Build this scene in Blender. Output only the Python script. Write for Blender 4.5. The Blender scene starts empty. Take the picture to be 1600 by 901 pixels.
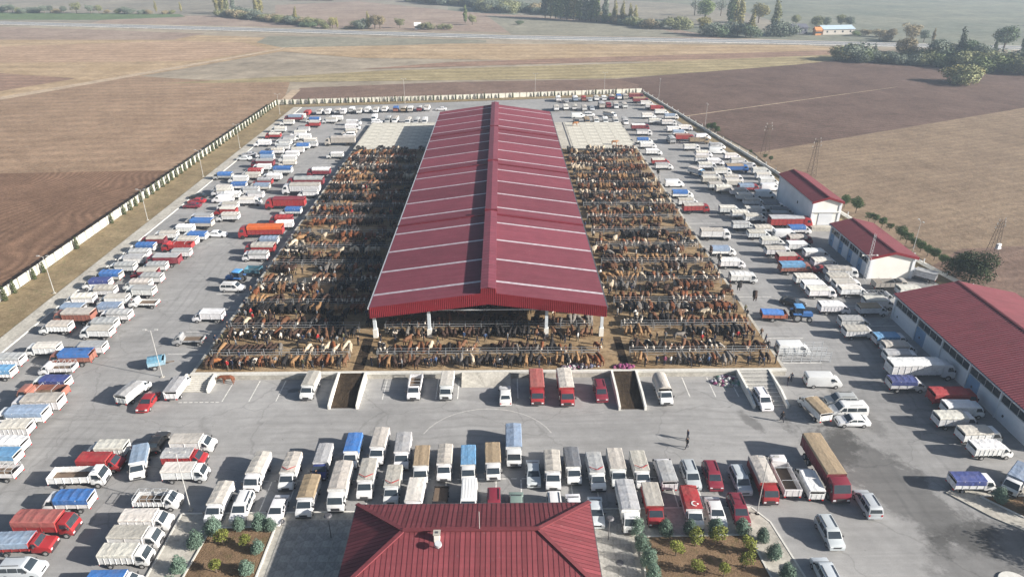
import bpy, bmesh, math, random
import numpy as np
from mathutils import Vector, Matrix

SC = bpy.context.scene
COL = SC.collection
R = random.Random(11)
rad = math.radians

# ------------------------------------------------------------------ camera
CAM_H = 58.0
PITCH = rad(26.2488)
YAW = rad(0.8014)
cam_d = bpy.data.cameras.new('camera')
cam_d.sensor_width = 36.0
cam_d.lens = 1090.0 / 1600.0 * 36.0
cam_d.clip_start = 0.5
cam_d.clip_end = 9000.0
cam = bpy.data.objects.new('camera', cam_d)
COL.objects.link(cam)
cam.location = (0, 0, CAM_H)
cam.rotation_euler = (rad(90) - PITCH, 0, -YAW)
SC.camera = cam

# ------------------------------------------------------------------ light
SUN_EL = rad(23.0)
SUN_AZ = rad(-18.0)            # direction to the sun, from +X towards +Y
to_sun = Vector((math.cos(SUN_EL) * math.cos(SUN_AZ), math.cos(SUN_EL) * math.sin(SUN_AZ), math.sin(SUN_EL)))
world = bpy.data.worlds.new('World')
SC.world = world
world.use_nodes = True
wn = world.node_tree
bg = wn.nodes['Background']
sky = wn.nodes.new('ShaderNodeTexSky')
sky.sky_type = 'NISHITA'
sky.sun_disc = False
sky.sun_elevation = SUN_EL
sky.sun_rotation = math.atan2(to_sun.x, to_sun.y)
sky.air_density = 1.0
sky.dust_density = 2.0
sky.ozone_density = 1.0
wn.links.new(sky.outputs[0], bg.inputs[0])
bg.inputs[1].default_value = 0.05
sun_d = bpy.data.lights.new('sun', 'SUN')
sun_d.energy = 5.0
sun_d.angle = rad(0.6)
sun_d.color = (1.0, 0.94, 0.86)
sun = bpy.data.objects.new('sun', sun_d)
COL.objects.link(sun)
sun.location = (200, -60, 120)
sun.rotation_euler = to_sun.to_track_quat('Z', 'Y').to_euler()
SC.view_settings.view_transform = 'Standard'
SC.view_settings.look = 'None'
SC.view_settings.gamma = 1.0
SC.view_settings.use_curve_mapping = False
SC.view_settings.exposure = 1.1
SC.render.engine = 'CYCLES'
SC.cycles.max_bounces = 5
SC.cycles.diffuse_bounces = 2
SC.cycles.glossy_bounces = 2
SC.cycles.transmission_bounces = 2
SC.cycles.volume_bounces = 1
SC.cycles.use_denoising = True

# ------------------------------------------------------------------ helpers
def nd(nt, t, **kw):
    n = nt.nodes.new(t)
    for k, v in kw.items():
        if k.startswith('i_'):
            n.inputs[int(k[2:])].default_value = v
        else:
            setattr(n, k, v)
    return n

def new_mat(name, rough=0.7, metal=0.0, spec=0.5):
    m = bpy.data.materials.new(name)
    m.use_nodes = True
    nt = m.node_tree
    b = nt.nodes['Principled BSDF']
    b.inputs['Roughness'].default_value = rough
    b.inputs['Metallic'].default_value = metal
    b.inputs['Specular IOR Level'].default_value = spec
    return m, nt, b

def flat(name, col, rough=0.6, metal=0.0, spec=0.5, var=0.12, scale=3.0):
    m, nt, b = new_mat(name, rough, metal, spec)
    tc = nd(nt, 'ShaderNodeTexCoord')
    n = nd(nt, 'ShaderNodeTexNoise')
    n.inputs['Scale'].default_value = scale
    n.inputs['Detail'].default_value = 4
    nt.links.new(tc.outputs['Object'], n.inputs['Vector'])
    r = nd(nt, 'ShaderNodeValToRGB')
    e = r.color_ramp.elements
    e[0].position, e[1].position = 0.3, 0.7
    e[0].color = tuple(c * (1 - var) for c in col) + (1,)
    e[1].color = tuple(min(1, c * (1 + var)) for c in col) + (1,)
    nt.links.new(n.outputs[0], r.inputs[0])
    nt.links.new(r.outputs[0], b.inputs['Base Color'])
    return m

def tinted(name, rough=0.5, metal=0.0, dirt=0.25, dscale=1.5, coat=0.0, dcol=(0.20, 0.16, 0.12), bump=0.0, bscale=4.0, bands=0.0):
    """colour from the object's own colour, dirtied by noise that differs per object"""
    m, nt, b = new_mat(name, rough, metal)
    oi = nd(nt, 'ShaderNodeObjectInfo')
    tc = nd(nt, 'ShaderNodeTexCoord')
    add = nd(nt, 'ShaderNodeVectorMath', operation='ADD')
    mul = nd(nt, 'ShaderNodeMath', operation='MULTIPLY')
    mul.inputs[1].default_value = 57.0
    nt.links.new(oi.outputs['Random'], mul.inputs[0])
    nt.links.new(tc.outputs['Object'], add.inputs[0])
    nt.links.new(mul.outputs[0], add.inputs[1])
    n = nd(nt, 'ShaderNodeTexNoise')
    n.inputs['Scale'].default_value = dscale
    n.inputs['Detail'].default_value = 6
    n.inputs['Roughness'].default_value = 0.65
    nt.links.new(add.outputs[0], n.inputs['Vector'])
    r = nd(nt, 'ShaderNodeMapRange')
    r.inputs['From Min'].default_value = 0.42
    r.inputs['From Max'].default_value = 0.75
    r.inputs['To Max'].default_value = dirt
    nt.links.new(n.outputs[0], r.inputs['Value'])
    mix = nd(nt, 'ShaderNodeMix', data_type='RGBA')
    nt.links.new(r.outputs[0], mix.inputs['Factor'])
    nt.links.new(oi.outputs['Color'], mix.inputs['A'])
    mix.inputs['B'].default_value = dcol + (1,)
    last = mix.outputs['Result']
    if bands:
        sp = nd(nt, 'ShaderNodeSeparateXYZ')
        nt.links.new(tc.outputs['Object'], sp.inputs[0])
        q = nd(nt, 'ShaderNodeMath', operation='MULTIPLY_ADD')
        q.inputs[1].default_value = 1.7
        nt.links.new(sp.outputs['Y'], q.inputs[0]); nt.links.new(mul.outputs[0], q.inputs[2])
        fl = nd(nt, 'ShaderNodeMath', operation='FLOOR')
        nt.links.new(q.outputs[0], fl.inputs[0])
        wn_ = nd(nt, 'ShaderNodeTexWhiteNoise', noise_dimensions='1D')
        nt.links.new(fl.outputs[0], wn_.inputs['W'])
        r2 = nd(nt, 'ShaderNodeMapRange')
        r2.inputs['To Min'].default_value = 1 - bands; r2.inputs['To Max'].default_value = 1 + bands
        nt.links.new(wn_.outputs['Value'], r2.inputs['Value'])
        m3 = nd(nt, 'ShaderNodeMix', data_type='RGBA', blend_type='MULTIPLY')
        m3.inputs['Factor'].default_value = 1
        nt.links.new(last, m3.inputs['A']); nt.links.new(r2.outputs[0], m3.inputs['B'])
        last = m3.outputs['Result']
    nt.links.new(last, b.inputs['Base Color'])
    if coat:
        b.inputs['Coat Weight'].default_value = coat
        b.inputs['Coat Roughness'].default_value = 0.1
    if bump:
        n2 = nd(nt, 'ShaderNodeTexNoise')
        n2.inputs['Scale'].default_value = bscale
        n2.inputs['Detail'].default_value = 3
        nt.links.new(add.outputs[0], n2.inputs['Vector'])
        bp = nd(nt, 'ShaderNodeBump')
        bp.inputs['Strength'].default_value = bump
        bp.inputs['Distance'].default_value = 0.1
        nt.links.new(n2.outputs[0], bp.inputs['Height'])
        nt.links.new(bp.outputs[0], b.inputs['Normal'])
    return m

def soil(name, c1, c2, scale=0.25, furrow=None, bump=0.5, fine=3.0, c3=None):
    """earth: two tones of large noise, fine clods, optional furrow lines (angle, wavelength, contrast, distortion)"""
    m, nt, b = new_mat(name, 0.95, 0, 0.15)
    tc = nd(nt, 'ShaderNodeTexCoord')
    n = nd(nt, 'ShaderNodeTexNoise')
    n.inputs['Scale'].default_value = scale * 0.2
    n.inputs['Detail'].default_value = 8
    n.inputs['Roughness'].default_value = 0.6
    nt.links.new(tc.outputs['Object'], n.inputs['Vector'])
    r = nd(nt, 'ShaderNodeValToRGB')
    e = r.color_ramp.elements
    e[0].position, e[1].position = 0.35, 0.65
    e[0].color = c1 + (1,)
    e[1].color = c2 + (1,)
    nt.links.new(n.outputs[0], r.inputs[0])
    n2 = nd(nt, 'ShaderNodeTexNoise')
    n2.inputs['Scale'].default_value = fine * 0.35
    n2.inputs['Detail'].default_value = 6
    n2.inputs['Roughness'].default_value = 0.75
    nt.links.new(tc.outputs['Object'], n2.inputs['Vector'])
    mr = nd(nt, 'ShaderNodeMapRange')
    mr.inputs['From Min'].default_value = 0.3
    mr.inputs['From Max'].default_value = 0.7
    mr.inputs['To Min'].default_value = 0.62
    mr.inputs['To Max'].default_value = 1.38
    # a second, coarser grain so that the ground stays broken up from afar
    n5 = nd(nt, 'ShaderNodeTexNoise')
    n5.inputs['Scale'].default_value = fine * 0.07
    n5.inputs['Detail'].default_value = 7
    n5.inputs['Roughness'].default_value = 0.8
    nt.links.new(tc.outputs['Object'], n5.inputs['Vector'])
    av = nd(nt, 'ShaderNodeMath', operation='ADD')
    nt.links.new(n2.outputs[0], av.inputs[0]); nt.links.new(n5.outputs[0], av.inputs[1])
    hv = nd(nt, 'ShaderNodeMath', operation='MULTIPLY'); hv.inputs[1].default_value = .5
    nt.links.new(av.outputs[0], hv.inputs[0])
    mr.inputs['From Min'].default_value = 0.36
    mr.inputs['From Max'].default_value = 0.64
    nt.links.new(hv.outputs[0], mr.inputs['Value'])
    mx = nd(nt, 'ShaderNodeMix', data_type='RGBA', blend_type='MULTIPLY')
    mx.inputs['Factor'].default_value = 1.0
    nt.links.new(r.outputs[0], mx.inputs['A'])
    nt.links.new(mr.outputs[0], mx.inputs['B'])
    last = mx.outputs['Result']
    height = n2.outputs[0]
    if furrow:
        ang, wl, con, dist = furrow
        mp = nd(nt, 'ShaderNodeMapping')
        mp.inputs['Rotation'].default_value = (0, 0, rad(ang))
        nt.links.new(tc.outputs['Object'], mp.inputs['Vector'])
        # slow bends of the plough lines
        nb = nd(nt, 'ShaderNodeTexNoise')
        nb.inputs['Scale'].default_value = 0.012
        nb.inputs['Detail'].default_value = 2
        nt.links.new(tc.outputs['Object'], nb.inputs['Vector'])
        sep = nd(nt, 'ShaderNodeSeparateXYZ')
        nt.links.new(mp.outputs[0], sep.inputs[0])
        ma = nd(nt, 'ShaderNodeMath', operation='MULTIPLY_ADD')
        ma.inputs[1].default_value = dist
        nt.links.new(nb.outputs[0], ma.inputs[0])
        nt.links.new(sep.outputs['X'], ma.inputs[2])
        m1 = nd(nt, 'ShaderNodeMath', operation='MULTIPLY')
        m1.inputs[1].default_value = 2 * math.pi / wl
        nt.links.new(ma.outputs[0], m1.inputs[0])
        si = nd(nt, 'ShaderNodeMath', operation='SINE')
        nt.links.new(m1.outputs[0], si.inputs[0])
        m2 = nd(nt, 'ShaderNodeMath', operation='MULTIPLY')
        nt.links.new(si.outputs[0], m2.inputs[0])
        nt.links.new(n.outputs[0], m2.inputs[1])
        mr2 = nd(nt, 'ShaderNodeMapRange')
        mr2.inputs['From Min'].default_value = -0.6
        mr2.inputs['From Max'].default_value = 0.6
        mr2.inputs['To Min'].default_value = 1 - con
        mr2.inputs['To Max'].default_value = 1 + con
        nt.links.new(m2.outputs[0], mr2.inputs['Value'])
        mx2 = nd(nt, 'ShaderNodeMix', data_type='RGBA', blend_type='MULTIPLY')
        mx2.inputs['Factor'].default_value = 1.0
        nt.links.new(last, mx2.inputs['A'])
        nt.links.new(mr2.outputs[0], mx2.inputs['B'])
        last = mx2.outputs['Result']
    if c3:
        n3 = nd(nt, 'ShaderNodeTexNoise')
        n3.inputs['Scale'].default_value = 0.9
        n3.inputs['Detail'].default_value = 5
        nt.links.new(tc.outputs['Object'], n3.inputs['Vector'])
        mr3 = nd(nt, 'ShaderNodeMapRange')
        mr3.inputs['From Min'].default_value = 0.56
        mr3.inputs['From Max'].default_value = 0.7
        mr3.inputs['To Max'].default_value = 0.75
        nt.links.new(n3.outputs[0], mr3.inputs['Value'])
        mx3 = nd(nt, 'ShaderNodeMix', data_type='RGBA')
        nt.links.new(mr3.outputs[0], mx3.inputs['Factor'])
        nt.links.new(last, mx3.inputs['A'])
        mx3.inputs['B'].default_value = c3 + (1,)
        last = mx3.outputs['Result']
    nt.links.new(last, b.inputs['Base Color'])
    bp = nd(nt, 'ShaderNodeBump')
    bp.inputs['Strength'].default_value = bump
    bp.inputs['Distance'].default_value = 0.25
    nt.links.new(height, bp.inputs['Height'])
    nt.links.new(bp.outputs[0], b.inputs['Normal'])
    return m

class MB:
    def __init__(s):
        s.v, s.f = [], []
    def box(s, x0, y0, z0, x1, y1, z1):
        i = len(s.v)
        s.v += [(x0, y0, z0), (x1, y0, z0), (x1, y1, z0), (x0, y1, z0), (x0, y0, z1), (x1, y0, z1), (x1, y1, z1), (x0, y1, z1)]
        s.f += [(i, i+3, i+2, i+1), (i+4, i+5, i+6, i+7), (i, i+1, i+5, i+4), (i+1, i+2, i+6, i+5), (i+2, i+3, i+7, i+6), (i+3, i, i+4, i+7)]
        return s
    def poly(s, pts):
        i = len(s.v)
        s.v += [tuple(p) for p in pts]
        s.f.append(tuple(range(i, i + len(pts))))
        return s
    def slab(s, pts, off):
        """a polygon with thickness: pts and pts+off, closed"""
        i, n = len(s.v), len(pts)
        s.v += [tuple(p) for p in pts] + [(p[0]+off[0], p[1]+off[1], p[2]+off[2]) for p in pts]
        s.f.append(tuple(range(i, i + n)))
        s.f.append(tuple(range(i + 2*n - 1, i + n - 1, -1)))
        for k in range(n):
            a, b = i + k, i + (k + 1) % n
            s.f.append((b, a, a + n, b + n))
        return s
    def bar(s, a, b, w, h=None):
        """a square bar from a to b"""
        h = h or w
        a, b = Vector(a), Vector(b)
        d = (b - a).normalized()
        up = Vector((0, 0, 1)) if abs(d.z) < 0.95 else Vector((1, 0, 0))
        q = d.cross(up).normalized() * (w / 2)
        p = q.cross(d).normalized() * (h / 2)
        i = len(s.v)
        for c in (a, b):
            s.v += [tuple(c - q - p), tuple(c + q - p), tuple(c + q + p), tuple(c - q + p)]
        s.f += [(i, i+1, i+2, i+3), (i+7, i+6, i+5, i+4)] + [(i+k, i+4+k, i+4+(k+1) % 4, i+(k+1) % 4) for k in range(4)]
        return s
    def tube(s, a, b, r0, r1=None, n=8):
        r1 = r0 if r1 is None else r1
        a, b = Vector(a), Vector(b)
        d = (b - a).normalized()
        up = Vector((0, 0, 1)) if abs(d.z) < 0.95 else Vector((1, 0, 0))
        q = d.cross(up).normalized()
        p = q.cross(d).normalized()
        i = len(s.v)
        for c, r in ((a, r0), (b, r1)):
            for k in range(n):
                t = 2 * math.pi * k / n
                s.v.append(tuple(c + q * (r * math.cos(t)) + p * (r * math.sin(t))))
        s.f += [(i+k, i+(k+1) % n, i+n+(k+1) % n, i+n+k) for k in range(n)]
        s.f += [tuple(range(i+n-1, i-1, -1)), tuple(range(i+n, i+2*n))]
        return s
    def mesh(s, name, mat, smooth=False):
        me = bpy.data.meshes.new(name)
        me.from_pydata(s.v, [], s.f)
        if mat:
            me.materials.append(mat)
        if smooth:
            me.polygons.foreach_set('use_smooth', [True] * len(me.polygons))
        me.update()
        return me

def ob(name, me, parent=None, loc=(0, 0, 0), rz=0.0, color=None, sc=None):
    o = bpy.data.objects.new(name, me)
    COL.objects.link(o)
    o.location = loc
    if rz:
        o.rotation_euler = (0, 0, rz)
    if color:
        o.color = tuple(color) + ((1,) if len(color) == 3 else ())
    if sc:
        o.scale = sc if hasattr(sc, '__len__') else (sc, sc, sc)
    if parent:
        o.parent = parent
    return o

def tag(o, label, cat, group=None, kind=None):
    o['label'] = label
    if cat:
        o['category'] = cat
    if group:
        o['group'] = group
    if kind:
        o['kind'] = kind
    return o

def struct(name, me, parent=None):
    o = ob(name, me, parent)
    if not parent:
        o['kind'] = 'structure'
    return o

_ONES = 'zeroth first second third fourth fifth sixth seventh eighth ninth tenth eleventh twelfth thirteenth fourteenth fifteenth sixteenth seventeenth eighteenth nineteenth'.split()
_TENS = {20: 'twent', 30: 'thirt', 40: 'fort', 50: 'fift', 60: 'sixt', 70: 'sevent', 80: 'eight', 90: 'ninet'}
def ordinal(n):
    if n >= 100:
        return 'hundred-and-' + ordinal(n - 100) if n > 100 else 'hundredth'
    if n < 20:
        return _ONES[n]
    t = n // 10 * 10
    return _TENS[t] + 'ieth' if n == t else _TENS[t] + 'y-' + _ONES[n - t]

PAL = dict(fadedred=(.34, .10, .09), white=(.76, .765, .77), cream=(.62, .60, .55), beige=(.47, .445, .405), grey=(.38, .39, .40), darkgrey=(.14, .15, .17), blue=(.04, .15, .42),
           navy=(.04, .06, .21), lightblue=(.14, .33, .56), grayblue=(.24, .32, .44), red=(.33, .026, .032), maroon=(.20, .022, .04), brown=(.30, .12, .09),
           tan=(.34, .26, .17), orange=(.62, .12, .02), black=(.02, .02, .022), silver=(.50, .54, .57), green=(.22, .30, .27))

# ------------------------------------------------------------------ where things stand (metres)
VEHICLES = [
('T', -75.9, 91.6, 181, 'white', 'grey'),
('T', -75.2, 88.4, 181, 'white', 'lightblue'),
('S', -72.2, 95.0, 181, 'white', 'cream'),
('B', -66.2, 92.3, 182, 'brown', 'blue'),
('T', -65.2, 95.1, 181, 'white', 'grey'),
('O', -67.0, 89.7, 182, 'white', '-'),
('S', -65.5, 85.5, 178, 'white', 'navy'),
('X', -65.2, 82.9, 180, 'brown', '-'),
('B', -64.2, 80.1, 182, 'white', 'beige'),
('B', -64.6, 77.4, 181, 'white', 'grayblue'),
('T', -64.6, 74.8, 182, 'white', 'cream'),
('T', -63.2, 71.5, 178, 'white', 'white'),
('S', -62.7, 69.1, 180, 'white', 'lightblue'),
('O', -61.2, 66.6, 179, 'white', '-'),
('T', -74.2, 102.0, 180, 'white', 'beige'),
('T', -67.2, 102.8, 180, 'white', 'grey'),
('S', -66.6, 100.3, 178, 'white', 'beige'),
('T', -75.5, 108.4, 179, 'grey', 'grayblue'),
('B', -72.9, 105.4, 179, 'brown', 'beige'),
('T', -75.7, 112.2, 182, 'white', 'cream'),
('T', -69.6, 111.8, 181, 'white', 'beige'),
('D', -63.8, 111.2, 179, 'white', 'tan'),
('T', -69.2, 108.6, 181, 'white', 'grayblue'),
('S', -66.3, 106.0, 178, 'white', 'grey'),
('S', -73.5, 115.5, 181, 'white', 'beige'),
('S', -66.4, 115.2, 178, 'white', 'grey'),
('T', -75.7, 122.0, 178, 'cream', 'blue'),
('T', -76.1, 118.8, 182, 'white', 'navy'),
('T', -68.3, 118.2, 179, 'white', 'beige'),
('T', -67.3, 120.7, 179, 'white', 'grey'),
('T', -69.2, 123.2, 182, 'maroon', 'beige'),
('T', -68.7, 126.1, 182, 'white', 'grey'),
('S', -74.8, 125.9, 179, 'white', 'grey'),
('S', -74.7, 129.4, 182, 'white', 'grey'),
('B', -68.0, 128.9, 180, 'maroon', 'grey'),
('T', -75.2, 132.6, 181, 'white', 'grey'),
('T', -75.4, 136.0, 179, 'white', 'blue'),
('T', -66.7, 132.8, 182, 'white', 'grey'),
('X', -68.4, 136.5, 181, 'red', '-'),
('S', -74.9, 139.7, 182, 'maroon', 'beige'),
('S', -73.6, 142.9, 182, 'white', 'beige'),
('S', -67.9, 139.1, 179, 'white', 'beige'),
('S', -67.0, 142.1, 179, 'white', 'blue'),
('C', -63.1, 144.4, -1, 'white', '-'),
('T', -71.5, 146.6, 178, 'white', 'white'),
('B', -68.9, 149.4, 178, 'beige', 'blue'),
('S', -70.1, 153.8, 179, 'white', 'grey'),
('T', -64.1, 154.1, 180, 'white', 'cream'),
('T', -66.0, 158.2, 178, 'red', 'cream'),
('S', -66.8, 161.8, 181, 'white', 'beige'),
('C', -76.1, 163.4, 179, 'maroon', '-'),
('C', -76.3, 166.8, 179, 'red', '-'),
('C', -77.3, 170.3, 181, 'black', '-'),
('V', -70.0, 167.4, 180, 'white', '-'),
('T', -71.9, 172.4, 179, 'white', 'cream'),
('T', -73.0, 174.9, 180, 'white', 'cream'),
('S', -62.3, 165.2, 1, 'white', 'cream'),
('T', -63.1, 169.7, 178, 'white', 'grey'),
('T', -65.5, 173.3, 182, 'white', 'grey'),
('S', -69.1, 169.9, 178, 'white', 'white'),
('T', -69.9, 177.3, 181, 'white', 'blue'),
('S', -63.6, 176.5, 182, 'cream', 'grayblue'),
('T', -64.2, 181.0, 178, 'red', 'grey'),
('T', -71.5, 183.3, 181, 'white', 'white'),
('S', -76.7, 186.4, 179, 'grey', 'blue'),
('S', -69.2, 186.3, 180, 'cream', 'cream'),
('S', -62.9, 185.0, 178, 'white', 'white'),
('T', -69.6, 190.0, 178, 'white', 'red'),
('B', -62.1, 190.4, 179, 'white', 'blue'),
('S', -68.5, 194.3, 182, 'white', 'white'),
('B', -69.2, 197.6, 179, 'maroon', 'grey'),
('S', -62.5, 198.9, 181, 'cream', 'cream'),
('T', -63.8, 203.7, 182, 'white', 'white'),
('T', -70.4, 203.8, 182, 'white', 'grayblue'),
('T', -71.9, 208.1, 179, 'white', 'blue'),
('C', -77.3, 205.5, 179, 'white', '-'),
('C', -77.3, 209.8, 180, 'grey', '-'),
('T', -69.7, 211.8, 181, 'white', 'beige'),
('T', -64.2, 208.0, 178, 'white', 'white'),
('S', -63.7, 212.5, 181, 'white', 'cream'),
('T', -69.2, 216.4, 181, 'white', 'grey'),
('S', -63.2, 217.0, 182, 'white', 'blue'),
('T', -61.2, 219.6, 178, 'white', 'grey'),
('T', -76.6, 221.3, 182, 'white', 'white'),
('S', -70.1, 222.0, 178, 'white', 'grey'),
('T', -62.6, 223.6, 179, 'cream', 'cream'),
('T', -70.1, 226.6, 180, 'white', 'grey'),
('S', -65.7, 229.1, 182, 'white', 'white'),
('S', -76.1, 231.4, 179, 'red', 'cream'),
('T', -68.5, 233.9, 182, 'white', 'cream'),
('T', -68.6, 239.5, 180, 'white', 'grey'),
('S', -76.7, 239.6, 179, 'white', 'cream'),
('T', -76.7, 250.3, 179, 'white', 'beige'),
('T', -66.8, 247.2, 179, 'red', 'beige'),
('S', -68.4, 254.3, 178, 'white', 'blue'),
('T', -62.3, 253.2, 178, 'white', 'beige'),
('S', -60.8, 256.3, 181, 'white', 'white'),
('B', -76.0, 256.3, 182, 'maroon', 'grayblue'),
('T', -75.2, 259.7, 179, 'white', 'white'),
('T', -73.1, 266.1, 88, 'red', 'red'),
('T', -69.1, 268.3, 92, 'white', 'beige'),
('T', -65.9, 268.3, 90, 'white', 'white'),
('S', -62.6, 269.4, 90, 'white', 'beige'),
('T', -60.1, 268.2, 89, 'white', 'white'),
('T', -57.6, 271.6, 90, 'grey', 'white'),
('T', -54.4, 269.8, 91, 'white', 'beige'),
('T', -51.5, 271.5, 90, 'white', 'white'),
('T', -48.2, 270.9, 90, 'white', 'beige'),
('T', -45.1, 272.6, 88, 'white', 'cream'),
('T', -40.9, 272.6, 92, 'brown', 'blue'),
('S', -37.9, 272.5, 88, 'tan', 'beige'),
('T', -35.3, 272.5, 90, 'beige', 'white'),
('T', -32.0, 273.6, 91, 'maroon', 'grey'),
('T', -29.1, 274.8, 88, 'white', 'beige'),
('C', -23.7, 274.3, 181, 'white', '-'),
('S', -46.8, 257.4, -88, 'white', 'white'),
('C', -45.1, 252.6, 181, 'white', '-'),
('T', -41.4, 254.1, -89, 'grey', 'grey'),
('T', -38.7, 254.1, -92, 'white', 'beige'),
('S', -33.8, 251.9, -90, 'white', 'beige'),
('T', -30.8, 251.9, -92, 'grey', 'grey'),
('S', -27.8, 251.9, -88, 'white', 'white'),
('T', -52.8, 250.0, -1, 'white', 'white'),
('S', -51.9, 243.1, -0, 'white', 'white'),
('T', -51.9, 236.4, 182, 'cream', 'cream'),
('M', -51.4, 233.3, 182, 'white', '-'),
('L', -52.1, 222.4, 182, 'beige', 'beige'),
('T', -50.5, 207.1, 180, 'white', 'white'),
('B', -51.1, 189.0, 180, 'maroon', 'white'),
('L', -52.3, 179.1, 181, 'maroon', 'grey'),
('L', -52.0, 173.6, 180, 'white', 'beige'),
('T', -49.7, 171.0, 179, 'white', 'grey'),
('L', -53.0, 162.5, 180, 'red', 'maroon'),
('T', -50.5, 157.9, 178, 'white', 'blue'),
('S', -51.2, 152.2, 179, 'maroon', 'red'),
('T', -50.1, 148.9, 182, 'white', 'white'),
('L', -53.2, 143.9, 182, 'red', 'orange'),
('T', -50.7, 139.2, 181, 'white', 'grayblue'),
('B', -50.6, 134.7, 180, 'red', 'beige'),
('S', -50.5, 131.3, 179, 'white', 'grey'),
('M', -50.4, 117.4, -2, 'white', '-'),
('T', -50.5, 105.8, 179, 'white', 'white'),
('D', -50.7, 98.2, 181, 'grey', 'grey'),
('Y', -50.7, 65.5, 2, 'white', '-'),
('T', -49.4, 68.1, -1, 'red', 'red'),
('T', -50.0, 70.5, 181, 'white', 'cream'),
('T', -44.8, 68.0, -72, 'white', 'grayblue'),
('C', -44.6, 72.4, 91, 'black', '-'),
('T', -39.5, 71.5, 1, 'white', 'beige'),
('T', -39.5, 68.8, 1, 'red', 'grey'),
('S', -38.3, 66.1, 1, 'white', 'cream'),
('O', -39.7, 61.6, -1, 'white', '-'),
('T', -39.4, 58.3, 1, 'white', 'cream'),
('S', -39.4, 55.8, -1, 'white', 'beige'),
('S', -39.3, 53.4, -0, 'white', 'cream'),
('T', -38.8, 49.9, 1, 'white', 'blue'),
('S', -49.7, 61.4, 181, 'white', 'blue'),
('B', -50.0, 57.8, -1, 'red', 'fadedred'),
('P', -50.8, 55.2, 2, 'red', 'grayblue'),
('M', -49.4, 52.1, 1, 'silver', '-'),
('T', -52.7, 83.4, 77, 'white', 'grey'),
('C', -49.8, 81.3, -90, 'red', '-'),
('T', -46.8, 84.4, 90, 'white', 'grey'),
('T', -27.9, 84.3, -92, 'white', 'beige'),
('O', -12.8, 84.1, -90, 'white', '-'),
('S', -8.2, 84.0, -91, 'white', 'cream'),
('C', 0.2, 82.2, 91, 'white', '-'),
('B', 4.7, 83.2, -90, 'red', 'fadedred'),
('B', 8.8, 83.0, -89, 'red', 'beige'),
('M', 13.8, 82.8, -89, 'maroon', '-'),
('K', 22.7, 82.4, -89, 'white', 'beige'),
('S', -29.7, 65.9, -91, 'white', 'beige'),
('T', -25.8, 66.0, -89, 'white', 'beige'),
('T', -22.3, 67.7, -89, 'navy', 'grey'),
('T', -19.0, 69.7, -89, 'white', 'blue'),
('T', -15.8, 70.5, -91, 'white', 'beige'),
('T', -12.7, 69.5, -88, 'white', 'grey'),
('S', -10.1, 67.0, -88, 'white', 'tan'),
('T', -7.3, 67.3, -89, 'white', 'beige'),
('S', -4.4, 67.1, -88, 'white', 'lightblue'),
('S', -1.4, 67.4, -88, 'white', 'tan'),
('B', 1.2, 70.3, -90, 'white', 'grayblue'),
('C', 3.5, 65.8, -90, 'silver', '-'),
('T', 5.8, 65.7, -91, 'white', 'beige'),
('T', 8.3, 66.5, -89, 'white', 'darkgrey'),
('T', 11.0, 65.4, -88, 'white', 'grey'),
('T', 13.6, 66.0, -90, 'white', 'beige'),
('T', 16.4, 65.7, -89, 'white', 'beige'),
('T', 19.3, 65.3, 91, 'white', 'grey'),
('M', 22.4, 65.1, -89, 'silver', '-'),
('M', 25.0, 64.9, -91, 'maroon', '-'),
('M', 28.1, 64.1, -89, 'silver', '-'),
('T', -32.5, 60.9, -90, 'white', 'beige'),
('M', -29.8, 60.5, -89, 'white', '-'),
('C', -25.7, 60.1, -90, 'white', '-'),
('T', -22.6, 61.7, -89, 'white', 'tan'),
('B', -19.2, 63.1, -89, 'white', 'beige'),
('T', -16.3, 64.5, -89, 'white', 'beige'),
('T', -13.1, 63.5, -89, 'white', 'beige'),
('T', -10.3, 61.0, -92, 'white', 'cream'),
('D', -7.4, 61.2, -91, 'black', 'black'),
('V', -4.1, 61.2, -90, 'white', '-'),
('M', -1.2, 60.5, -89, 'maroon', '-'),
('C', 1.3, 60.2, -91, 'green', '-'),
('M', 5.7, 59.8, -89, 'white', '-'),
('C', 7.9, 59.8, -89, 'white', '-'),
('C', 10.3, 59.3, -92, 'silver', '-'),
('B', 13.9, 59.4, -90, 'white', 'grey'),
('T', 16.8, 59.8, -91, 'red', 'beige'),
('F', 21.1, 59.3, -92, 'white', 'red'),
('C', 23.8, 59.1, -92, 'white', '-'),
('M', 26.4, 59.3, -91, 'maroon', '-'),
('B', 30.6, 63.5, -91, 'red', 'beige'),
('X', 33.3, 64.4, 89, 'white', '-'),
('T', 36.0, 63.4, 88, 'white', 'white'),
('L', 38.7, 65.3, -90, 'maroon', 'tan'),
('M', 41.5, 60.2, 89, 'silver', '-'),
('M', 35.3, 55.8, -90, 'silver', '-'),
('M', 32.6, 50.3, 90, 'silver', '-'),
('S', 55.3, 63.1, -1, 'white', 'navy'),
('S', 60.8, 63.4, -140, 'white', 'grayblue'),
('M', 36.3, 80.5, -88, 'white', '-'),
('V', 46.6, 84.9, -2, 'white', '-'),
('V', 45.6, 93.9, -0, 'white', '-'),
('T', 42.6, 78.1, 101, 'white', 'tan'),
('M', 47.2, 80.1, 179, 'grey', '-'),
('W', 47.2, 77.8, 180, 'white', '-'),
('C', 46.8, 75.6, 178, 'white', '-'),
('S', 62.1, 96.2, 1, 'white', 'lightblue'),
('T', 62.2, 93.5, -1, 'white', 'beige'),
('S', 61.2, 91.0, -2, 'white', 'grey'),
('L', 61.9, 86.8, 0, 'white', 'white'),
('T', 58.2, 83.6, -2, 'white', 'navy'),
('B', 62.8, 80.0, 0, 'red', 'red'),
('S', 62.7, 77.4, -1, 'white', 'white'),
('S', 60.2, 75.0, 0, 'white', 'cream'),
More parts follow.
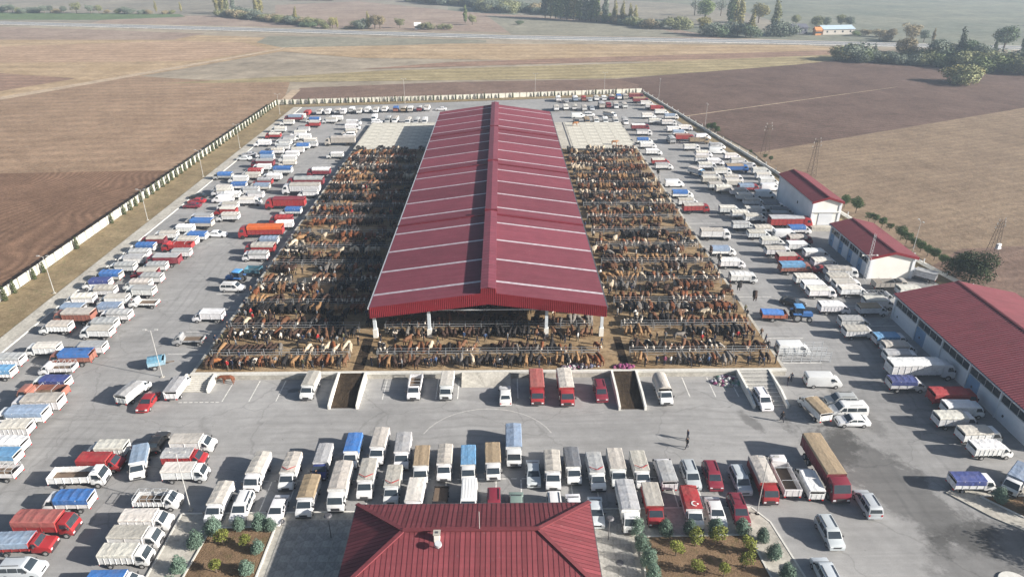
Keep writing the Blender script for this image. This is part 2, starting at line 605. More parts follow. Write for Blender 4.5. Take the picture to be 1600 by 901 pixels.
('S', 61.5, 71.8, 2, 'white', 'beige'),
('T', 61.2, 69.0, 1, 'white', 'white'),
('T', 57.8, 118.7, -0, 'white', 'cream'),
('T', 58.1, 115.9, 1, 'white', 'white'),
('S', 58.1, 113.2, 1, 'white', 'cream'),
('T', 57.8, 107.1, -1, 'white', 'white'),
('T', 59.0, 101.9, -2, 'white', 'grey'),
('T', 58.3, 98.6, 0, 'white', 'beige'),
('B', 65.3, 121.4, 0, 'white', 'beige'),
('T', 64.1, 118.8, 2, 'white', 'beige'),
('S', 64.1, 116.2, 2, 'white', 'beige'),
('T', 64.1, 113.7, 0, 'white', 'cream'),
('X', 72.2, 116.2, -1, 'beige', '-'),
('T', 74.8, 113.6, 2, 'white', 'cream'),
('T', 80.6, 120.7, 138, 'white', 'grey'),
('T', 66.5, 108.9, -2, 'white', 'cream'),
('O', 67.8, 111.3, 0, 'grey', '-'),
('T', 64.2, 106.4, 1, 'white', 'tan'),
('C', 51.8, 110.1, -37, 'black', '-'),
('B', 57.2, 123.6, 1, 'brown', 'lightblue'),
('T', 58.1, 128.8, 2, 'red', 'beige'),
('S', 56.9, 132.1, -1, 'white', 'beige'),
('T', 57.6, 137.4, -0, 'white', 'cream'),
('T', 56.1, 141.5, -1, 'white', 'beige'),
('T', 54.3, 146.9, -1, 'white', 'grey'),
('T', 58.4, 144.3, 2, 'white', 'beige'),
('V', 62.0, 141.9, -1, 'white', '-'),
('T', 66.1, 144.4, 2, 'white', 'blue'),
('S', 63.9, 138.4, 2, 'maroon', 'beige'),
('T', 62.4, 134.8, 0, 'white', 'white'),
('T', 64.3, 130.7, -1, 'white', 'white'),
('T', 64.2, 126.3, 2, 'white', 'cream'),
('C', 63.2, 124.0, -0, 'red', '-'),
('L', 65.3, 147.9, -0, 'red', 'grey'),
('T', 65.4, 153.2, -1, 'grey', 'grey'),
('S', 65.6, 159.4, 2, 'white', 'darkgrey'),
('T', 66.4, 155.9, -0, 'grey', 'darkgrey'),
('T', 54.4, 157.4, -1, 'white', 'cream'),
('T', 56.3, 154.2, -0, 'white', 'cream'),
('S', 60.4, 156.9, -2, 'white', 'cream'),
('T', 58.7, 151.8, 1, 'white', 'beige'),
('T', 61.4, 166.9, -0, 'white', 'cream'),
('T', 62.0, 162.9, -1, 'white', 'beige'),
('T', 61.0, 170.6, 1, 'white', 'beige'),
('S', 64.2, 174.2, 1, 'red', 'grayblue'),
('V', 66.9, 169.4, -2, 'white', '-'),
('T', 57.9, 173.1, 0, 'cream', 'cream'),
('T', 56.7, 175.8, -1, 'white', 'beige'),
('T', 56.3, 181.0, 2, 'beige', 'cream'),
('T', 61.9, 178.2, 1, 'cream', 'cream'),
('S', 62.6, 182.1, -1, 'white', 'beige'),
('S', 54.4, 188.8, -51, 'lightblue', 'beige'),
('T', 57.4, 185.1, -2, 'white', 'beige'),
('S', 61.5, 188.8, 2, 'white', 'beige'),
('S', 58.7, 194.2, -1, 'white', 'cream'),
('T', 59.4, 200.8, 0, 'white', 'beige'),
('T', 62.2, 198.4, -0, 'white', 'white'),
('T', 61.1, 207.0, 1, 'white', 'cream'),
('S', 59.3, 214.6, 0, 'white', 'cream'),
('T', 67.7, 216.1, 1, 'white', 'grey'),
('V', 66.1, 210.7, -2, 'white', '-'),
('T', 68.9, 204.0, 1, 'white', 'cream'),
('T', 69.3, 198.4, -1, 'white', 'beige'),
('B', 66.4, 191.4, 0, 'blue', 'tan'),
('S', 70.3, 194.0, -1, 'white', 'grey'),
('T', 72.5, 188.8, -1, 'white', 'cream'),
('T', 71.9, 184.3, 0, 'white', 'cream'),
('T', 71.4, 179.6, -0, 'white', 'white'),
('V', 70.1, 174.7, -1, 'white', '-'),
('B', 56.3, 287.1, 1, 'maroon', 'tan'),
('T', 57.9, 282.0, 0, 'white', 'cream'),
('T', 58.6, 275.1, -2, 'white', 'cream'),
('S', 60.1, 272.6, -1, 'red', 'red'),
('T', 60.4, 265.6, -0, 'white', 'cream'),
('S', 62.4, 257.9, 2, 'white', 'grayblue'),
('T', 54.3, 259.1, 2, 'white', 'cream'),
('S', 55.2, 250.5, 0, 'white', 'cream'),
('S', 59.4, 248.0, -2, 'white', 'cream'),
('S', 59.1, 238.1, 1, 'white', 'white'),
('S', 63.4, 240.6, -0, 'white', 'cream'),
('T', 60.0, 233.1, 0, 'white', 'grayblue'),
('B', 59.7, 226.2, 1, 'red', 'brown'),
('T', 54.9, 224.4, 91, 'grey', 'grey'),
('X', 63.6, 222.8, -0, 'tan', '-'),
('V', 66.3, 228.1, 2, 'white', '-'),
('T', 23.0, 291.8, 89, 'white', 'white'),
('C', 26.2, 288.8, 90, 'grey', '-'),
('T', 30.0, 291.7, 92, 'grayblue', 'white'),
('T', 33.5, 291.7, 89, 'brown', 'red'),
('C', 36.1, 291.3, 89, 'silver', '-'),
('T', 38.8, 292.9, 91, 'white', 'beige'),
('T', 42.0, 292.9, 88, 'white', 'white'),
('T', 45.3, 294.2, 91, 'maroon', 'beige'),
('S', 48.5, 295.5, 91, 'white', 'blue'),
('S', 51.1, 295.5, 90, 'beige', 'beige'),
('B', 56.0, 295.9, -1, 'maroon', 'brown'),
('T', 20.9, 274.1, 91, 'white', 'beige'),
('S', 24.7, 275.2, 92, 'white', 'cream'),
('T', 28.2, 275.2, 88, 'white', 'beige'),
('T', 31.8, 273.9, 90, 'white', 'beige'),
('C', 35.0, 274.4, -90, 'silver', '-'),
('B', 39.0, 278.0, 90, 'beige', 'grey'),
('S', 41.9, 278.6, 89, 'maroon', 'maroon'),
('S', 44.8, 278.1, -92, 'white', 'beige'),
('T', 48.2, 278.6, 90, 'white', 'beige'),
('V', 28.2, 260.3, 1, 'white', '-'),
('M', 32.7, 262.9, -2, 'white', '-'),
('S', 40.2, 262.0, -41, 'white', 'beige'),
('D', 26.7, 251.7, -89, 'black', 'black'),
('S', 30.5, 251.8, -89, 'tan', 'tan'),
('T', 33.8, 252.0, -89, 'white', 'beige'),
('T', 37.2, 252.0, -92, 'white', 'white'),
('S', 40.8, 251.9, -89, 'white', 'beige'),
('S', 44.1, 250.9, -88, 'white', 'grey'),
('B', 47.8, 240.9, 2, 'maroon', 'white'),
('S', 47.9, 233.7, 1, 'white', 'grey'),
('T', 46.1, 222.8, -2, 'white', 'blue'),
('T', 46.1, 217.2, 2, 'white', 'white'),
('T', 46.4, 209.4, -1, 'white', 'white'),
('T', 46.2, 198.8, 1, 'red', 'cream'),
('T', 46.3, 194.1, 2, 'white', 'grey'),
('V', 45.7, 178.4, 1, 'white', '-'),
('T', 45.8, 169.1, -2, 'white', 'blue'),
('T', 45.8, 163.1, -1, 'white', 'beige'),
('B', 46.4, 158.2, 2, 'red', 'beige'),
('B', 46.4, 141.4, -2, 'white', 'beige'),
('T', 45.7, 132.6, 0, 'white', 'grayblue'),
('T', 45.7, 126.4, -0, 'white', 'white'),
('S', 45.8, 119.7, -1, 'white', 'white')]
CHEVRONS = [(-25.8, 66.0), (11.0, 65.4), (16.4, 65.7), (-16.3, 64.5), (-13.1, 63.5)]
FIELDS = [('field_far_left', 'far_grey', [(-806.1, 690.8), (-41.4, 572.0), (-80.5, 1145.7), (-1569.3, 1372.3)]),
('field_far_right', 'far_green', [(-41.4, 572.0), (558.7, 383.9), (1274.7, 912.1), (245.8, 1346.9), (-80.5, 1145.7)]),
('field_far_tan', 'far_grey', [(114.6, 614.1), (224.7, 542.0), (234.6, 746.3), (182.2, 832.6), (68.2, 929.0), (9.4, 673.1)]),
('field_far_brown', 'mauve', [(-338.4, 615.2), (-65.1, 563.3), (-39.0, 537.4), (-162.3, 623.3), (-264.3, 683.2), (-345.5, 671.8)]),
('field_far_green_strip', 'crop_green', [(-598.9, 651.6), (-341.8, 642.3), (-282.5, 670.9), (-298.8, 696.7), (-673.8, 736.6)]),
('field_pasture', 'mauve', [(-240.7, 802.1), (-195.5, 645.9), (-130.2, 573.2), (35.4, 536.4), (158.9, 496.7), (113.7, 608.8), (-39.2, 720.5), (-162.4, 856.8)]),
('field_pasture_olive', 'grey_green', [(-13.8, 679.7), (7.4, 528.7), (132.0, 511.6), (115.2, 588.7), (62.1, 620.1)]),
('field_base_left', 'tan', [(-398.7, 282.8), (-207.1, 295.1), (-179.4, 353.6), (-133.2, 443.9), (-81.9, 416.6), (174.9, 389.3), (220.6, 450.5), (191.9, 469.4), (-35.0, 479.0), (-386.9, 576.8), (-957.0, 719.4)]),
('field_mauve_strip', 'mauve', [(-549.8, 499.6), (-340.2, 503.7), (-223.0, 502.0), (-215.8, 539.9), (-392.9, 586.2), (-709.5, 653.1)]),
('field_pink_band', 'tan_pink', [(-444.0, 397.9), (-274.1, 400.1), (-172.0, 405.7), (-142.7, 449.8), (-170.7, 487.5), (-215.8, 494.9), (-318.8, 470.2), (-509.4, 460.7)]),
('field_grey_green', 'grey_green', [(-162.3, 487.4), (-138.2, 461.5), (-59.3, 472.9), (-10.1, 485.3), (-10.4, 499.1), (-164.5, 523.4)]),
('field_red_band', 'red_brown', [(-350.4, 307.9), (-221.5, 317.7), (-205.5, 350.4), (-252.3, 366.0), (-409.1, 364.3)]),
('field_stubble_left', 'stubble', [(-92.6, 196), (-142, 193.5), (-420, 185), (-420, 270), (-209.6, 299), (-181, 357), (-148, 346), (-100, 340), (-91.6, 300)]),
('field_mid_brown', 'red_brown', [(-74.3, 375.5), (76.7, 402.2), (204.1, 422.9), (206.1, 444.9), (80.2, 422.0), (-29.6, 399.0)]),
('field_olive_strip', 'olive', [(-159.2, 335.8), (-56.0, 341.2), (54.4, 346.7), (156.0, 385.1), (207.3, 417.6), (206.4, 428.2), (75.4, 395.2), (-60.5, 371.2)]),
('field_behind_wall', 'dark_brown', [(-91.2, 287.2), (-22.3, 296.3), (61, 310.5), (63, 330), (55.6, 344.9), (-25.4, 337.3), (-90.8, 323.6)]),
('field_plough_left', 'plough_brown', [(-92.6, 196), (-142, 193.5), (-420, 185), (-420, 10), (-92.6, 10)]),
('field_dark_right', 'dark_plough', [(63, 330), (61.8, 310.5), (78.2, 212), (206.8, 276.7), (503.0, 396.2), (281.3, 362.4), (219.9, 388.6), (187.9, 403.0), (156.8, 387.3), (55.6, 344.9)]),
('field_stubble_right', 'stubble_grey', [(78.2, 212), (77.9, 190.5), (85.4, 127), (91.2, 104), (98, 70), (130, 10), (500, 10), (500, 300), (206.8, 276.7)]),
('field_dark_corner', 'dark_brown', [(86.6, 127), (97.2, 135.5), (142.9, 140.6), (129.2, 99.1), (97.3, 99.5), (92.5, 104)]),
('dirt_track', 'pale_track', [(-208.8, 297.8), (-180.3, 355.5), (-135.6, 452.6), (-135.7, 461.5), (-183.8, 363.1), (-213.1, 304.6)]),
('dirt_path', 'pale_track', [(65.9, 261.6), (178.5, 321.4), (180.0, 322.6), (66.2, 262.7)]),
('dirt_track_wall', 'pale_track', [(-91.5, 289.5), (-88, 290), (-89.6, 318.9), (-93.8, 319.0)])]
TREES = [('bush', -472.8, 714.3, 7.0, 'b', 'in the hedge across the highway by the green strip'),
('round', -465.8, 711.7, 8.3, 'b', 'in the hedge across the highway by the green strip'),
('round', -461.5, 712.5, 8.3, 'b', 'in the hedge across the highway by the green strip'),
('bush', -453.6, 710.3, 6.2, 'k', 'in the hedge across the highway by the green strip'),
('bush', -446.0, 709.6, 6.9, 'b', 'in the hedge across the highway by the green strip'),
('bush', -442.7, 713.0, 5.6, 'b', 'in the hedge across the highway by the green strip'),
('bush', -436.6, 712.9, 6.3, 'b', 'in the hedge across the highway by the green strip'),
('round', -428.3, 706.8, 7.6, 'b', 'in the hedge across the highway by the green strip'),
('round', -424.9, 710.3, 7.6, 'b', 'in the hedge across the highway by the green strip'),
('bush', -419.4, 710.1, 4.9, 'o', 'in the hedge across the highway by the green strip'),
('round', -409.0, 704.3, 7.6, 'b', 'in the hedge across the highway by the green strip'),
('round', -398.5, 706.8, 10.4, 'k', 'in the hedge across the highway by the green strip'),
('round', -383.5, 703.3, 8.2, 'b', 'in the hedge across the highway by the green strip'),
('round', -376.7, 705.1, 8.3, 'k', 'in the hedge across the highway by the green strip'),
('bush', -367.5, 703.3, 4.1, 'o', 'in the hedge across the highway by the green strip'),
('bush', -359.9, 705.9, 4.8, 'k', 'in the hedge across the highway by the green strip'),
('bush', -351.5, 702.0, 6.9, 'b', 'in the hedge across the highway by the green strip'),
('bush', -345.2, 700.0, 5.5, 'b', 'in the hedge across the highway by the green strip'),
('bush', -335.2, 701.5, 4.8, 'b', 'in the hedge across the highway by the green strip'),
('bush', -327.8, 699.5, 4.8, 'o', 'in the hedge across the highway by the green strip'),
('bush', -312.6, 698.7, 4.1, 'o', 'in the hedge across the highway by the green strip'),
('bush', -307.0, 702.2, 4.1, 'k', 'in the hedge across the highway by the green strip'),
('poplar', -329.2, 717.5, 9.8, 'y', 'in the hedge across the highway by the green strip'),
('poplar', -305.4, 717.2, 9.1, 'y', 'in the hedge across the highway by the green strip'),
('poplar', -268.1, 709.7, 19.5, 'y', 'in the poplar clump across the highway'),
('poplar', -258.5, 696.1, 20.5, 'y', 'in the poplar clump across the highway'),
('poplar', -251.4, 689.5, 17.6, 'k', 'in the poplar clump across the highway'),
('poplar', -253.0, 709.5, 16.7, 'b', 'in the poplar clump across the highway'),
('bush', -239.8, 682.9, 9.4, 'b', 'in the poplar clump across the highway'),
('bush', -231.9, 676.4, 8.6, 'b', 'in the poplar clump across the highway'),
('bush', -224.1, 670.1, 8.6, 'b', 'in the poplar clump across the highway'),
('poplar', -220.4, 676.3, 18.6, 'y', 'in the poplar clump across the highway'),
('poplar', -222.9, 695.6, 17.7, 'y', 'in the poplar clump across the highway'),
('bush', -250.4, 676.7, 8.0, 'k', 'in the shrub belt from poplar clump to highway'),
('bush', -245.2, 672.3, 6.1, 'b', 'in the shrub belt from poplar clump to highway'),
('bush', -240.1, 667.9, 8.1, 'o', 'in the shrub belt from poplar clump to highway'),
('bush', -235.1, 663.6, 7.1, 'k', 'in the shrub belt from poplar clump to highway'),
('bush', -230.1, 659.4, 8.2, 'o', 'in the shrub belt from poplar clump to highway'),
('bush', -225.2, 655.2, 7.6, 'o', 'in the shrub belt from poplar clump to highway'),
('bush', -220.4, 651.1, 6.8, 'k', 'in the shrub belt from poplar clump to highway'),
('bush', -215.6, 647.0, 6.9, 'b', 'in the shrub belt from poplar clump to highway'),
('bush', -210.8, 642.9, 7.9, 'b', 'in the shrub belt from poplar clump to highway'),
('bush', -206.1, 638.9, 5.7, 'o', 'in the shrub belt from poplar clump to highway'),
('bush', -201.5, 635.0, 6.2, 'k', 'in the shrub belt from poplar clump to highway'),
('bush', -196.9, 631.1, 6.7, 'k', 'in the shrub belt from poplar clump to highway'),
('bush', -192.4, 627.2, 7.7, 'o', 'in the shrub belt from poplar clump to highway'),
('bush', -187.9, 623.4, 6.8, 'o', 'in the shrub belt from poplar clump to highway'),
('bush', -183.5, 619.6, 6.9, 'k', 'in the shrub belt from poplar clump to highway'),
('bush', -179.1, 615.9, 6.9, 'k', 'in the shrub belt from poplar clump to highway'),
('bush', -174.8, 612.2, 6.0, 'o', 'in the shrub belt from poplar clump to highway'),
('bush', -170.5, 608.5, 7.0, 'b', 'in the shrub belt from poplar clump to highway'),
('bush', -166.3, 604.9, 7.4, 'k', 'in the shrub belt from poplar clump to highway'),
('bush', -162.1, 601.4, 6.9, 'b', 'in the shrub belt from poplar clump to highway'),
('bush', -158.0, 597.9, 7.0, 'o', 'in the shrub belt from poplar clump to highway'),
('bush', -153.9, 594.4, 7.6, 'k', 'in the shrub belt from poplar clump to highway'),
('bush', -149.9, 590.9, 6.6, 'k', 'in the shrub belt from poplar clump to highway'),
('bush', -145.9, 587.5, 6.8, 'k', 'in the shrub belt from poplar clump to highway'),
('poplar', -165.9, 602.5, 13.1, 'y', 'near the highway edge before the long belt'),
('bush', -170.1, 602.6, 8.3, 'b', 'near the highway edge before the long belt'),
('bush', -153.3, 582.8, 4.6, 'd', 'near the highway edge before the long belt'),
('bush', -148.3, 582.8, 4.6, 'd', 'near the highway edge before the long belt'),
('bush', -136.1, 573.3, 6.2, 'k', 'near the highway edge before the long belt'),
('round', -130.2, 573.2, 9.1, 'y', 'near the highway edge before the long belt'),
('poplar', -126.8, 573.2, 7.9, 'y', 'near the highway edge before the long belt'),
('bush', -112.3, 577.6, 6.9, 'k', 'near the highway edge before the long belt'),
('bush', -107.5, 572.9, 9.1, 'b', 'near the highway edge before the long belt'),
('poplar', -101.8, 568.3, 12.4, 'y', 'near the highway edge before the long belt'),
('round', -96.9, 568.2, 11.3, 'o', 'near the highway edge before the long belt'),
('round', -93.0, 568.2, 10.1, 'o', 'near the highway edge before the long belt'),
('round', -78.4, 572.5, 7.9, 'k', 'near the highway edge before the long belt'),
('bush', -56.3, 563.2, 6.7, 'k', 'near the highway edge before the long belt'),
('bush', -43.7, 563.0, 5.6, 'k', 'near the highway edge before the long belt'),
('poplar', -29.8, 610.8, 13.3, 'g', 'near the highway edge before the long belt'),
('round', -23.5, 595.5, 8.3, 'k', 'near the highway edge before the long belt'),
('bush', 14.6, 600.0, 3.6, 'd', 'near the highway edge before the long belt'),
('bush', -117.9, 573.1, 2.8, 'o', 'near the highway edge before the long belt'),
('bush', -102.2, 854.5, 8.9, 'b', 'in the long wooded belt beyond the highway'),
('bush', -100.2, 849.5, 9.9, 'k', 'in the long wooded belt beyond the highway'),
('bush', -95.0, 850.3, 8.2, 'k', 'in the long wooded belt beyond the highway'),
('bush', -93.2, 846.5, 8.0, 'o', 'in the long wooded belt beyond the highway'),
('bush', -89.1, 850.0, 11.0, 'k', 'in the long wooded belt beyond the highway'),
('bush', -84.0, 829.5, 8.7, 'b', 'in the long wooded belt beyond the highway'),
('bush', -78.8, 837.4, 7.7, 'o', 'in the long wooded belt beyond the highway'),
('bush', -76.6, 821.9, 11.9, 'k', 'in the long wooded belt beyond the highway'),
('bush', -73.8, 833.0, 7.5, 'k', 'in the long wooded belt beyond the highway'),
('bush', -70.5, 814.7, 11.5, 'g', 'in the long wooded belt beyond the highway'),
('bush', -66.7, 812.7, 9.0, 'o', 'in the long wooded belt beyond the highway'),
('bush', -62.4, 823.1, 11.9, 'o', 'in the long wooded belt beyond the highway'),
('bush', -60.4, 809.9, 10.5, 'k', 'in the long wooded belt beyond the highway'),
('bush', -56.4, 813.1, 8.6, 'k', 'in the long wooded belt beyond the highway'),
('bush', -55.0, 806.7, 9.9, 'b', 'in the long wooded belt beyond the highway'),
('bush', -49.3, 800.1, 7.7, 'k', 'in the long wooded belt beyond the highway'),
('bush', -45.3, 794.9, 8.7, 'k', 'in the long wooded belt beyond the highway'),
('bush', -40.9, 802.8, 7.4, 'b', 'in the long wooded belt beyond the highway'),
('bush', -36.1, 795.2, 9.1, 'o', 'in the long wooded belt beyond the highway'),
('bush', -34.7, 792.8, 7.9, 'k', 'in the long wooded belt beyond the highway'),
('bush', -30.0, 787.7, 10.6, 'b', 'in the long wooded belt beyond the highway'),
('bush', -27.1, 788.1, 9.6, 'b', 'in the long wooded belt beyond the highway'),
('bush', -26.2, 781.2, 10.6, 'b', 'in the long wooded belt beyond the highway'),
('bush', -22.6, 770.1, 9.7, 'b', 'in the long wooded belt beyond the highway'),
('bush', -20.6, 772.4, 8.3, 'b', 'in the long wooded belt beyond the highway'),
('bush', -15.5, 760.2, 7.5, 'k', 'in the long wooded belt beyond the highway'),
('bush', -10.9, 766.7, 9.3, 'k', 'in the long wooded belt beyond the highway'),
('bush', -10.4, 764.6, 9.1, 'b', 'in the long wooded belt beyond the highway'),
('bush', -6.7, 749.7, 9.2, 'k', 'in the long wooded belt beyond the highway'),
('bush', -3.5, 746.3, 7.0, 'o', 'in the long wooded belt beyond the highway'),
('bush', -0.4, 753.4, 8.0, 'k', 'in the long wooded belt beyond the highway'),
('bush', 3.3, 742.0, 7.8, 'o', 'in the long wooded belt beyond the highway'),
('bush', 6.0, 734.0, 7.2, 'b', 'in the long wooded belt beyond the highway'),
('bush', 9.3, 731.7, 9.2, 'o', 'in the long wooded belt beyond the highway'),
('bush', 12.0, 726.4, 10.4, 'b', 'in the long wooded belt beyond the highway'),
('bush', 13.1, 729.9, 9.7, 'o', 'in the long wooded belt beyond the highway'),
('bush', 20.6, 724.9, 10.2, 'b', 'in the long wooded belt beyond the highway'),
('bush', 22.8, 715.1, 6.8, 'b', 'in the long wooded belt beyond the highway'),
('bush', 21.6, 712.5, 9.2, 'b', 'in the long wooded belt beyond the highway'),
('bush', 28.6, 708.8, 8.7, 'b', 'in the long wooded belt beyond the highway'),
('bush', 29.8, 716.0, 8.5, 'b', 'in the long wooded belt beyond the highway'),
('bush', 33.2, 706.5, 8.0, 'o', 'in the long wooded belt beyond the highway'),
('bush', 33.5, 708.3, 10.3, 'o', 'in the long wooded belt beyond the highway'),
('bush', 37.6, 695.6, 7.6, 'b', 'in the long wooded belt beyond the highway'),
('bush', 38.5, 690.5, 6.6, 'b', 'in the long wooded belt beyond the highway'),
('bush', 44.2, 686.3, 9.4, 'b', 'in the long wooded belt beyond the highway'),
('bush', 45.7, 687.2, 7.7, 'k', 'in the long wooded belt beyond the highway'),
('bush', 47.1, 682.9, 8.2, 'b', 'in the long wooded belt beyond the highway'),
('bush', 50.5, 677.1, 6.0, 'b', 'in the long wooded belt beyond the highway'),
('bush', 55.2, 682.7, 6.3, 'g', 'in the long wooded belt beyond the highway'),
('bush', 57.8, 668.7, 6.3, 'o', 'in the long wooded belt beyond the highway'),
('bush', 58.7, 673.7, 6.3, 'g', 'in the long wooded belt beyond the highway'),
('bush', 61.4, 664.6, 7.3, 'b', 'in the long wooded belt beyond the highway'),
('bush', 65.6, 662.7, 6.4, 'b', 'in the long wooded belt beyond the highway'),
('bush', 66.8, 659.6, 6.2, 'b', 'in the long wooded belt beyond the highway'),
('bush', 66.0, 655.0, 8.4, 'o', 'in the long wooded belt beyond the highway'),
('bush', 69.4, 647.2, 8.2, 'g', 'in the long wooded belt beyond the highway'),
('bush', 70.5, 645.6, 8.7, 'k', 'in the long wooded belt beyond the highway'),
('bush', 74.3, 641.1, 7.5, 'b', 'in the long wooded belt beyond the highway'),
('bush', 76.2, 642.3, 8.0, 'g', 'in the long wooded belt beyond the highway'),
('bush', 78.6, 640.2, 5.8, 'k', 'in the long wooded belt beyond the highway'),
('bush', 80.4, 628.0, 8.6, 'k', 'in the long wooded belt beyond the highway'),
('bush', 81.8, 626.7, 9.1, 'o', 'in the long wooded belt beyond the highway'),
('bush', 86.8, 623.3, 8.3, 'o', 'in the long wooded belt beyond the highway'),
('bush', 87.6, 618.2, 8.2, 'g', 'in the long wooded belt beyond the highway'),
('bush', 88.1, 615.1, 5.7, 'b', 'in the long wooded belt beyond the highway'),
('bush', 92.1, 612.7, 6.8, 'b', 'in the long wooded belt beyond the highway'),
('bush', 92.9, 607.2, 5.5, 'b', 'in the long wooded belt beyond the highway'),
('bush', 96.3, 603.9, 8.8, 'o', 'in the long wooded belt beyond the highway'),
('bush', 97.9, 608.1, 9.0, 'o', 'in the long wooded belt beyond the highway'),
('bush', 99.8, 598.3, 5.7, 'b', 'in the long wooded belt beyond the highway'),
('bush', 104.5, 601.4, 6.5, 'o', 'in the long wooded belt beyond the highway'),
('bush', 103.3, 597.8, 8.9, 'b', 'in the long wooded belt beyond the highway'),
('bush', 105.3, 588.3, 8.6, 'k', 'in the long wooded belt beyond the highway'),
('bush', 107.3, 587.9, 6.5, 'g', 'in the long wooded belt beyond the highway'),
('bush', 111.6, 584.7, 6.1, 'g', 'in the long wooded belt beyond the highway'),
('bush', 111.9, 575.8, 6.6, 'o', 'in the long wooded belt beyond the highway'),
('bush', 113.9, 575.3, 6.9, 'g', 'in the long wooded belt beyond the highway'),
('bush', 113.8, 574.7, 8.2, 'b', 'in the long wooded belt beyond the highway'),
('bush', 114.7, 568.3, 8.2, 'o', 'in the long wooded belt beyond the highway'),
('round', 6.9, 737.1, 12.0, 'b', 'in the long wooded belt beyond the highway'),
('bush', -18.1, 725.9, 12.2, 'k', 'in the long wooded belt beyond the highway'),
('bush', 6.8, 706.2, 11.9, 'k', 'in the long wooded belt beyond the highway'),
('bush', 0.1, 703.4, 9.6, 'b', 'in the long wooded belt beyond the highway'),
('bush', -27.3, 782.6, 11.8, 'b', 'in the long wooded belt beyond the highway'),
('round', -38.9, 785.6, 12.5, 'k', 'in the long wooded belt beyond the highway'),
('bush', -17.7, 745.6, 12.8, 'k', 'in the long wooded belt beyond the highway'),
('bush', -20.1, 725.3, 8.9, 'b', 'in the long wooded belt beyond the highway'),
('round', -4.7, 734.0, 9.7, 'b', 'in the long wooded belt beyond the highway'),
('round', -13.7, 718.6, 12.1, 'b', 'in the long wooded belt beyond the highway'),
('bush', 2.7, 743.1, 11.5, 'k', 'in the long wooded belt beyond the highway'),
('bush', 0.5, 744.3, 9.0, 'b', 'in the long wooded belt beyond the highway'),
('round', -31.8, 794.6, 10.6, 'b', 'in the long wooded belt beyond the highway'),
('bush', -61.6, 807.4, 12.7, 'b', 'in the long wooded belt beyond the highway'),
('bush', -62.9, 818.6, 11.9, 'b', 'in the long wooded belt beyond the highway'),
('bush', -14.6, 752.7, 11.3, 'b', 'in the long wooded belt beyond the highway'),
('round', 2.1, 713.0, 8.9, 'k', 'in the long wooded belt beyond the highway'),
('round', 3.9, 718.4, 11.5, 'k', 'in the long wooded belt beyond the highway'),
('bush', -5.5, 745.4, 11.8, 'k', 'in the long wooded belt beyond the highway'),
('bush', 6.5, 739.5, 12.8, 'b', 'in the long wooded belt beyond the highway'),
('round', -12.3, 733.1, 10.8, 'b', 'in the long wooded belt beyond the highway'),
('round', -9.1, 729.9, 11.8, 'b', 'in the long wooded belt beyond the highway'),
('poplar', 38.4, 654.3, 25.9, 'b', 'in the long wooded belt beyond the highway'),
('poplar', 42.7, 650.7, 24.4, 'k', 'in the long wooded belt beyond the highway'),
('poplar', 46.9, 647.2, 26.9, 'g', 'in the long wooded belt beyond the highway'),
('poplar', 51.1, 643.6, 22.9, 'g', 'in the long wooded belt beyond the highway'),
('poplar', 56.3, 639.3, 27.8, 'd', 'in the long wooded belt beyond the highway'),
('poplar', 61.4, 635.0, 27.7, 'y', 'in the long wooded belt beyond the highway'),
('poplar', 65.9, 631.1, 25.0, 'g', 'in the long wooded belt beyond the highway'),
('poplar', 70.4, 627.3, 24.9, 'b', 'in the long wooded belt beyond the highway'),
('poplar', 74.8, 623.6, 26.0, 'd', 'in the long wooded belt beyond the highway'),
('poplar', 79.2, 619.9, 23.4, 'g', 'in the long wooded belt beyond the highway'),
('poplar', 85.5, 614.6, 21.9, 'b', 'in the long wooded belt beyond the highway'),
('poplar', 92.6, 608.6, 16.9, 'y', 'in the long wooded belt beyond the highway'),
('poplar', 98.2, 603.9, 16.8, 'y', 'in the long wooded belt beyond the highway'),
('poplar', 103.7, 599.3, 15.5, 'y', 'in the long wooded belt beyond the highway'),
('poplar', 107.3, 596.2, 14.2, 'y', 'in the long wooded belt beyond the highway'),
('bush', 130.4, 565.0, 10.1, 'k', 'in the grove between belt and farm'),
('bush', 137.7, 564.9, 11.3, 'k', 'in the grove between belt and farm'),
('bush', 124.4, 579.0, 5.8, 'b', 'in the grove between belt and farm'),
('bush', 118.3, 583.8, 5.2, 'o', 'in the grove between belt and farm'),
('bare', 175.5, 677.1, 16.1, 'b', 'in the grove between belt and farm'),
('round', 169.5, 618.6, 19.7, 'g', 'in the grove between belt and farm'),
('bare', 197.6, 670.4, 15.9, 'b', 'in the grove between belt and farm'),
('round', 145.0, 526.8, 13.7, 'y', 'in the grove between belt and farm'),
('bush', 149.7, 519.0, 10.4, 'b', 'in the grove between belt and farm'),
('bush', 156.5, 518.9, 10.4, 'd', 'in the grove between belt and farm'),
('poplar', 181.9, 587.8, 26.9, 'g', 'in the grove between belt and farm'),
('poplar', 185.4, 587.7, 24.6, 'y', 'in the grove between belt and farm'),
('poplar', 181.8, 564.3, 22.5, 'y', 'in the grove between belt and farm'),
('bush', 165.3, 514.9, 11.4, 'b', 'in the grove between belt and farm'),
('bush', 170.0, 511.1, 10.3, 'd', 'in the grove between belt and farm'),
('poplar', 173.5, 511.0, 17.4, 'y', 'in the grove between belt and farm'),
('round', 210.9, 607.5, 16.9, 'y', 'in the grove between belt and farm'),
('poplar', 195.0, 526.1, 24.3, 'k', 'in the grove between belt and farm'),
('bush', 196.3, 518.3, 12.5, 'b', 'in the grove between belt and farm'),
('bush', 203.7, 526.0, 9.5, 'b', 'in the grove between belt and farm'),
('round', 233.8, 587.0, 9.4, 'k', 'in the grove between belt and farm'),
('round', 238.8, 559.0, 11.2, 'k', 'around the farm beyond the highway'),
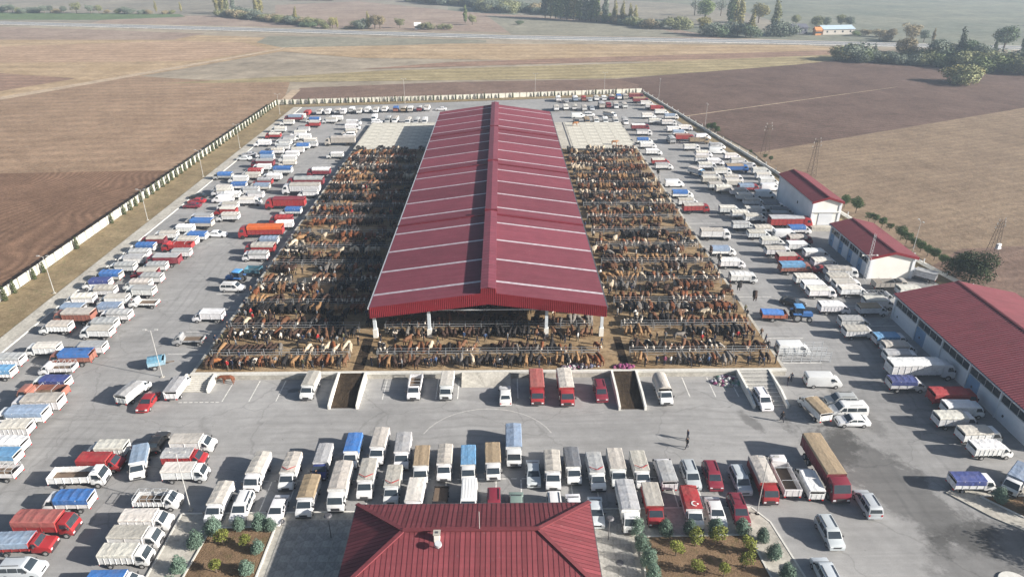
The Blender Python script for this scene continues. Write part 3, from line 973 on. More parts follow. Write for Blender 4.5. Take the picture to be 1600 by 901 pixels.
('round', 249.9, 567.9, 9.1, 'b', 'around the farm beyond the highway'),
('round', 265.3, 577.0, 10.4, 'k', 'around the farm beyond the highway'),
('round', 270.2, 572.2, 9.2, 'b', 'around the farm beyond the highway'),
('bush', 249.2, 517.6, 4.2, 'g', 'around the farm beyond the highway'),
('bush', 258.7, 521.3, 4.7, 'o', 'around the farm beyond the highway'),
('bush', 263.6, 509.8, 6.2, 'o', 'around the farm beyond the highway'),
('round', 263.9, 495.2, 8.0, 'o', 'around the farm beyond the highway'),
('bush', 257.0, 488.3, 5.9, 'o', 'around the farm beyond the highway'),
('round', 269.7, 481.4, 12.6, 'o', 'around the farm beyond the highway'),
('round', 278.5, 481.2, 8.7, 'b', 'around the farm beyond the highway'),
('poplar', 284.5, 481.1, 8.7, 'o', 'around the farm beyond the highway'),
('bush', 193.6, 407.8, 10.8, 'k', 'in the thick hedge at the dark ploughed field'),
('bush', 196.1, 402.9, 10.7, 'b', 'in the thick hedge at the dark ploughed field'),
('bush', 198.9, 398.1, 4.1, 'b', 'in the thick hedge at the dark ploughed field'),
('poplar', 207.2, 402.8, 9.0, 'b', 'in the thick hedge at the dark ploughed field'),
('bush', 212.4, 407.5, 5.8, 'b', 'in the thick hedge at the dark ploughed field'),
('bush', 216.2, 405.0, 5.8, 'b', 'in the thick hedge at the dark ploughed field'),
('bush', 218.8, 400.2, 6.1, 'k', 'in the thick hedge at the dark ploughed field'),
('round', 223.1, 400.1, 13.9, 'o', 'in the thick hedge at the dark ploughed field'),
('bush', 224.9, 395.4, 9.7, 'k', 'in the thick hedge at the dark ploughed field'),
('bush', 228.5, 393.1, 8.0, 'b', 'in the thick hedge at the dark ploughed field'),
('bush', 231.5, 390.7, 9.6, 'k', 'in the thick hedge at the dark ploughed field'),
('round', 235.7, 390.7, 14.4, 'b', 'in the thick hedge at the dark ploughed field'),
('bush', 239.8, 390.6, 10.4, 'd', 'in the thick hedge at the dark ploughed field'),
('round', 241.9, 390.6, 12.0, 'k', 'in the thick hedge at the dark ploughed field'),
('poplar', 245.8, 388.3, 18.3, 'b', 'in the thick hedge at the dark ploughed field'),
('round', 249.3, 388.2, 14.3, 'd', 'in the thick hedge at the dark ploughed field'),
('round', 251.5, 379.4, 13.2, 'b', 'in the thick hedge at the dark ploughed field'),
('bush', 243.3, 371.1, 9.9, 'k', 'in the thick hedge at the dark ploughed field'),
('bush', 250.6, 371.0, 12.2, 'k', 'in the thick hedge at the dark ploughed field'),
('bush', 249.5, 362.9, 10.5, 'g', 'in the thick hedge at the dark ploughed field'),
('bush', 256.9, 362.8, 11.2, 'k', 'in the thick hedge at the dark ploughed field'),
('bush', 261.8, 362.7, 12.7, 'b', 'in the thick hedge at the dark ploughed field'),
('bush', 214.4, 330.6, 10.3, 'k', 'in the thick hedge at the dark ploughed field'),
('bush', 215.2, 334.0, 9.0, 'y', 'in the thick hedge at the dark ploughed field'),
('bush', 262.6, 379.2, 11.7, 'b', 'in the thick hedge at the dark ploughed field'),
('round', 303.2, 437.8, 16.0, 'd', 'in the thick hedge at the dark ploughed field'),
('poplar', 290.8, 427.0, 8.7, 'd', 'in the thick hedge at the dark ploughed field'),
('poplar', 307.8, 426.7, 14.8, 'd', 'in the thick hedge at the dark ploughed field'),
('round', 271.0, 366.6, 12.8, 'k', 'in the thick hedge at the dark ploughed field'),
('round', 274.8, 362.5, 12.7, 'b', 'in the thick hedge at the dark ploughed field'),
('bush', 198.4, 396.8, 7.5, 'b', 'low in the thick hedge at the dark ploughed field'),
('bush', 202.1, 398.7, 8.6, 'g', 'low in the thick hedge at the dark ploughed field'),
('bush', 205.5, 396.7, 6.7, 'b', 'low in the thick hedge at the dark ploughed field'),
('bush', 208.3, 395.0, 5.3, 'k', 'low in the thick hedge at the dark ploughed field'),
('bush', 211.4, 395.4, 7.8, 'b', 'low in the thick hedge at the dark ploughed field'),
('bush', 213.2, 396.7, 5.1, 'k', 'low in the thick hedge at the dark ploughed field'),
('bush', 214.4, 393.4, 5.8, 'b', 'low in the thick hedge at the dark ploughed field'),
('bush', 217.0, 388.3, 6.5, 'b', 'low in the thick hedge at the dark ploughed field'),
('bush', 218.4, 388.1, 5.2, 'b', 'low in the thick hedge at the dark ploughed field'),
('bush', 222.2, 388.4, 7.0, 'b', 'low in the thick hedge at the dark ploughed field'),
('bush', 225.8, 391.7, 6.5, 'g', 'low in the thick hedge at the dark ploughed field'),
('bush', 227.2, 385.6, 7.1, 'k', 'low in the thick hedge at the dark ploughed field'),
('bush', 229.4, 384.0, 6.9, 'k', 'low in the thick hedge at the dark ploughed field'),
('bush', 233.9, 388.2, 5.8, 'b', 'low in the thick hedge at the dark ploughed field'),
('bush', 231.7, 381.8, 8.2, 'g', 'low in the thick hedge at the dark ploughed field'),
('bush', 234.3, 379.9, 5.9, 'g', 'low in the thick hedge at the dark ploughed field'),
('bush', 239.4, 380.6, 5.9, 'g', 'low in the thick hedge at the dark ploughed field'),
('bush', 241.6, 383.9, 7.2, 'b', 'low in the thick hedge at the dark ploughed field'),
('bush', 243.5, 378.7, 6.6, 'g', 'low in the thick hedge at the dark ploughed field'),
('bush', 243.6, 376.6, 5.5, 'g', 'low in the thick hedge at the dark ploughed field'),
('bush', 248.2, 379.8, 7.2, 'k', 'low in the thick hedge at the dark ploughed field'),
('bush', 247.8, 374.4, 7.0, 'b', 'low in the thick hedge at the dark ploughed field'),
('bush', 250.7, 374.9, 6.6, 'g', 'low in the thick hedge at the dark ploughed field'),
('bush', 252.6, 371.2, 5.8, 'b', 'low in the thick hedge at the dark ploughed field'),
('bush', 259.4, 376.8, 8.0, 'b', 'low in the thick hedge at the dark ploughed field'),
('bush', 258.4, 370.7, 5.9, 'k', 'low in the thick hedge at the dark ploughed field'),
('bush', 260.5, 368.7, 6.2, 'k', 'low in the thick hedge at the dark ploughed field'),
('bush', 265.6, 373.8, 4.8, 'b', 'low in the thick hedge at the dark ploughed field'),
('bush', 265.4, 367.9, 6.0, 'g', 'low in the thick hedge at the dark ploughed field'),
('bush', 268.1, 368.2, 6.1, 'g', 'low in the thick hedge at the dark ploughed field'),
('bush', 269.6, 367.8, 7.4, 'g', 'low in the thick hedge at the dark ploughed field'),
('bush', 272.1, 366.9, 4.7, 'b', 'low in the thick hedge at the dark ploughed field'),
('bush', 274.5, 366.5, 6.5, 'g', 'low in the thick hedge at the dark ploughed field'),
('bush', 278.3, 368.5, 5.3, 'b', 'low in the thick hedge at the dark ploughed field'),
('bush', -239.0, 872.7, 3.8, 'd', 'on the far edge of the upper pasture'),
('bush', -235.4, 869.8, 3.8, 'd', 'on the far edge of the upper pasture'),
('bush', -233.3, 872.2, 3.8, 'd', 'on the far edge of the upper pasture'),
('bush', -230.4, 872.0, 3.8, 'd', 'on the far edge of the upper pasture'),
('bush', -227.7, 872.3, 3.8, 'd', 'on the far edge of the upper pasture'),
('bush', -224.4, 870.1, 3.8, 'd', 'on the far edge of the upper pasture'),
('bush', -222.1, 872.3, 3.8, 'd', 'on the far edge of the upper pasture'),
('bush', -219.6, 873.5, 3.8, 'd', 'on the far edge of the upper pasture'),
('bush', -216.6, 872.7, 3.8, 'd', 'on the far edge of the upper pasture'),
('bush', -213.7, 872.2, 3.8, 'd', 'on the far edge of the upper pasture'),
('bush', -210.2, 869.1, 3.8, 'd', 'on the far edge of the upper pasture'),
('bush', -208.3, 873.1, 3.8, 'd', 'on the far edge of the upper pasture'),
('bush', -205.6, 873.4, 3.8, 'd', 'on the far edge of the upper pasture'),
('bush', -201.9, 869.4, 3.8, 'd', 'on the far edge of the upper pasture'),
('bush', -199.2, 869.7, 3.8, 'd', 'on the far edge of the upper pasture'),
('bush', -195.8, 867.0, 3.8, 'd', 'on the far edge of the upper pasture')]
YOUNG = [(72.4, 238.6, 3.6), (73.2, 235.9, 3.0), (71.6, 241.4, 2.6), (79.1, 204.9, 1.6), (79.9, 202.1, 1.8), (76.7, 210.7, 1.4), (83.9, 161.5, 3.6), (85.1, 157.8, 4.3), (85.5, 152.1, 2.4), (86.4, 150.9, 2.4), (86.6, 148.0, 2.7), (87.3, 146.0, 2.0), (87.1, 140.7, 3.5), (87.2, 138.5, 2.9), (87.6, 136.3, 2.5), (87.8, 133.9, 2.8), (88.0, 131.6, 2.7), (88.3, 129.6, 3.0), (88.4, 127.0, 2.7)]

# ------------------------------------------------------------------ materials of the setting
def asphalt_mat():
    m, nt, b = new_mat('asphalt', 0.85, 0, 0.25)
    tc = nd(nt, 'ShaderNodeTexCoord')
    def noise(scale, detail=6, rough=0.6, vec=None):
        n = nd(nt, 'ShaderNodeTexNoise')
        n.inputs['Scale'].default_value = scale
        n.inputs['Detail'].default_value = detail
        n.inputs['Roughness'].default_value = rough
        nt.links.new(vec or tc.outputs['Object'], n.inputs['Vector'])
        return n.outputs[0]
    def rng(val, a, b_, c, d):
        r = nd(nt, 'ShaderNodeMapRange')
        for k, v in (('From Min', a), ('From Max', b_), ('To Min', c), ('To Max', d)):
            r.inputs[k].default_value = v
        nt.links.new(val, r.inputs['Value'])
        return r.outputs[0]
    def math2(op, a, b_):
        q = nd(nt, 'ShaderNodeMath', operation=op)
        for k, v in enumerate((a, b_)):
            if isinstance(v, (int, float)):
                q.inputs[k].default_value = v
            else:
                nt.links.new(v, q.inputs[k])
        return q.outputs[0]
    big = rng(noise(0.045, 5), 0.3, 0.7, 0.80, 1.2)
    mid = rng(noise(0.5, 8, 0.7), 0.3, 0.7, 0.86, 1.12)
    grit = rng(noise(9.0, 3, 0.8), 0.25, 0.75, 0.86, 1.14)
    mp = nd(nt, 'ShaderNodeMapping')
    mp.inputs['Scale'].default_value = (0.03, 1.2, 1)
    nt.links.new(tc.outputs['Object'], mp.inputs['Vector'])
    streak = rng(noise(1.0, 4, 0.6, mp.outputs[0]), 0.35, 0.65, 0.93, 1.06)
    v = math2('MULTIPLY', math2('MULTIPLY', big, mid), math2('MULTIPLY', grit, streak))
    # stains and darker patches, each with a shape of its own on the ground
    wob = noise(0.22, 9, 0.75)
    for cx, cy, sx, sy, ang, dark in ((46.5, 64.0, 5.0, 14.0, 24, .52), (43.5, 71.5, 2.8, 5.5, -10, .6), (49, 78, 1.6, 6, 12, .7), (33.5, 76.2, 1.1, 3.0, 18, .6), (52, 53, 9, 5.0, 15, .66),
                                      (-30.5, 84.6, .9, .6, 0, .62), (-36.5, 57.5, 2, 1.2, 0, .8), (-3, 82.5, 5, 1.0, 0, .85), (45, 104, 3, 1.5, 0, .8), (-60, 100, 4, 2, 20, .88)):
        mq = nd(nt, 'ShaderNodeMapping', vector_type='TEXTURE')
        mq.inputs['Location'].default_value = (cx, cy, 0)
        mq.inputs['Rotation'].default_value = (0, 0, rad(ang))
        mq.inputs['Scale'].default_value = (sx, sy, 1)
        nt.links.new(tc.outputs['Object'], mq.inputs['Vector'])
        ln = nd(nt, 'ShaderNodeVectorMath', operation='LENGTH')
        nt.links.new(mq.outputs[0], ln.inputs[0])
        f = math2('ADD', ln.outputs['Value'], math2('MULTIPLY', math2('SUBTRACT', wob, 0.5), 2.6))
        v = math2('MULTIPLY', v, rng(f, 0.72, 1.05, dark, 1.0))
    sxy = nd(nt, 'ShaderNodeSeparateXYZ'); nt.links.new(tc.outputs['Object'], sxy.inputs[0])
    wander = math2('MULTIPLY', math2('SUBTRACT', noise(.035, 3, .5), .5), 9.0)
    fade = rng(noise(.09, 4, .6), .38, .62, 0.0, 1.0)
    for axis, cs in (('Y', (71.9, 73.6, 75.6, 77.3, 78.9)), ('X', (-59.5, -57.8, -56.2, -54.4, 52.3, 54.0, 55.6, 57.4, 46.5, 48.2))):
        q = math2('ADD', sxy.outputs[axis], wander)
        for c in cs:
            d = nd(nt, 'ShaderNodeMath', operation='ABSOLUTE'); nt.links.new(math2('SUBTRACT', q, c), d.inputs[0])
            t_ = math2('MULTIPLY', rng(d.outputs[0], .10, .34, .13, 0.0), fade)
            v = math2('MULTIPLY', v, math2('SUBTRACT', 1.0, t_))
    vo = nd(nt, 'ShaderNodeTexVoronoi', feature='DISTANCE_TO_EDGE')
    vo.inputs['Scale'].default_value = 0.085
    wv = nd(nt, 'ShaderNodeVectorMath', operation='MULTIPLY_ADD')
    nz = nd(nt, 'ShaderNodeTexNoise'); nz.inputs['Scale'].default_value = .25; nz.inputs['Detail'].default_value = 6
    nt.links.new(tc.outputs['Object'], nz.inputs['Vector'])
    wv.inputs[1].default_value = (5, 5, 0)
    nt.links.new(nz.outputs['Color'], wv.inputs[0]); nt.links.new(tc.outputs['Object'], wv.inputs[2])
    nt.links.new(wv.outputs[0], vo.inputs['Vector'])
    crack = rng(vo.outputs['Distance'], 0.0, 0.012, 0.80, 1.0)
    v = math2('MULTIPLY', v, crack)
    vp = nd(nt, 'ShaderNodeTexVoronoi'); vp.inputs['Scale'].default_value = 0.05
    nt.links.new(mp.outputs[0], vp.inputs['Vector'])
    sepc = nd(nt, 'ShaderNodeSeparateColor'); nt.links.new(vp.outputs['Color'], sepc.inputs[0])
    v = math2('MULTIPLY', v, rng(sepc.outputs[0], 0, 1, .94, 1.05))
    spot = rng(noise(1.6, 3, .5), .68, .74, 1.0, .72)
    v = math2('MULTIPLY', v, spot)
    mx = nd(nt, 'ShaderNodeMix', data_type='RGBA', blend_type='MULTIPLY')
    mx.inputs['Factor'].default_value = 1
    mx.inputs['A'].default_value = (0.285, 0.282, 0.278, 1)
    nt.links.new(v, mx.inputs['B'])
    nt.links.new(mx.outputs['Result'], b.inputs['Base Color'])
    bp = nd(nt, 'ShaderNodeBump')
    bp.inputs['Strength'].default_value = 0.12
    bp.inputs['Distance'].default_value = 0.05
    nt.links.new(grit, bp.inputs['Height'])
    nt.links.new(bp.outputs[0], b.inputs['Normal'])
    return m

def roof_mat(name, col, rough=0.55):
    m, nt, b = new_mat(name, rough, 0.0, 0.3)
    tc = nd(nt, 'ShaderNodeTexCoord')
    n = nd(nt, 'ShaderNodeTexNoise')
    n.inputs['Scale'].default_value = 0.35
    n.inputs['Detail'].default_value = 7
    n.inputs['Roughness'].default_value = 0.7
    nt.links.new(tc.outputs['Object'], n.inputs['Vector'])
    mp = nd(nt, 'ShaderNodeMapping')
    mp.inputs['Scale'].default_value = (0.06, 2.2, 1)
    nt.links.new(tc.outputs['Object'], mp.inputs['Vector'])
    n2 = nd(nt, 'ShaderNodeTexNoise')
    n2.inputs['Scale'].default_value = 1.0
    n2.inputs['Detail'].default_value = 3
    nt.links.new(mp.outputs[0], n2.inputs['Vector'])
    mu = nd(nt, 'ShaderNodeMath', operation='ADD')
    nt.links.new(n.outputs[0], mu.inputs[0])
    nt.links.new(n2.outputs[0], mu.inputs[1])
    r = nd(nt, 'ShaderNodeValToRGB')
    e = r.color_ramp.elements
    e[0].position, e[1].position = 0.36, 0.68
    e[0].color = tuple(c * .8 for c in col) + (1,)
    e[1].color = tuple(c * 1.2 for c in col) + (1,)
    hf = nd(nt, 'ShaderNodeMath', operation='MULTIPLY')
    hf.inputs[1].default_value = 0.5
    nt.links.new(mu.outputs[0], hf.inputs[0])
    nt.links.new(hf.outputs[0], r.inputs[0])
    oi = nd(nt, 'ShaderNodeObjectInfo')
    r3 = nd(nt, 'ShaderNodeMapRange'); r3.inputs['To Min'].default_value = .80; r3.inputs['To Max'].default_value = 1.16
    nt.links.new(oi.outputs['Random'], r3.inputs['Value'])
    mx = nd(nt, 'ShaderNodeMix', data_type='RGBA', blend_type='MULTIPLY'); mx.inputs['Factor'].default_value = 1
    nt.links.new(r.outputs[0], mx.inputs['A']); nt.links.new(r3.outputs[0], mx.inputs['B'])
    # bird droppings and dust specks
    n4 = nd(nt, 'ShaderNodeTexNoise'); n4.inputs['Scale'].default_value = 2.3; n4.inputs['Detail'].default_value = 5
    nt.links.new(tc.outputs['Object'], n4.inputs['Vector'])
    r4 = nd(nt, 'ShaderNodeMapRange'); r4.inputs['From Min'].default_value = .62; r4.inputs['From Max'].default_value = .8; r4.inputs['To Max'].default_value = .35
    nt.links.new(n4.outputs[0], r4.inputs['Value'])
    m5 = nd(nt, 'ShaderNodeMix', data_type='RGBA'); m5.inputs['B'].default_value = (.26, .17, .17, 1)
    nt.links.new(r4.outputs[0], m5.inputs['Factor']); nt.links.new(mx.outputs['Result'], m5.inputs['A'])
    nt.links.new(m5.outputs['Result'], b.inputs['Base Color'])
    return m

M = {}
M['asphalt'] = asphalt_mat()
M['concrete'] = soil('concrete', (.36, .34, .30), (.46, .44, .39), scale=0.6, bump=0.12, fine=6)
M['slab'] = soil('yard_concrete', (.46, .44, .385), (.56, .54, .47), scale=0.6, bump=0.1, fine=5)
M['pen_floor'] = soil('pen_floor', (.21, .142, .075), (.31, .228, .138), scale=1.2, bump=0.35, fine=4, c3=(.11, .066, .034))
M['ramp_dirt'] = soil('manure', (.028, .020, .014), (.06, .043, .028), scale=3, bump=0.7, fine=6)
M['verge'] = soil('dry_grass', (.19, .145, .085), (.27, .21, .125), scale=0.8, bump=0.5, fine=4, c3=(.15, .145, .075))
M['mulch'] = soil('mulch', (.15, .10, .062), (.23, .155, .095), scale=2, bump=0.8, fine=14, c3=(.12, .10, .045))
M['paving'] = soil('paving', (.27, .265, .25), (.33, .32, .30), scale=2, bump=0.15, fine=10)
M['wall_white'] = flat('whitewash', (.70, .69, .64), 0.85, var=.12, scale=.8)
M['wall_panel'] = flat('panel_render', (.58, .565, .50), 0.9, var=.16, scale=.9)
M['shed_white'] = flat('shed_plaster', (.72, .74, .77), 0.8, var=.06, scale=.5)
M['shed_cream'] = flat('shed_gable', (.80, .78, .73), 0.8, var=.06, scale=.5)
M['shed_blue'] = flat('blue_door', (.20, .33, .50), 0.6, var=.12, scale=1)
M['roof'] = roof_mat('roof_red', (.165, .043, .060))
M['roof_shed'] = roof_mat('roof_shed', (.15, .034, .045), .75)
M['roof_office'] = roof_mat('roof_office', (.178, .042, .050), 0.65)
M['fascia'] = roof_mat('fascia_red', (.20, .016, .024), 0.6)
M['seam'] = flat('seam_dark', (.085, .012, .02), .6)
M['joint'] = roof_mat('joint_red', (.13, .010, .018), 0.6)
M['skylight'] = flat('skylight', (.44, .40, .43), 0.4, var=.22, scale=1.4)
M['steel'] = flat('galvanised', (.50, .52, .54), 0.5, 0.3, var=.1)
M['pen_steel'] = flat('pen_pipe', (.30, .31, .32), 0.6, 0.3, var=.2)
M['steel_dark'] = flat('dark_steel', (.10, .10, .11), 0.6, 0.3)
M['pole'] = flat('pole_paint', (.42, .42, .41), 0.5)
M['line'] = flat('road_paint', (.62, .61, .58), 0.8, var=.3, scale=2.5)
M['worn'] = flat('worn_paint', (.40, .39, .375), 0.85, var=.2, scale=2.0)
M['glass'] = flat('window_glass', (.035, .045, .055), 0.08, 0.0, 0.8)
M['lamp'] = flat('lamp_glass', (.75, .75, .72), 0.25)
M['column'] = flat('column_paint', (.55, .60, .64), 0.55)
M['kerb'] = flat('kerb_stone', (.58, .57, .53), 0.85, var=.1)

def sheet(name, pts, z, mat, parent=None, thick=None):
    mb = MB()
    if thick:
        mb.slab([(p[0], p[1], z) for p in pts], (0, 0, -thick))
    else:
        mb.poly([(p[0], p[1], z) for p in pts])
    me = mb.mesh(name, mat)
    # keep faces up
    bm = bmesh.new(); bm.from_mesh(me)
    if thick:
        bmesh.ops.recalc_face_normals(bm, faces=bm.faces)
    else:
        for f in bm.faces:
            if f.normal.z < 0:
                f.normal_flip()
    bmesh.ops.triangulate(bm, faces=[f for f in bm.faces if len(f.verts) > 4])
    bm.to_mesh(me); bm.free()
    return struct(name, me, parent)

# ------------------------------------------------------------------ ground and fields
sheet('terrain', [(-4000, -300), (4000, -300), (4000, 5000), (-4000, 5000)], -0.30, soil('far_earth', (.24, .205, .16), (.34, .29, .22), scale=.02, bump=.2, fine=.3))
FIELD_MATS = {
    'plough_brown': dict(c1=(.15, .09, .058), c2=(.20, .122, .08), scale=.25, furrow=(35, 1.9, .20, 130), bump=.8, fine=3.2),
    'stubble': dict(c3=(.31, .24, .17), c1=(.225, .152, .10), c2=(.295, .204, .137), scale=.22, furrow=(88, 7.0, .10, 20), bump=.6, fine=2.6),
    'tan': dict(c1=(.31, .225, .135), c2=(.38, .285, .185), scale=.15, furrow=(90, 14, .10, 10), bump=.5, fine=1.2),
    'tan_pink': dict(c1=(.31, .215, .145), c2=(.37, .26, .18), scale=.15, furrow=(90, 9, .10, 10), bump=.5, fine=1.2),
    'mauve': dict(c1=(.24, .18, .145), c2=(.30, .235, .19), scale=.1, furrow=(90, 10, .06, 8), bump=.4, fine=.9),
    'grey_green': dict(c1=(.19, .185, .145), c2=(.25, .235, .185), scale=.08, bump=.4, fine=.8),
    'olive': dict(c1=(.25, .205, .115), c2=(.32, .265, .155), scale=.2, furrow=(85, 9, .14, 12), bump=.5, fine=1.5),
    'red_brown': dict(c1=(.21, .135, .10), c2=(.27, .18, .13), scale=.2, furrow=(88, 8, .14, 10), bump=.6, fine=1.6),
    'dark_plough': dict(c1=(.10, .066, .053), c2=(.142, .096, .078), scale=.25, furrow=(70, 2.2, .10, 10), bump=.9, fine=3.4),
    'dark_brown': dict(c1=(.15, .10, .078), c2=(.195, .135, .105), scale=.25, furrow=(86, 3, .10, 10), bump=.9, fine=3.0),
    'stubble_grey': dict(c3=(.27, .21, .15), c1=(.18, .13, .09), c2=(.245, .182, .125), scale=.3, furrow=(70, 3, .07, 10), bump=.7, fine=3.6),
    'crop_green': dict(c1=(.09, .13, .065), c2=(.12, .165, .08), scale=.2, bump=.5, fine=1.0),
    'pale_track': dict(c1=(.36, .28, .20), c2=(.44, .35, .26), scale=1, bump=.3, fine=2),
    'far_grey': dict(c1=(.19, .175, .145), c2=(.26, .235, .19), scale=.06, bump=.3, fine=.5),
    'far_green': dict(c1=(.13, .145, .115), c2=(.20, .20, .155), scale=.06, bump=.3, fine=.5),
}
_fm = {}
fz = -0.25
for nm, kind, pts in FIELDS:
    if kind not in _fm:
        _fm[kind] = soil(kind, **FIELD_MATS[kind])
    sheet(nm, pts, fz, _fm[kind])
    fz += 0.006

# highway beyond the fields
hw = [(-900, 742), (-405, 613), (-184, 561), (7, 511), (175, 484), (322, 451), (700, 365)]
def along(pts, off):
    out = []
    for i, p in enumerate(pts):
        a = Vector(pts[max(0, i-1)]); b = Vector(pts[min(len(pts)-1, i+1)])
        d = (b - a).normalized()
        out.append((p[0] - d.y * off, p[1] + d.x * off))
    return out
def ribbon(name, pts, o0, o1, z, mat, parent=None, thick=None):
    return sheet(name, along(pts, o0) + along(pts, o1)[::-1], z, mat, parent, thick)
M['hw'] = flat('highway_asphalt', (.15, .16, .175), .8, var=.1, scale=.2)
M['gravel'] = soil('road_gravel', (.52, .50, .46), (.64, .61, .56), scale=1, bump=.3, fine=2)
ribbon('road_verge', hw, -10.5, 9.5, 0.25, M['gravel'], None, .5)
road = ribbon('road', hw, -7.6, 7.6, 0.29, M['hw'], None, .03)
ribbon('median_strip', hw, -.7, .7, 0.40, M['gravel'], road, .12)
for off in (-7.2, 7.2, -1.6, 1.6):
    ribbon('edge_line', hw, off - .15, off + .15, 0.296, M['line'], road)
rail = MB()
for a, b in zip(along(hw, -9.0)[:-1], along(hw, -9.0)[1:]):
    rail.bar((a[0], a[1], .95), (b[0], b[1], .95), .12, .35)
    L = (Vector(b) - Vector(a)).length
    for k in range(int(L / 8)):
        t = k * 8 / L
        x, y = a[0] + (b[0]-a[0]) * t, a[1] + (b[1]-a[1]) * t
        rail.box(x - .08, y - .08, .2, x + .08, y + .08, 1.1)
tag(ob('guard_rail', rail.mesh('guard_rail', M['steel'])), 'pale steel guard rail along the near edge of the highway', 'guard rail')

# ------------------------------------------------------------------ market ground
lot_pts = [(-79.5, 20), (100, 20), (86, 104), (81, 127), (73.5, 190), (57.5, 303), (-79.5, 281)]
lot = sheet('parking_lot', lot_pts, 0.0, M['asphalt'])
sheet('grass_verge', [(-91, 20), (-82.6, 20), (-82.6, 281), (57.5, 303.5), (61, 309), (-91, 285.5)], -0.02, M['verge'])
sheet('grass_strip', [(86.2, 104), (90.5, 104), (84.8, 127), (77.5, 190), (61.5, 309), (57.6, 303), (73.7, 190), (81.2, 127)], -0.02, M['verge'])
sheet('grass_corner', [(100.2, 20), (125, 20), (90.5, 104), (86.2, 104)], -0.02, M['verge'])
pv = sheet('pavement', [(-82.6, 20), (-79.6, 20), (-79.6, 281), (-82.6, 281)], 0.10, M['concrete'], None, .14)
kb = MB()
for k in range(130):
    y = 20.5 + k * 2.0
    kb.box(-79.6, y, 0, -79.35, y + 1.96, 0.14)
tag(ob('kerb', kb.mesh('kerb', M['kerb'])), 'pale stone kerb edging the lot under the shrub-lined wall', 'kerb', kind='structure')

# painted bays
def stripe(a, b, w=.14, z=.006, mat=None):
    a, b = Vector((a[0], a[1], 0)), Vector((b[0], b[1], 0))
    d = (b - a).normalized(); q = Vector((-d.y, d.x, 0)) * w / 2
    me = MB().poly([(p.x, p.y, z) for p in (a - q, b - q, b + q, a + q)]).mesh('parking_line', mat or M['line'])
    return struct('parking_line', me, lot)
for k in range(5):
    stripe((-39.9 + 3.8 * k, 82.0), (-39.9 + 3.8 * k, 87.2))
for x in (-17.3, -13.5, -9.7, -6.6, 2.0, 5.8, 9.6, 13.4, 22.9, 26.6, 30.3, 33.6):
    stripe((x, 82.2), (x, 87.2))
for k in range(8):
    stripe((-46 + .75 * k, 81.9), (-45.5 + .75 * k, 81.9))
for k in range(46):
    stripe((-33 + k * 1.3, 65.6), (-32.3 + k * 1.3, 65.6), .12)
for k in range(20):
    stripe((-34 + k * 3.0, 60.6), (-34 + k * 3.0, 65.4))
for k in range(11):
    stripe((43.2, 91 + k * 7.5), (49.2, 91 + k * 7.5))
for k in range(22):
    stripe((-47.2, 95 + k * 7), (-53, 95 + k * 7), .12)
arc = []
for k in range(15):
    t = rad(20 + k * 10)
    arc.append((-2.2 + 9.0 * math.cos(t), 71.5 + 8.3 * math.sin(t)))
for a, b in zip(arc[:-1], arc[1:]):
    stripe(a, b, .16, .006, M['worn'])
for k in range(24):
    stripe((60.8, 88 + k * 3.6), (66.5, 88 + k * 3.6), .12)

# ------------------------------------------------------------------ raised pen platform
PZ = 1.10
PX0, PX1, PY0, PY1 = -46.3, 42.2, 87.5, 249.0
pb = MB().box(PX0, PY0, -.2, PX1, PY1, PZ)
plat = struct('pen_platform', pb.mesh('pen_platform', M['concrete']))
sheet('pen_floor', [(PX0 + .45, PY0 + .5), (PX1 - .45, PY0 + .5), (PX1 - .45, 213.2), (PX0 + .45, 213.2)], PZ + .006, M['pen_floor'], plat)
lip = MB()
lip.box(PX0 - .05, PY0 - .06, PZ - .3, PX1 + .05, PY0 + .35, PZ + .02)
ob('platform_lip', lip.mesh('platform_lip', M['kerb']), plat)
slab_me = MB().box(-2.27, -2.15, 0, 2.27, 2.15, .035).mesh('yard_slab', M['slab'])
for x0, nx in ((PX0 + .3, 5), (22.2, 4)):
    w = 4.6 if nx == 5 else 4.9
    for i in range(nx):
        for j in range(8):
            ob('yard_slab', slab_me, plat, (x0 + (i + .5) * w, 213.6 + (j + .5) * 4.36, PZ + .002), 0, None, (w / 4.6, 1, 1))
chan = MB().box(-22.4, 213.6, PZ + .004, -21.7, 248.6, PZ + .03)
chan.box(21.2, 213.6, PZ + .004, 21.6, 248.6, PZ + .03)
ob('drain_channel', chan.mesh('drain_channel', M['steel_dark']), plat)
drn = MB().box(-22.5, 88.2, PZ + .01, -20.9, 97.5, PZ + .03)
drn.box(17.7, 88.2, PZ + .01, 18.9, 97.5, PZ + .03)
ob('dark_gutter', drn.mesh('dark_gutter', M['ramp_dirt']), plat)

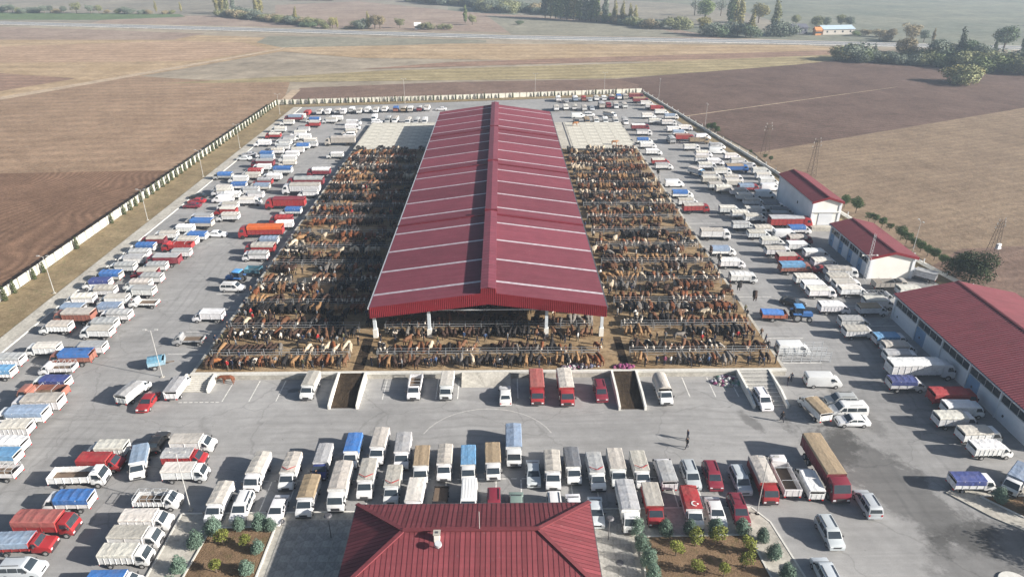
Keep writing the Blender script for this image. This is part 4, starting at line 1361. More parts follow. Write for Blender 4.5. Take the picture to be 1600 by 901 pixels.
def ramp(x0, x1, y0, y1, label, mat, walls=True, wall_h=.55, slats=False):
    t = bpy.data.objects.new('loading_ramp', None); COL.objects.link(t)
    t.location = ((x0 + x1) / 2, y0, 0)
    w = (x1 - x0) / 2; L = y1 - y0
    mb = MB()
    mb.slab([(-w, 0, .02), (-w, L, .02), (-w, L, PZ), ], (2 * w, 0, 0))
    ob('ramp_slope', mb.mesh('ramp_slope', mat), t)
    if slats:
        for k in range(9):
            s = (k + .5) / 9
            ob('ramp_cleat', MB().box(-w + .1, L * s - .06, PZ * s + .02, w - .1, L * s + .06, PZ * s + .07).mesh('ramp_cleat', M['kerb']), t)
    if walls:
        for sx in (-1, 1):
            m2 = MB()
            m2.slab([(sx * w, -.25, 0), (sx * w, L, 0), (sx * w, L, PZ + wall_h * .35), (sx * w, L * .35, PZ + .05), (sx * w, -.25, .62)], (sx * .3, 0, 0))
            me = m2.mesh('side_wall', M['wall_white'])
            bm = bmesh.new(); bm.from_mesh(me); bmesh.ops.recalc_face_normals(bm, faces=bm.faces); bm.to_mesh(me); bm.free()
            ob('side_wall', me, t)
    tag(t, label, 'ramp', 'ramps up to the pen platform')
    return t
ramp(-24.2, -20.6, 80.2, 87.4, 'manure-covered ramp between two white walls on the shaded side of the hall front', M['ramp_dirt'])
ramp(16.2, 19.5, 79.4, 87.4, 'manure-covered ramp between white walls beside the maroon van', M['ramp_dirt'])
ramp(-6.2, 1.0, 85.0, 87.4, 'wide bare concrete ramp in front of the hall with no side walls', M['concrete'], False)
ramp(-46.6, -42.8, 84.4, 87.4, 'short cleated concrete ramp with white side walls at the platform corner', M['concrete'], True, .4, True)
ramp(35.0, 39.4, 79.5, 87.4, 'cleated dirty ramp between rubbish heap and white vans', M['paving'], True, .3, True)

# ------------------------------------------------------------------ the market hall
HX0, HX1, HY0, HY1 = -21.1, 16.3, 97.1, 239.2
RXL, RXR = -3.55, -1.15
EZ, RZ = 6.85, 9.25
hall = bpy.data.objects.new('market_hall', None); COL.objects.link(hall)
hall.location = (-2.4, 97, PZ)
tag(hall, 'long open-sided cattle hall with a red metal roof and pale skylight strips', 'hall')
HL = Vector((-2.4, 97, PZ))
def hob(name, me, parent=None):
    o = ob(name, me, parent or hall)
    if not parent:
        o.location = -HL
    return o
def ribbed(xa, za, xb, zb, y0, y1, period=.42, h=.045, thick=.05):
    """sheet running from (xa,za) at the ridge to (xb,zb) at the eave, ribs along that slope"""
    mb = MB()
    n = max(1, int(round((y1 - y0) / period)))
    p = (y1 - y0) / n
    ys = []
    for k in range(n):
        y = y0 + k * p
        ys += [(y, 0), (y + p * .60, 0), (y + p * .68, h), (y + p * .90, h)]
    ys.append((y1, 0))
    for y, dz in ys:
        mb.v.append((xa, y, za + dz)); mb.v.append((xb, y, zb + dz))
    for k in range(len(ys) - 1):
        a = 2 * k
        mb.f.append((a, a+1, a+3, a+2) if xb < xa else (a, a+2, a+3, a+1))
    i = len(mb.v)
    mb.v += [(xa, y0, za - thick), (xb, y0, zb - thick), (xa, y1, za - thick), (xb, y1, zb - thick)]
    mb.f.append((i, i+2, i+3, i+1) if xb < xa else (i, i+1, i+3, i+2))
    return mb
YS = [HY0, 132.3, 168.2, 204.4, HY1]
for s in range(4):
    y0, y1 = YS[s], YS[s+1]
    d = (y1 - y0) / 8
    cuts = [y0 + .35 if s else y0]
    for k in range(4):
        c = y0 + d * (2 * k + 1)
        cuts += [c - .30, c + .30]
    cuts.append(y1 - .35 if s < 3 else y1)
    for xa, xb in ((RXL, HX0), (RXR, HX1)):
        for k in range(9):
            a, b = cuts[k], cuts[k+1]
            if k % 2 == 0:
                hob('roof_panel', ribbed(xa, RZ, xb, EZ, a, b).mesh('roof_panel', M['roof']))
            else:
                mb = MB()
                mb.slab([(xa, a, RZ + .03), (xb, a, EZ + .03), (xb, b, EZ + .03), (xa, b, RZ + .03)], (0, 0, -.06))
                hob('skylight_strip', mb.mesh('skylight_strip', M['skylight']))
        if s < 3:
            mb = MB()
            mb.slab([(xa, y1 - .35, RZ + .22), (xb, y1 - .35, EZ + .22), (xb, y1 + .35, EZ + .22), (xa, y1 + .35, RZ + .22)], (0, 0, -.3))
            hob('roof_joint', mb.mesh('roof_joint', M['joint']))
# ridge monitor in four lengths
for s in range(4):
    y0, y1 = YS[s] + (.3 if s else -.02), YS[s+1] - (.3 if s < 3 else 0)
    mz = 10.15
    mid = (RXL + RXR) / 2
    mb = MB()
    n = int((y1 - y0) / 1.2)
    for k in range(n):
        a = y0 + (y1 - y0) * k / n; b = y0 + (y1 - y0) * (k + 1) / n - .04
        mb.slab([(RXL, a, mz), (mid, a, mz + .22), (mid, b, mz + .22), (RXL, b, mz)], (0, 0, -.07))
        mb.slab([(mid, a, mz + .22), (RXR, a, mz), (RXR, b, mz), (mid, b, mz + .22)], (0, 0, -.07))
    mon = hob('ridge_monitor', mb.mesh('ridge_monitor', M['roof']))
    for x in (RXL + .03, RXR - .03):
        w = MB().box(x - .03, y0, RZ - .5, x + .03, y1, mz - .08)
        hob('monitor_wall', w.mesh('monitor_wall', M['roof']), mon)
    if s < 3:
        hob('monitor_joint', MB().box(RXL - .05, YS[s+1] - .3, RZ, RXR + .05, YS[s+1] + .3, mz + .32).mesh('monitor_joint', M['joint']))
# fascias
def fascia(y, sgn):
    mb = MB()
    xs = []
    n = 124
    for k in range(n):
        x = HX0 - .05 + (HX1 - HX0 + .1) * k / n
        p = (HX1 - HX0 + .1) / n
        xs += [(x, 0), (x + p * .5, 0), (x + p * .6, .05), (x + p * .9, .05)]
    xs.append((HX1 + .05, 0))
    def top(x):
        if RXL - .05 < x < RXR + .05:
            return 10.2
        if x <= RXL:
            return EZ + (RZ - EZ) * (x - HX0) / (RXL - HX0) + .08
        return EZ + (RZ - EZ) * (HX1 - x) / (HX1 - RXR) + .08
    def bot(x):
        return (EZ + (RZ - EZ) * (1 - abs(x + 2.35) / 18.75)) - 1.85
    for x, d in xs:
        mb.v += [(x, y - sgn * d, bot(x)), (x, y - sgn * d, top(x))]
    for k in range(len(xs) - 1):
        a = 2 * k
        mb.f.append((a, a+2, a+3, a+1))
    hob('fascia', mb.mesh('fascia', M['fascia']))
fascia(HY0 - .06, 1)
fascia(HY1 + .06, -1)
for x in (HX0 - .12, HX1 + .12):
    g_ = MB().box(x - .13, HY0 - .1, EZ - .22, x + .13, HY1 + .1, EZ - .02)
    hob('gutter', g_.mesh('gutter', M['steel'] if x < 0 else M['steel_dark']))
for k in range(17):
    y = 98.0 + k * 8.77
    for x in (-20.6, -11.9, 6.9, 15.8):
        zt = EZ + (RZ - EZ) * (1 - abs(x + 2.35) / 18.75) - .35
        c = hob('column', MB().box(x - .24, y - .24, PZ, x + .24, y + .24, zt).mesh('column', M['column']))
        hob('plinth', MB().box(x - .36, y - .36, PZ, x + .36, y + .36, PZ + 1.5).mesh('plinth', M['wall_white']), c)
    rf = MB()
    rf.bar((HX0 + .2, y, EZ - .25), (-2.35, y, RZ - .25), .2, .45)
    rf.bar((-2.35, y, RZ - .25), (HX1 - .2, y, EZ - .25), .2, .45)
    rf.bar((HX0 + .4, y, EZ - .9), (HX1 - .4, y, EZ - .9), .12, .18)
    hob('rafter', rf.mesh('rafter', M['steel']))

# ------------------------------------------------------------------ sheds by the far wall
def shed(name, x0, x1, y0, y1, ez, rz, label, bays, style):
    t = bpy.data.objects.new(name, None); COL.objects.link(t)
    t.location = ((x0 + x1) / 2, y0, 0)
    off = -Vector(t.location)
    def p(n, me, parent=None):
        o = ob(n, me, parent or t)
        if not parent:
            o.location = off
        return o
    xm = (x0 + x1) / 2
    for y, sg in ((y0, 1), (y1, -1)):
        mb = MB().slab([(x0, y, 0), (x1, y, 0), (x1, y, ez), (xm, y, rz - .1), (x0, y, ez)], (0, sg * .25, 0))
        me = mb.mesh('gable_wall', M['shed_cream'])
        bm = bmesh.new(); bm.from_mesh(me); bmesh.ops.recalc_face_normals(bm, faces=bm.faces); bm.to_mesh(me); bm.free()
        gw = p('gable_wall', me)
        for x in (x0 + .2, x1 - .2):
            p('corner_post', MB().box(x - .28, y - sg * .12, 0, x + .28, y + sg * .3, ez).mesh('corner_post', M['shed_white']), gw)
    n = bays
    d = (y1 - y0 - .6) / n
    p('side_wall', MB().box(x1 - .25, y0 + .26, 0, x1 - .02, y1 - .26, ez - .05).mesh('side_wall', M['shed_white']))
    if style == 'plain':
        sw = p('side_wall', MB().box(x0 + .02, y0 + .26, 0, x0 + .25, y1 - .26, ez - .05).mesh('side_wall', M['shed_white']))
        p('vent', MB().box(x0 - .02, y0 + 8, 3.2, x0 + .03, y0 + 8.5, 3.8).mesh('vent', M['steel_dark']), sw)
        dr = p('roller_door', MB().box(xm - 1.6, y0 - .06, .9, xm + 1.6, y0 + .05, 3.9).mesh('roller_door', flat('roller_grey', (.42, .47, .52), .5)))
        for k in range(9):
            p('door_slat', MB().box(xm - 1.55, y0 - .09, 1.0 + k * .32, xm + 1.55, y0 - .055, 1.26 + k * .32).mesh('door_slat', M['shed_white']), dr)
        p('ledge', MB().box(x0 - .1, y0 - .3, 3.95, x1 + .1, y0 - .01, 4.15).mesh('ledge', M['shed_cream']))
        p('dock_step', MB().box(x0, y0 - 1.6, 0, x1 - .5, y0 - .02, .9).mesh('dock_step', M['concrete']))
    else:
        hi = ez * .58
        for k in range(n):
            a = y0 + .3 + k * d
            blue = k % 2 == (1 if style == 'long' else 0)
            q = p('wall_panel', MB().box(x0 + .02, a + .25, .02, x0 + .22, a + d * .62 - .02, hi).mesh('wall_panel', M['shed_white']))
            q2 = p('door_panel' if True else '', MB().box(x0 + .05, a + d * .62, .02, x0 + .2, a + d - .02, hi).mesh('door_panel', M['shed_blue'] if (blue or style == 'short') else M['shed_white']))
            p('door_handle', MB().box(x0 - .02, a + d * .8, 1.0, x0 + .05, a + d * .84, 1.3).mesh('door_handle', M['steel_dark']), q2)
            p('pier', MB().box(x0 - .1, a - .02, 0, x0 + .3, a + .24, ez - .1).mesh('pier', M['shed_white']))
            fr = p('window_frame', MB().box(x0 + .0, a + .24, hi, x0 + .2, a + d - .02, hi + .12).box(x0 + .0, a + .24, ez - .3, x0 + .2, a + d - .02, ez - .18).mesh('window_frame', M['steel']))
            m_ = 4
            for j in range(m_):
                ya = a + .26 + (d - .3) * j / m_
                p('pane', MB().box(x0 + .08, ya, hi + .12, x0 + .12, ya + (d - .3) / m_ - .08, ez - .3).mesh('pane', M['glass']), fr)
                p('mullion', MB().box(x0 + .04, ya + (d - .3) / m_ - .08, hi + .12, x0 + .16, ya + (d - .3) / m_, ez - .3).mesh('mullion', M['steel']), fr)
    for xa, xb in ((xm, x0 - .45), (xm, x1 + .45)):
        zb = ez + (ez - rz) * .45 / (xm - x0) + .12
        p('roof', ribbed(xa, rz + .12, xb, zb, y0 - .35, y1 + .35, .5, .05).mesh('roof', M['roof_shed']))
    p('ridge_cap', MB().slab([(xm - .3, y0 - .36, rz + .16), (xm, y0 - .36, rz + .22), (xm + .3, y0 - .36, rz + .16)], (0, y1 - y0 + .72, 0)).mesh('ridge_cap', M['roof_shed']))
    fb = MB()
    for y in (y0 - .38, y1 + .32):
        for xb, in ((x0 - .45,), (x1 + .45,)):
            zb = ez + (ez - rz) * .45 / (xm - x0) + .12
            pts = [(xb, y, zb - .5), (xm, y, rz - .38), (xm, y, rz + .14), (xb, y, zb + .03)]
            fb.slab(pts, (0, .06, 0))
    me = fb.mesh('barge_board', M['fascia'])
    bm = bmesh.new(); bm.from_mesh(me); bmesh.ops.recalc_face_normals(bm, faces=bm.faces); bm.to_mesh(me); bm.free()
    p('barge_board', me)
    zb = ez + (ez - rz) * .45 / (xm - x0) + .05
    p('gutter', MB().box(x0 - .62, y0 - .3, zb - .16, x0 - .44, y1 + .3, zb).mesh('gutter', M['steel']))
    tag(t, label, 'shed', 'red-roofed sheds along the wall')
    return t
shed('storage_shed', 69.5, 75.9, 147.3, 168.0, 6.5, 7.5, 'tall plain white shed with a grey roller door, farthest of three red-roofed sheds', 4, 'plain')
shed('storage_shed', 70.3, 78.9, 121.0, 138.6, 4.5, 5.55, 'middle red-roofed shed with blue lower walls and a blank cream gable', 4, 'short')
shed('storage_shed', 67.0, 87.0, 69.6, 105.0, 4.6, 6.8, 'largest red-roofed shed with blue doors and a dark window band', 5, 'long')

# ------------------------------------------------------------------ office with hip roof
OX0, OX1, OY0, OY1 = -15.9, 9.2, 45.6, 57.35
OZ, ORZ = 3.9, 6.0
oym = (OY0 + OY1) / 2
ORX0, ORX1 = OX0 + 5.9, OX1 - 5.9
office = bpy.data.objects.new('office_building', None); COL.objects.link(office)
office.location = ((OX0 + OX1) / 2, oym, 0)
tag(office, 'office building under a red standing-seam hip roof with a small chimney', 'building')
OO = -Vector(office.location)
def oob(n, me, parent=None):
    o = ob(n, me, parent or office)
    if not parent:
        o.location = OO
    return o
oob('wall', MB().box(OX0 + .7, OY0 + .7, 0, OX1 - .7, OY1 - .7, OZ - .1).mesh('wall', M['shed_cream']))
for k in range(6):
    x = OX0 + 3 + k * 3.6
    f = oob('window', MB().box(x - .1, OY1 - .72, .9, x + 1.5, OY1 - .66, 2.5).mesh('window', M['shed_white']))
    oob('pane', MB().box(x, OY1 - .67, 1.0, x + 1.4, OY1 - .63, 2.4).mesh('pane', M['glass']), f)
def roof_z(x, y):
    return OZ + (ORZ - OZ) * min((x - OX0) / 5.9, (OX1 - x) / 5.9, (y - OY0) / (oym - OY0), (OY1 - y) / (OY1 - oym), 1)
def hip_panels(axis):
    pitch = .5
    def add(pts, seam, par):
        mb = MB().slab(pts, (0, 0, -.05))
        o = oob('roof_panel', mb.mesh('roof_panel', M['roof_office']), None)
        a, b = seam
        oob('seam', MB().bar((a[0], a[1], a[2] + .012), (b[0], b[1], b[2] + .012), .04, .03).mesh('seam', M['seam']), None)
    if axis == 'x':
        n = int(round((OX1 - OX0) / pitch))
        for side in (0, 1):
            ye = OY0 if side == 0 else OY1
            for k in range(n):
                xa = OX0 + (OX1 - OX0) * k / n; xb = OX0 + (OX1 - OX0) * (k + 1) / n
                def top(x):
                    f = min((x - OX0) / 5.9, (OX1 - x) / 5.9, 1)
                    return (x, ye + (oym - ye) * f, OZ + (ORZ - OZ) * f)
                pts = [(xa, ye, OZ), (xb, ye, OZ), top(xb), top(xa)]
                if side: pts = pts[::-1]
                q = [v for i, v in enumerate(pts) if all((Vector(v) - Vector(w)).length > 1e-4 for w in pts[:i])]
                if len(q) > 2:
                    add(q, ((xb, ye, OZ), top(xb)) if (Vector(top(xb)) - Vector((xb, ye, OZ))).length > .2 else ((xa, ye, OZ), top(xa)), side)
    else:
        n = int(round((OY1 - OY0) / pitch))
        for side in (0, 1):
            xe = OX0 if side == 0 else OX1
            xr = ORX0 if side == 0 else ORX1
            for k in range(n):
                ya = OY0 + (OY1 - OY0) * k / n; yb = OY0 + (OY1 - OY0) * (k + 1) / n
                def top(y):
                    f = min((y - OY0) / (oym - OY0), (OY1 - y) / (OY1 - oym), 1)
                    return (xe + (xr - xe) * f, y, OZ + (ORZ - OZ) * f)
                pts = [(xe, yb, OZ), (xe, ya, OZ), top(ya), top(yb)]
                if side: pts = pts[::-1]
                q = [v for i, v in enumerate(pts) if all((Vector(v) - Vector(w)).length > 1e-4 for w in pts[:i])]
                if len(q) > 2:
                    add(q, ((xe, yb, OZ), top(yb)) if (Vector(top(yb)) - Vector((xe, yb, OZ))).length > .2 else ((xe, ya, OZ), top(ya)), side)
hip_panels('x'); hip_panels('y')
for a, b in (((OX0, OY0), (ORX0, oym)), ((OX0, OY1), (ORX0, oym)), ((OX1, OY0), (ORX1, oym)), ((OX1, OY1), (ORX1, oym))):
    oob('hip_cap', MB().bar((a[0], a[1], OZ + .09), (b[0], b[1], ORZ + .09), .42, .14).mesh('hip_cap', M['roof_office']))
oob('ridge_cap', MB().bar((ORX0 - .1, oym, ORZ + .10), (ORX1 + .1, oym, ORZ + .10), .46, .15).mesh('ridge_cap', M['roof_office']))
ed = MB()
for a, b in (((OX0, OY0), (OX1, OY0)), ((OX1, OY0), (OX1, OY1)), ((OX1, OY1), (OX0, OY1)), ((OX0, OY1), (OX0, OY0))):
    ed.bar((a[0], a[1], OZ - .12), (b[0], b[1], OZ - .12), .16, .2)
oob('eave_gutter', ed.mesh('eave_gutter', M['steel_dark']))
ch = oob('chimney', MB().box(-6.9, 50.3, 5.0, -6.35, 50.85, 6.55).mesh('chimney', M['shed_cream']))
oob('chimney_cap', MB().box(-6.97, 50.23, 6.55, -6.28, 50.92, 6.65).mesh('chimney_cap', M['concrete']), ch)
oob('flue', MB().box(-6.78, 50.45, 6.65, -6.48, 50.7, 6.68).mesh('flue', M['steel_dark']), ch)
dish = MB()
dish.tube((-6.45, 49.7, 5.4), (-6.45, 49.7, 6.2), .04)
dish.tube((-6.45, 49.55, 6.1), (-6.42, 49.47, 6.35), .38, .32, 16)
oob('satellite_dish', dish.mesh('satellite_dish', M['steel']))
rod = MB().tube((-2.5, oym, 6.0), (-2.5, oym, 8.4), .03)
oob('lightning_rod', rod.mesh('lightning_rod', M['pole']))

# ------------------------------------------------------------------ vehicles
M['paint'] = tinted('car_paint', 0.32, 0.0, 0.14, 1.2, coat=0.25)
M['board'] = tinted('truck_boards', 0.6, 0.0, 0.42, 2.2)
M['tarp'] = tinted('tarpaulin', 0.75, 0.0, 0.30, 0.9, bump=0.6, bscale=2.5, bands=.10)
M['rubber'] = flat('rubber', (.022, .022, .023), 0.85)
M['rim'] = flat('rim', (.42, .42, .42), 0.4, 0.5)
M['under'] = flat('underbody', (.03, .03, .032), 0.8)
M['plastic'] = flat('black_plastic', (.04, .04, .043), 0.55)
M['autoglass'] = flat('car_glass', (.03, .04, .05), 0.06, 0.0, 0.9)
M['headlight'] = flat('headlight', (.70, .72, .74), 0.12)
M['taillight'] = flat('taillight', (.45, .02, .02), 0.25)
M['bedfloor'] = flat('bed_floor', (.14, .10, .07), 0.9)
M['flag_white'] = flat('flag_white', (.75, .74, .72), 0.75)

def prof_mesh(name, prof, hw, zb, taper, mat, bev=.05):
    zt = max(p[1] for p in prof)
    def w(z):
        return hw * (1 - taper * max(0, z - zb) / (zt - zb))
    bm = bmesh.new()
    L = [bm.verts.new((x, w(z), z)) for x, z in prof]
    Rr = [bm.verts.new((x, -w(z), z)) for x, z in prof]
    n = len(prof)
    bm.faces.new(L); bm.faces.new(Rr[::-1])
    for k in range(n):
        j = (k + 1) % n
        bm.faces.new((L[j], L[k], Rr[k], Rr[j]))
    bmesh.ops.recalc_face_normals(bm, faces=bm.faces)
    bmesh.ops.bevel(bm, geom=list(bm.edges), offset=bev, segments=2, affect='EDGES', profile=.6)
    bmesh.ops.triangulate(bm, faces=[f for f in bm.faces if len(f.verts) > 4])
    me = bpy.data.meshes.new(name)
    bm.to_mesh(me); bm.free()
    me.materials.append(mat)
    me.polygons.foreach_set('use_smooth', [True] * len(me.polygons))
    me.set_sharp_from_angle(angle=rad(38))
    return me, w

def pane_slope(a, b, w, mat, t0=.10, t1=.92, f=.88, name='windscreen'):
    """pane lying on the profile segment a-b"""
    ax, az = a; bx, bz = b
    P = [(ax + (bx-ax)*t, az + (bz-az)*t) for t in (t0, t1)]
    nx, nz = (bz - az), -(bx - ax)
    l = math.hypot(nx, nz); nx, nz = nx / l, nz / l
    if nx * (1 if bx > 0 or ax > 0 else -1) < 0 and abs(nx) > .2:
        nx, nz = -nx, -nz
    if abs(nx) <= .2 and nz < 0:
        nx, nz = -nx, -nz
    o = .012
    pts = []
    (x0, z0), (x1, z1) = P
    w0, w1 = w(z0) * f, w(z1) * f
    pts = [(x0 + nx*o, w0, z0 + nz*o), (x0 + nx*o, -w0, z0 + nz*o), (x1 + nx*o, -w1, z1 + nz*o), (x1 + nx*o, w1, z1 + nz*o)]
    mb = MB().slab(pts, (-nx * .04, 0, -nz * .04))
    me = mb.mesh(name, mat)
    bm = bmesh.new(); bm.from_mesh(me); bmesh.ops.recalc_face_normals(bm, faces=bm.faces); bm.to_mesh(me); bm.free()
    return me

def pane_side(pts, w, s, mat, name='side_window'):
    P = [(x, s * (w(z) + .008), z) for x, z in pts]
    me = MB().slab(P, (0, -s * .03, 0)).mesh(name, mat)
    bm = bmesh.new(); bm.from_mesh(me); bmesh.ops.recalc_face_normals(bm, faces=bm.faces); bm.to_mesh(me); bm.free()
    return me

def wheel_mesh(r, wd):
    return MB().tube((0, -wd/2, 0), (0, wd/2, 0), r, r, 16).mesh('wheel', M['rubber'])
def rim_mesh(r, wd):
    mb = MB()
    mb.tube((0, -wd/2 - .012, 0), (0, wd/2 + .012, 0), r * .58, r * .58, 12)
    return mb.mesh('rim', M['rim'])

def cover_mesh(x0, x1, hw, z, drape, gable, style, var=0):
    rr = random.Random(int(x0 * 100 + hw * 10 + drape * 7) + 77 * var)
    sag = (.016, .045, .006, .028)[var]
    bow = (0, .05, -.04, .02)[var]
    mb = MB()
    prof = []
    if style == 'round':
        for k in range(13):
            t = math.pi * k / 12
            prof.append((-hw * math.cos(t), z - drape + (drape + gable) * math.sin(t) ** .6))
    else:
        prof = [(-hw - .02, z - drape), (-hw - .015, z - drape * .5), (-hw, z - .04), (-hw * .93, z + .03), (-hw * .5, z + gable * .55), (0, z + gable), (hw * .5, z + gable * .55), (hw * .93, z + .03), (hw, z - .04), (hw + .015, z - drape * .5), (hw + .02, z - drape)]
    m = len(prof)
    nseg = 12
    for i in range(nseg + 1):
        x = x0 + (x1 - x0) * i / nseg
        hoop = 1 if i % 3 == 0 else 0
        for j, (y, zz) in enumerate(prof):
            top = zz > z - .02
            dz = ((0 if hoop else -sag) + bow * math.sin(math.pi * i / nseg)) if top else 0
            dy = 0 if top else (rr.uniform(-.015, .02)) * (1 if y > 0 else -1)
            mb.v.append((x, y + dy, zz + dz + (rr.uniform(-.012, .012) if top else rr.uniform(-.03, .02) if zz < z - drape * .9 else 0)))
    for i in range(nseg):
        for j in range(m - 1):
            a = i * m + j
            mb.f.append((a, a + 1, a + m + 1, a + m))
    # front and rear flaps
    for i, d in ((0, .0), (nseg, .0)):
        idx = [i * m + j for j in range(2, m - 2)]
        mb.f.append(tuple(idx if i else idx[::-1]))
    me = mb.mesh('cover', M['tarp'])
    bm = bmesh.new(); bm.from_mesh(me)
    bmesh.ops.recalc_face_normals(bm, faces=bm.faces)
    bmesh.ops.triangulate(bm, faces=[f for f in bm.faces if len(f.verts) > 4])
    bm.to_mesh(me); bm.free()
    return me

def cargo_mesh(x0, x1, hw, zf, zt, boards, pitch=.95):
    mb = MB()
    t = .06
    for s in (-1, 1):
        y0, y1 = (hw - t, hw) if s > 0 else (-hw, -hw + t)
        z = zf
        n = boards
        h = (zt - zf) / n
        for k in range(n):
            mb.box(x0, y0, z + .012, x1, y1, z + h - .012)
            z += h
        m = max(2, int((x1 - x0) / pitch))
        for k in range(m + 1):
            x = x0 + (x1 - x0 - .08) * k / m
            ya = hw - .02 if s > 0 else -hw - .035
            mb.box(x, ya, zf - .05, x + .08, ya + .055, zt + .01)
    mb.box(x1 - t, -hw + t, zf, x1, hw - t, zt)
    mb.box(x0, -hw + t, zt - .1, x0 + .06, hw - t, zt)
    return mb.mesh('cargo_body', M['board'])

def vehicle_parts(t, deep, var=0):
    """list of (name, mesh, role, near_only, children)"""
    P = []
    def add(n, me, role=None, near=False, kids=()):
        P.append((n, me, role, near, list(kids)))
    def wheels(xs, y, r, wd):
        wm, rm = wheel_mesh(r, wd), rim_mesh(r, wd)
        for x in xs:
            for s in (-1, 1):
                P.append(('wheel', wm, None, False, [('rim', rm, None)], (x, s * y, r)))
    if t in 'TSBLOXYDKPF':
        G = dict(T=(-2.8, 1.1, 1.02, .82, 2.08), O=(-2.8, 1.1, 1.0, .82, 1.45), D=(-2.4, 1.1, .98, .78, 1.12), K=(-3.1, 1.0, 1.08, .9, 1.65), P=(-3.0, .8, 1.0, .85, 1.95),
                 B=(-3.45, 1.65, 1.13, 1.0, 2.5), X=(-3.45, 1.65, 1.13, 1.0, 2.0), Y=(-3.45, 1.65, 1.13, 1.0, 1.9), L=(-5.1, 2.75, 1.22, 1.15, 2.95))
        G['F'] = G['T']; G['S'] = (-2.8, 1.15, 1.02, .82, 2.08)
        x0, x1, hw, zf, zt = G[t]
        if t in 'TFODK':
            prof = [(1.16, .45), (1.16, 1.8), (1.28, 1.94), (1.66, 1.92), (2.24, 1.33), (2.68, 1.13), (2.8, .8), (2.74, .38)]
            ws, chw, zb, tap = (3, 4), .98, 1.1, .14
            side = [(1.38, 1.28), (1.40, 1.74), (1.64, 1.77), (2.06, 1.34), (2.06, 1.28)]
            nose, noz, wx, wy, wr = 2.77, .55, (1.86, -1.65), .91, .34
        elif t == 'S':
            prof = [(1.22, .5), (1.22, 1.88), (1.34, 2.02), (2.12, 2.0), (2.58, 1.28), (2.74, 1.05), (2.78, .5), (2.65, .4)]
            ws, chw, zb, tap = (3, 4), .96, 1.1, .10
            side = [(1.45, 1.25), (1.46, 1.8), (2.05, 1.8), (2.4, 1.25)]
            nose, noz, wx, wy, wr = 2.77, .55, (1.95, -1.65), .9, .34
        elif t == 'P':
            prof = [(.9, .45), (.9, 1.75), (1.02, 1.86), (1.42, 1.84), (1.82, 1.3), (2.9, 1.18), (3.08, .95), (3.06, .42)]
            ws, chw, zb, tap = (3, 4), .95, 1.1, .13
            side = [(1.02, 1.3), (1.05, 1.68), (1.40, 1.70), (1.68, 1.32)]
            nose, noz, wx, wy, wr = 3.06, .65, (2.4, -1.85), .9, .36
        elif t in 'BXY':
            prof = [(1.75, .6), (1.75, 2.15), (1.9, 2.3), (2.9, 2.27), (3.3, 1.45), (3.42, 1.1), (3.42, .48), (3.3, .42)]
            ws, chw, zb, tap = (3, 4), 1.05, 1.35, .08
            side = [(2.05, 1.45), (2.05, 2.05), (2.8, 2.05), (3.12, 1.45)]
            nose, noz, wx, wy, wr = 3.42, .58, (2.6, -1.9), .98, .4
        else:
            prof = [(2.9, .7), (2.9, 2.65), (3.1, 2.85), (4.35, 2.7), (4.85, 1.7), (4.98, 1.2), (4.98, .5), (4.85, .42)]
            ws, chw, zb, tap = (3, 4), 1.17, 1.5, .06
            side = [(3.65, 1.7), (3.65, 2.4), (4.25, 2.4), (4.6, 1.7)]
            nose, noz, wx, wy, wr = 4.98, .62, (3.95, -2.3, -3.45), 1.06, .48
        cab, w = prof_mesh('cab', prof, chw, zb, tap, M['paint'])
        kids = []
        add('cab', cab, 'body', False)
        add('windscreen', pane_slope(prof[ws[0]], prof[ws[1]], w, M['autoglass'], .04, .96, .92))
        for s in (-1, 1):
            add('side_window', pane_side(side, w, s, M['autoglass']))
        mb = MB().box(x0 + .1, -.42, zf - .35, prof[0][0] + .6, .42, zf - .12)
        mb.box(x0 + .05, -hw + .12, zf - .14, x1, hw - .12, zf)
        add('chassis', mb.mesh('chassis', M['under']))
        add('cargo_floor', MB().box(x0 + .05, -hw + .07, zf, x1 - .07, hw - .07, zf + .06).mesh('cargo_floor', M['bedfloor']))
        add('cargo_body', cargo_mesh(x0, x1, hw, zf, zt, (2 if t in 'ODTFS' else 4 if t in 'XYL' else 3) + (0, 1, -1 if t in 'TFSBL' else 0, 3)[var], (.95, 1.3, 1.95, .65)[var]), 'box')
        tg = zt - .42 if t in 'TSBLPF' else zt - .06 if t in 'OXYD' else zt
        add('tailgate', MB().box(x0 - .05, -hw + .02, zf - .03, x0 + .0, hw - .02, tg).box(x0 - .08, -hw + .3, zf, x0 - .05, -hw + .38, tg - .02).box(x0 - .08, hw - .38, zf, x0 - .05, hw - .3, tg - .02).box(x0 - .07, -.04, zf, x0 - .05, .04, tg - .02).mesh('tailgate', M['board']), 'box')
        if t in 'TSBLPF':
            add('cover', cover_mesh(x0 - .04, x1 + .05, hw + .03, zt + .06, .7 if deep else (.25, .45, .18, .32)[var], (.12, .17, .06, .09)[var], 'gable', var), 'cover')
        elif t == 'K':
            add('cover', cover_mesh(x0 - .03, x1 + .03, hw + .03, 2.1, .75, .45, 'round', 0), 'cover')
        elif t in 'OX':
            fr = MB()
            n = 4
            for k in range(n + 1):
                x = x0 + .1 + (x1 - x0 - .25) * k / n
                top = zt + (.55 if t == 'O' else .35)
                if t == 'O' or k in (1, 3):
                    fr.bar((x, -hw + .03, zf), (x, -hw + .03, top), .045)
                    fr.bar((x, hw - .03, zf), (x, hw - .03, top), .045)
                    fr.bar((x, -hw + .03, top), (x, hw - .03, top), .045)
            for s in (-1, 1):
                if t == 'O':
                    fr.bar((x0 + .1, s * (hw - .03), zt + .55), (x1 - .15, s * (hw - .03), zt + .55), .045)
            add('hoop_frame', fr.mesh('hoop_frame', M['steel']))
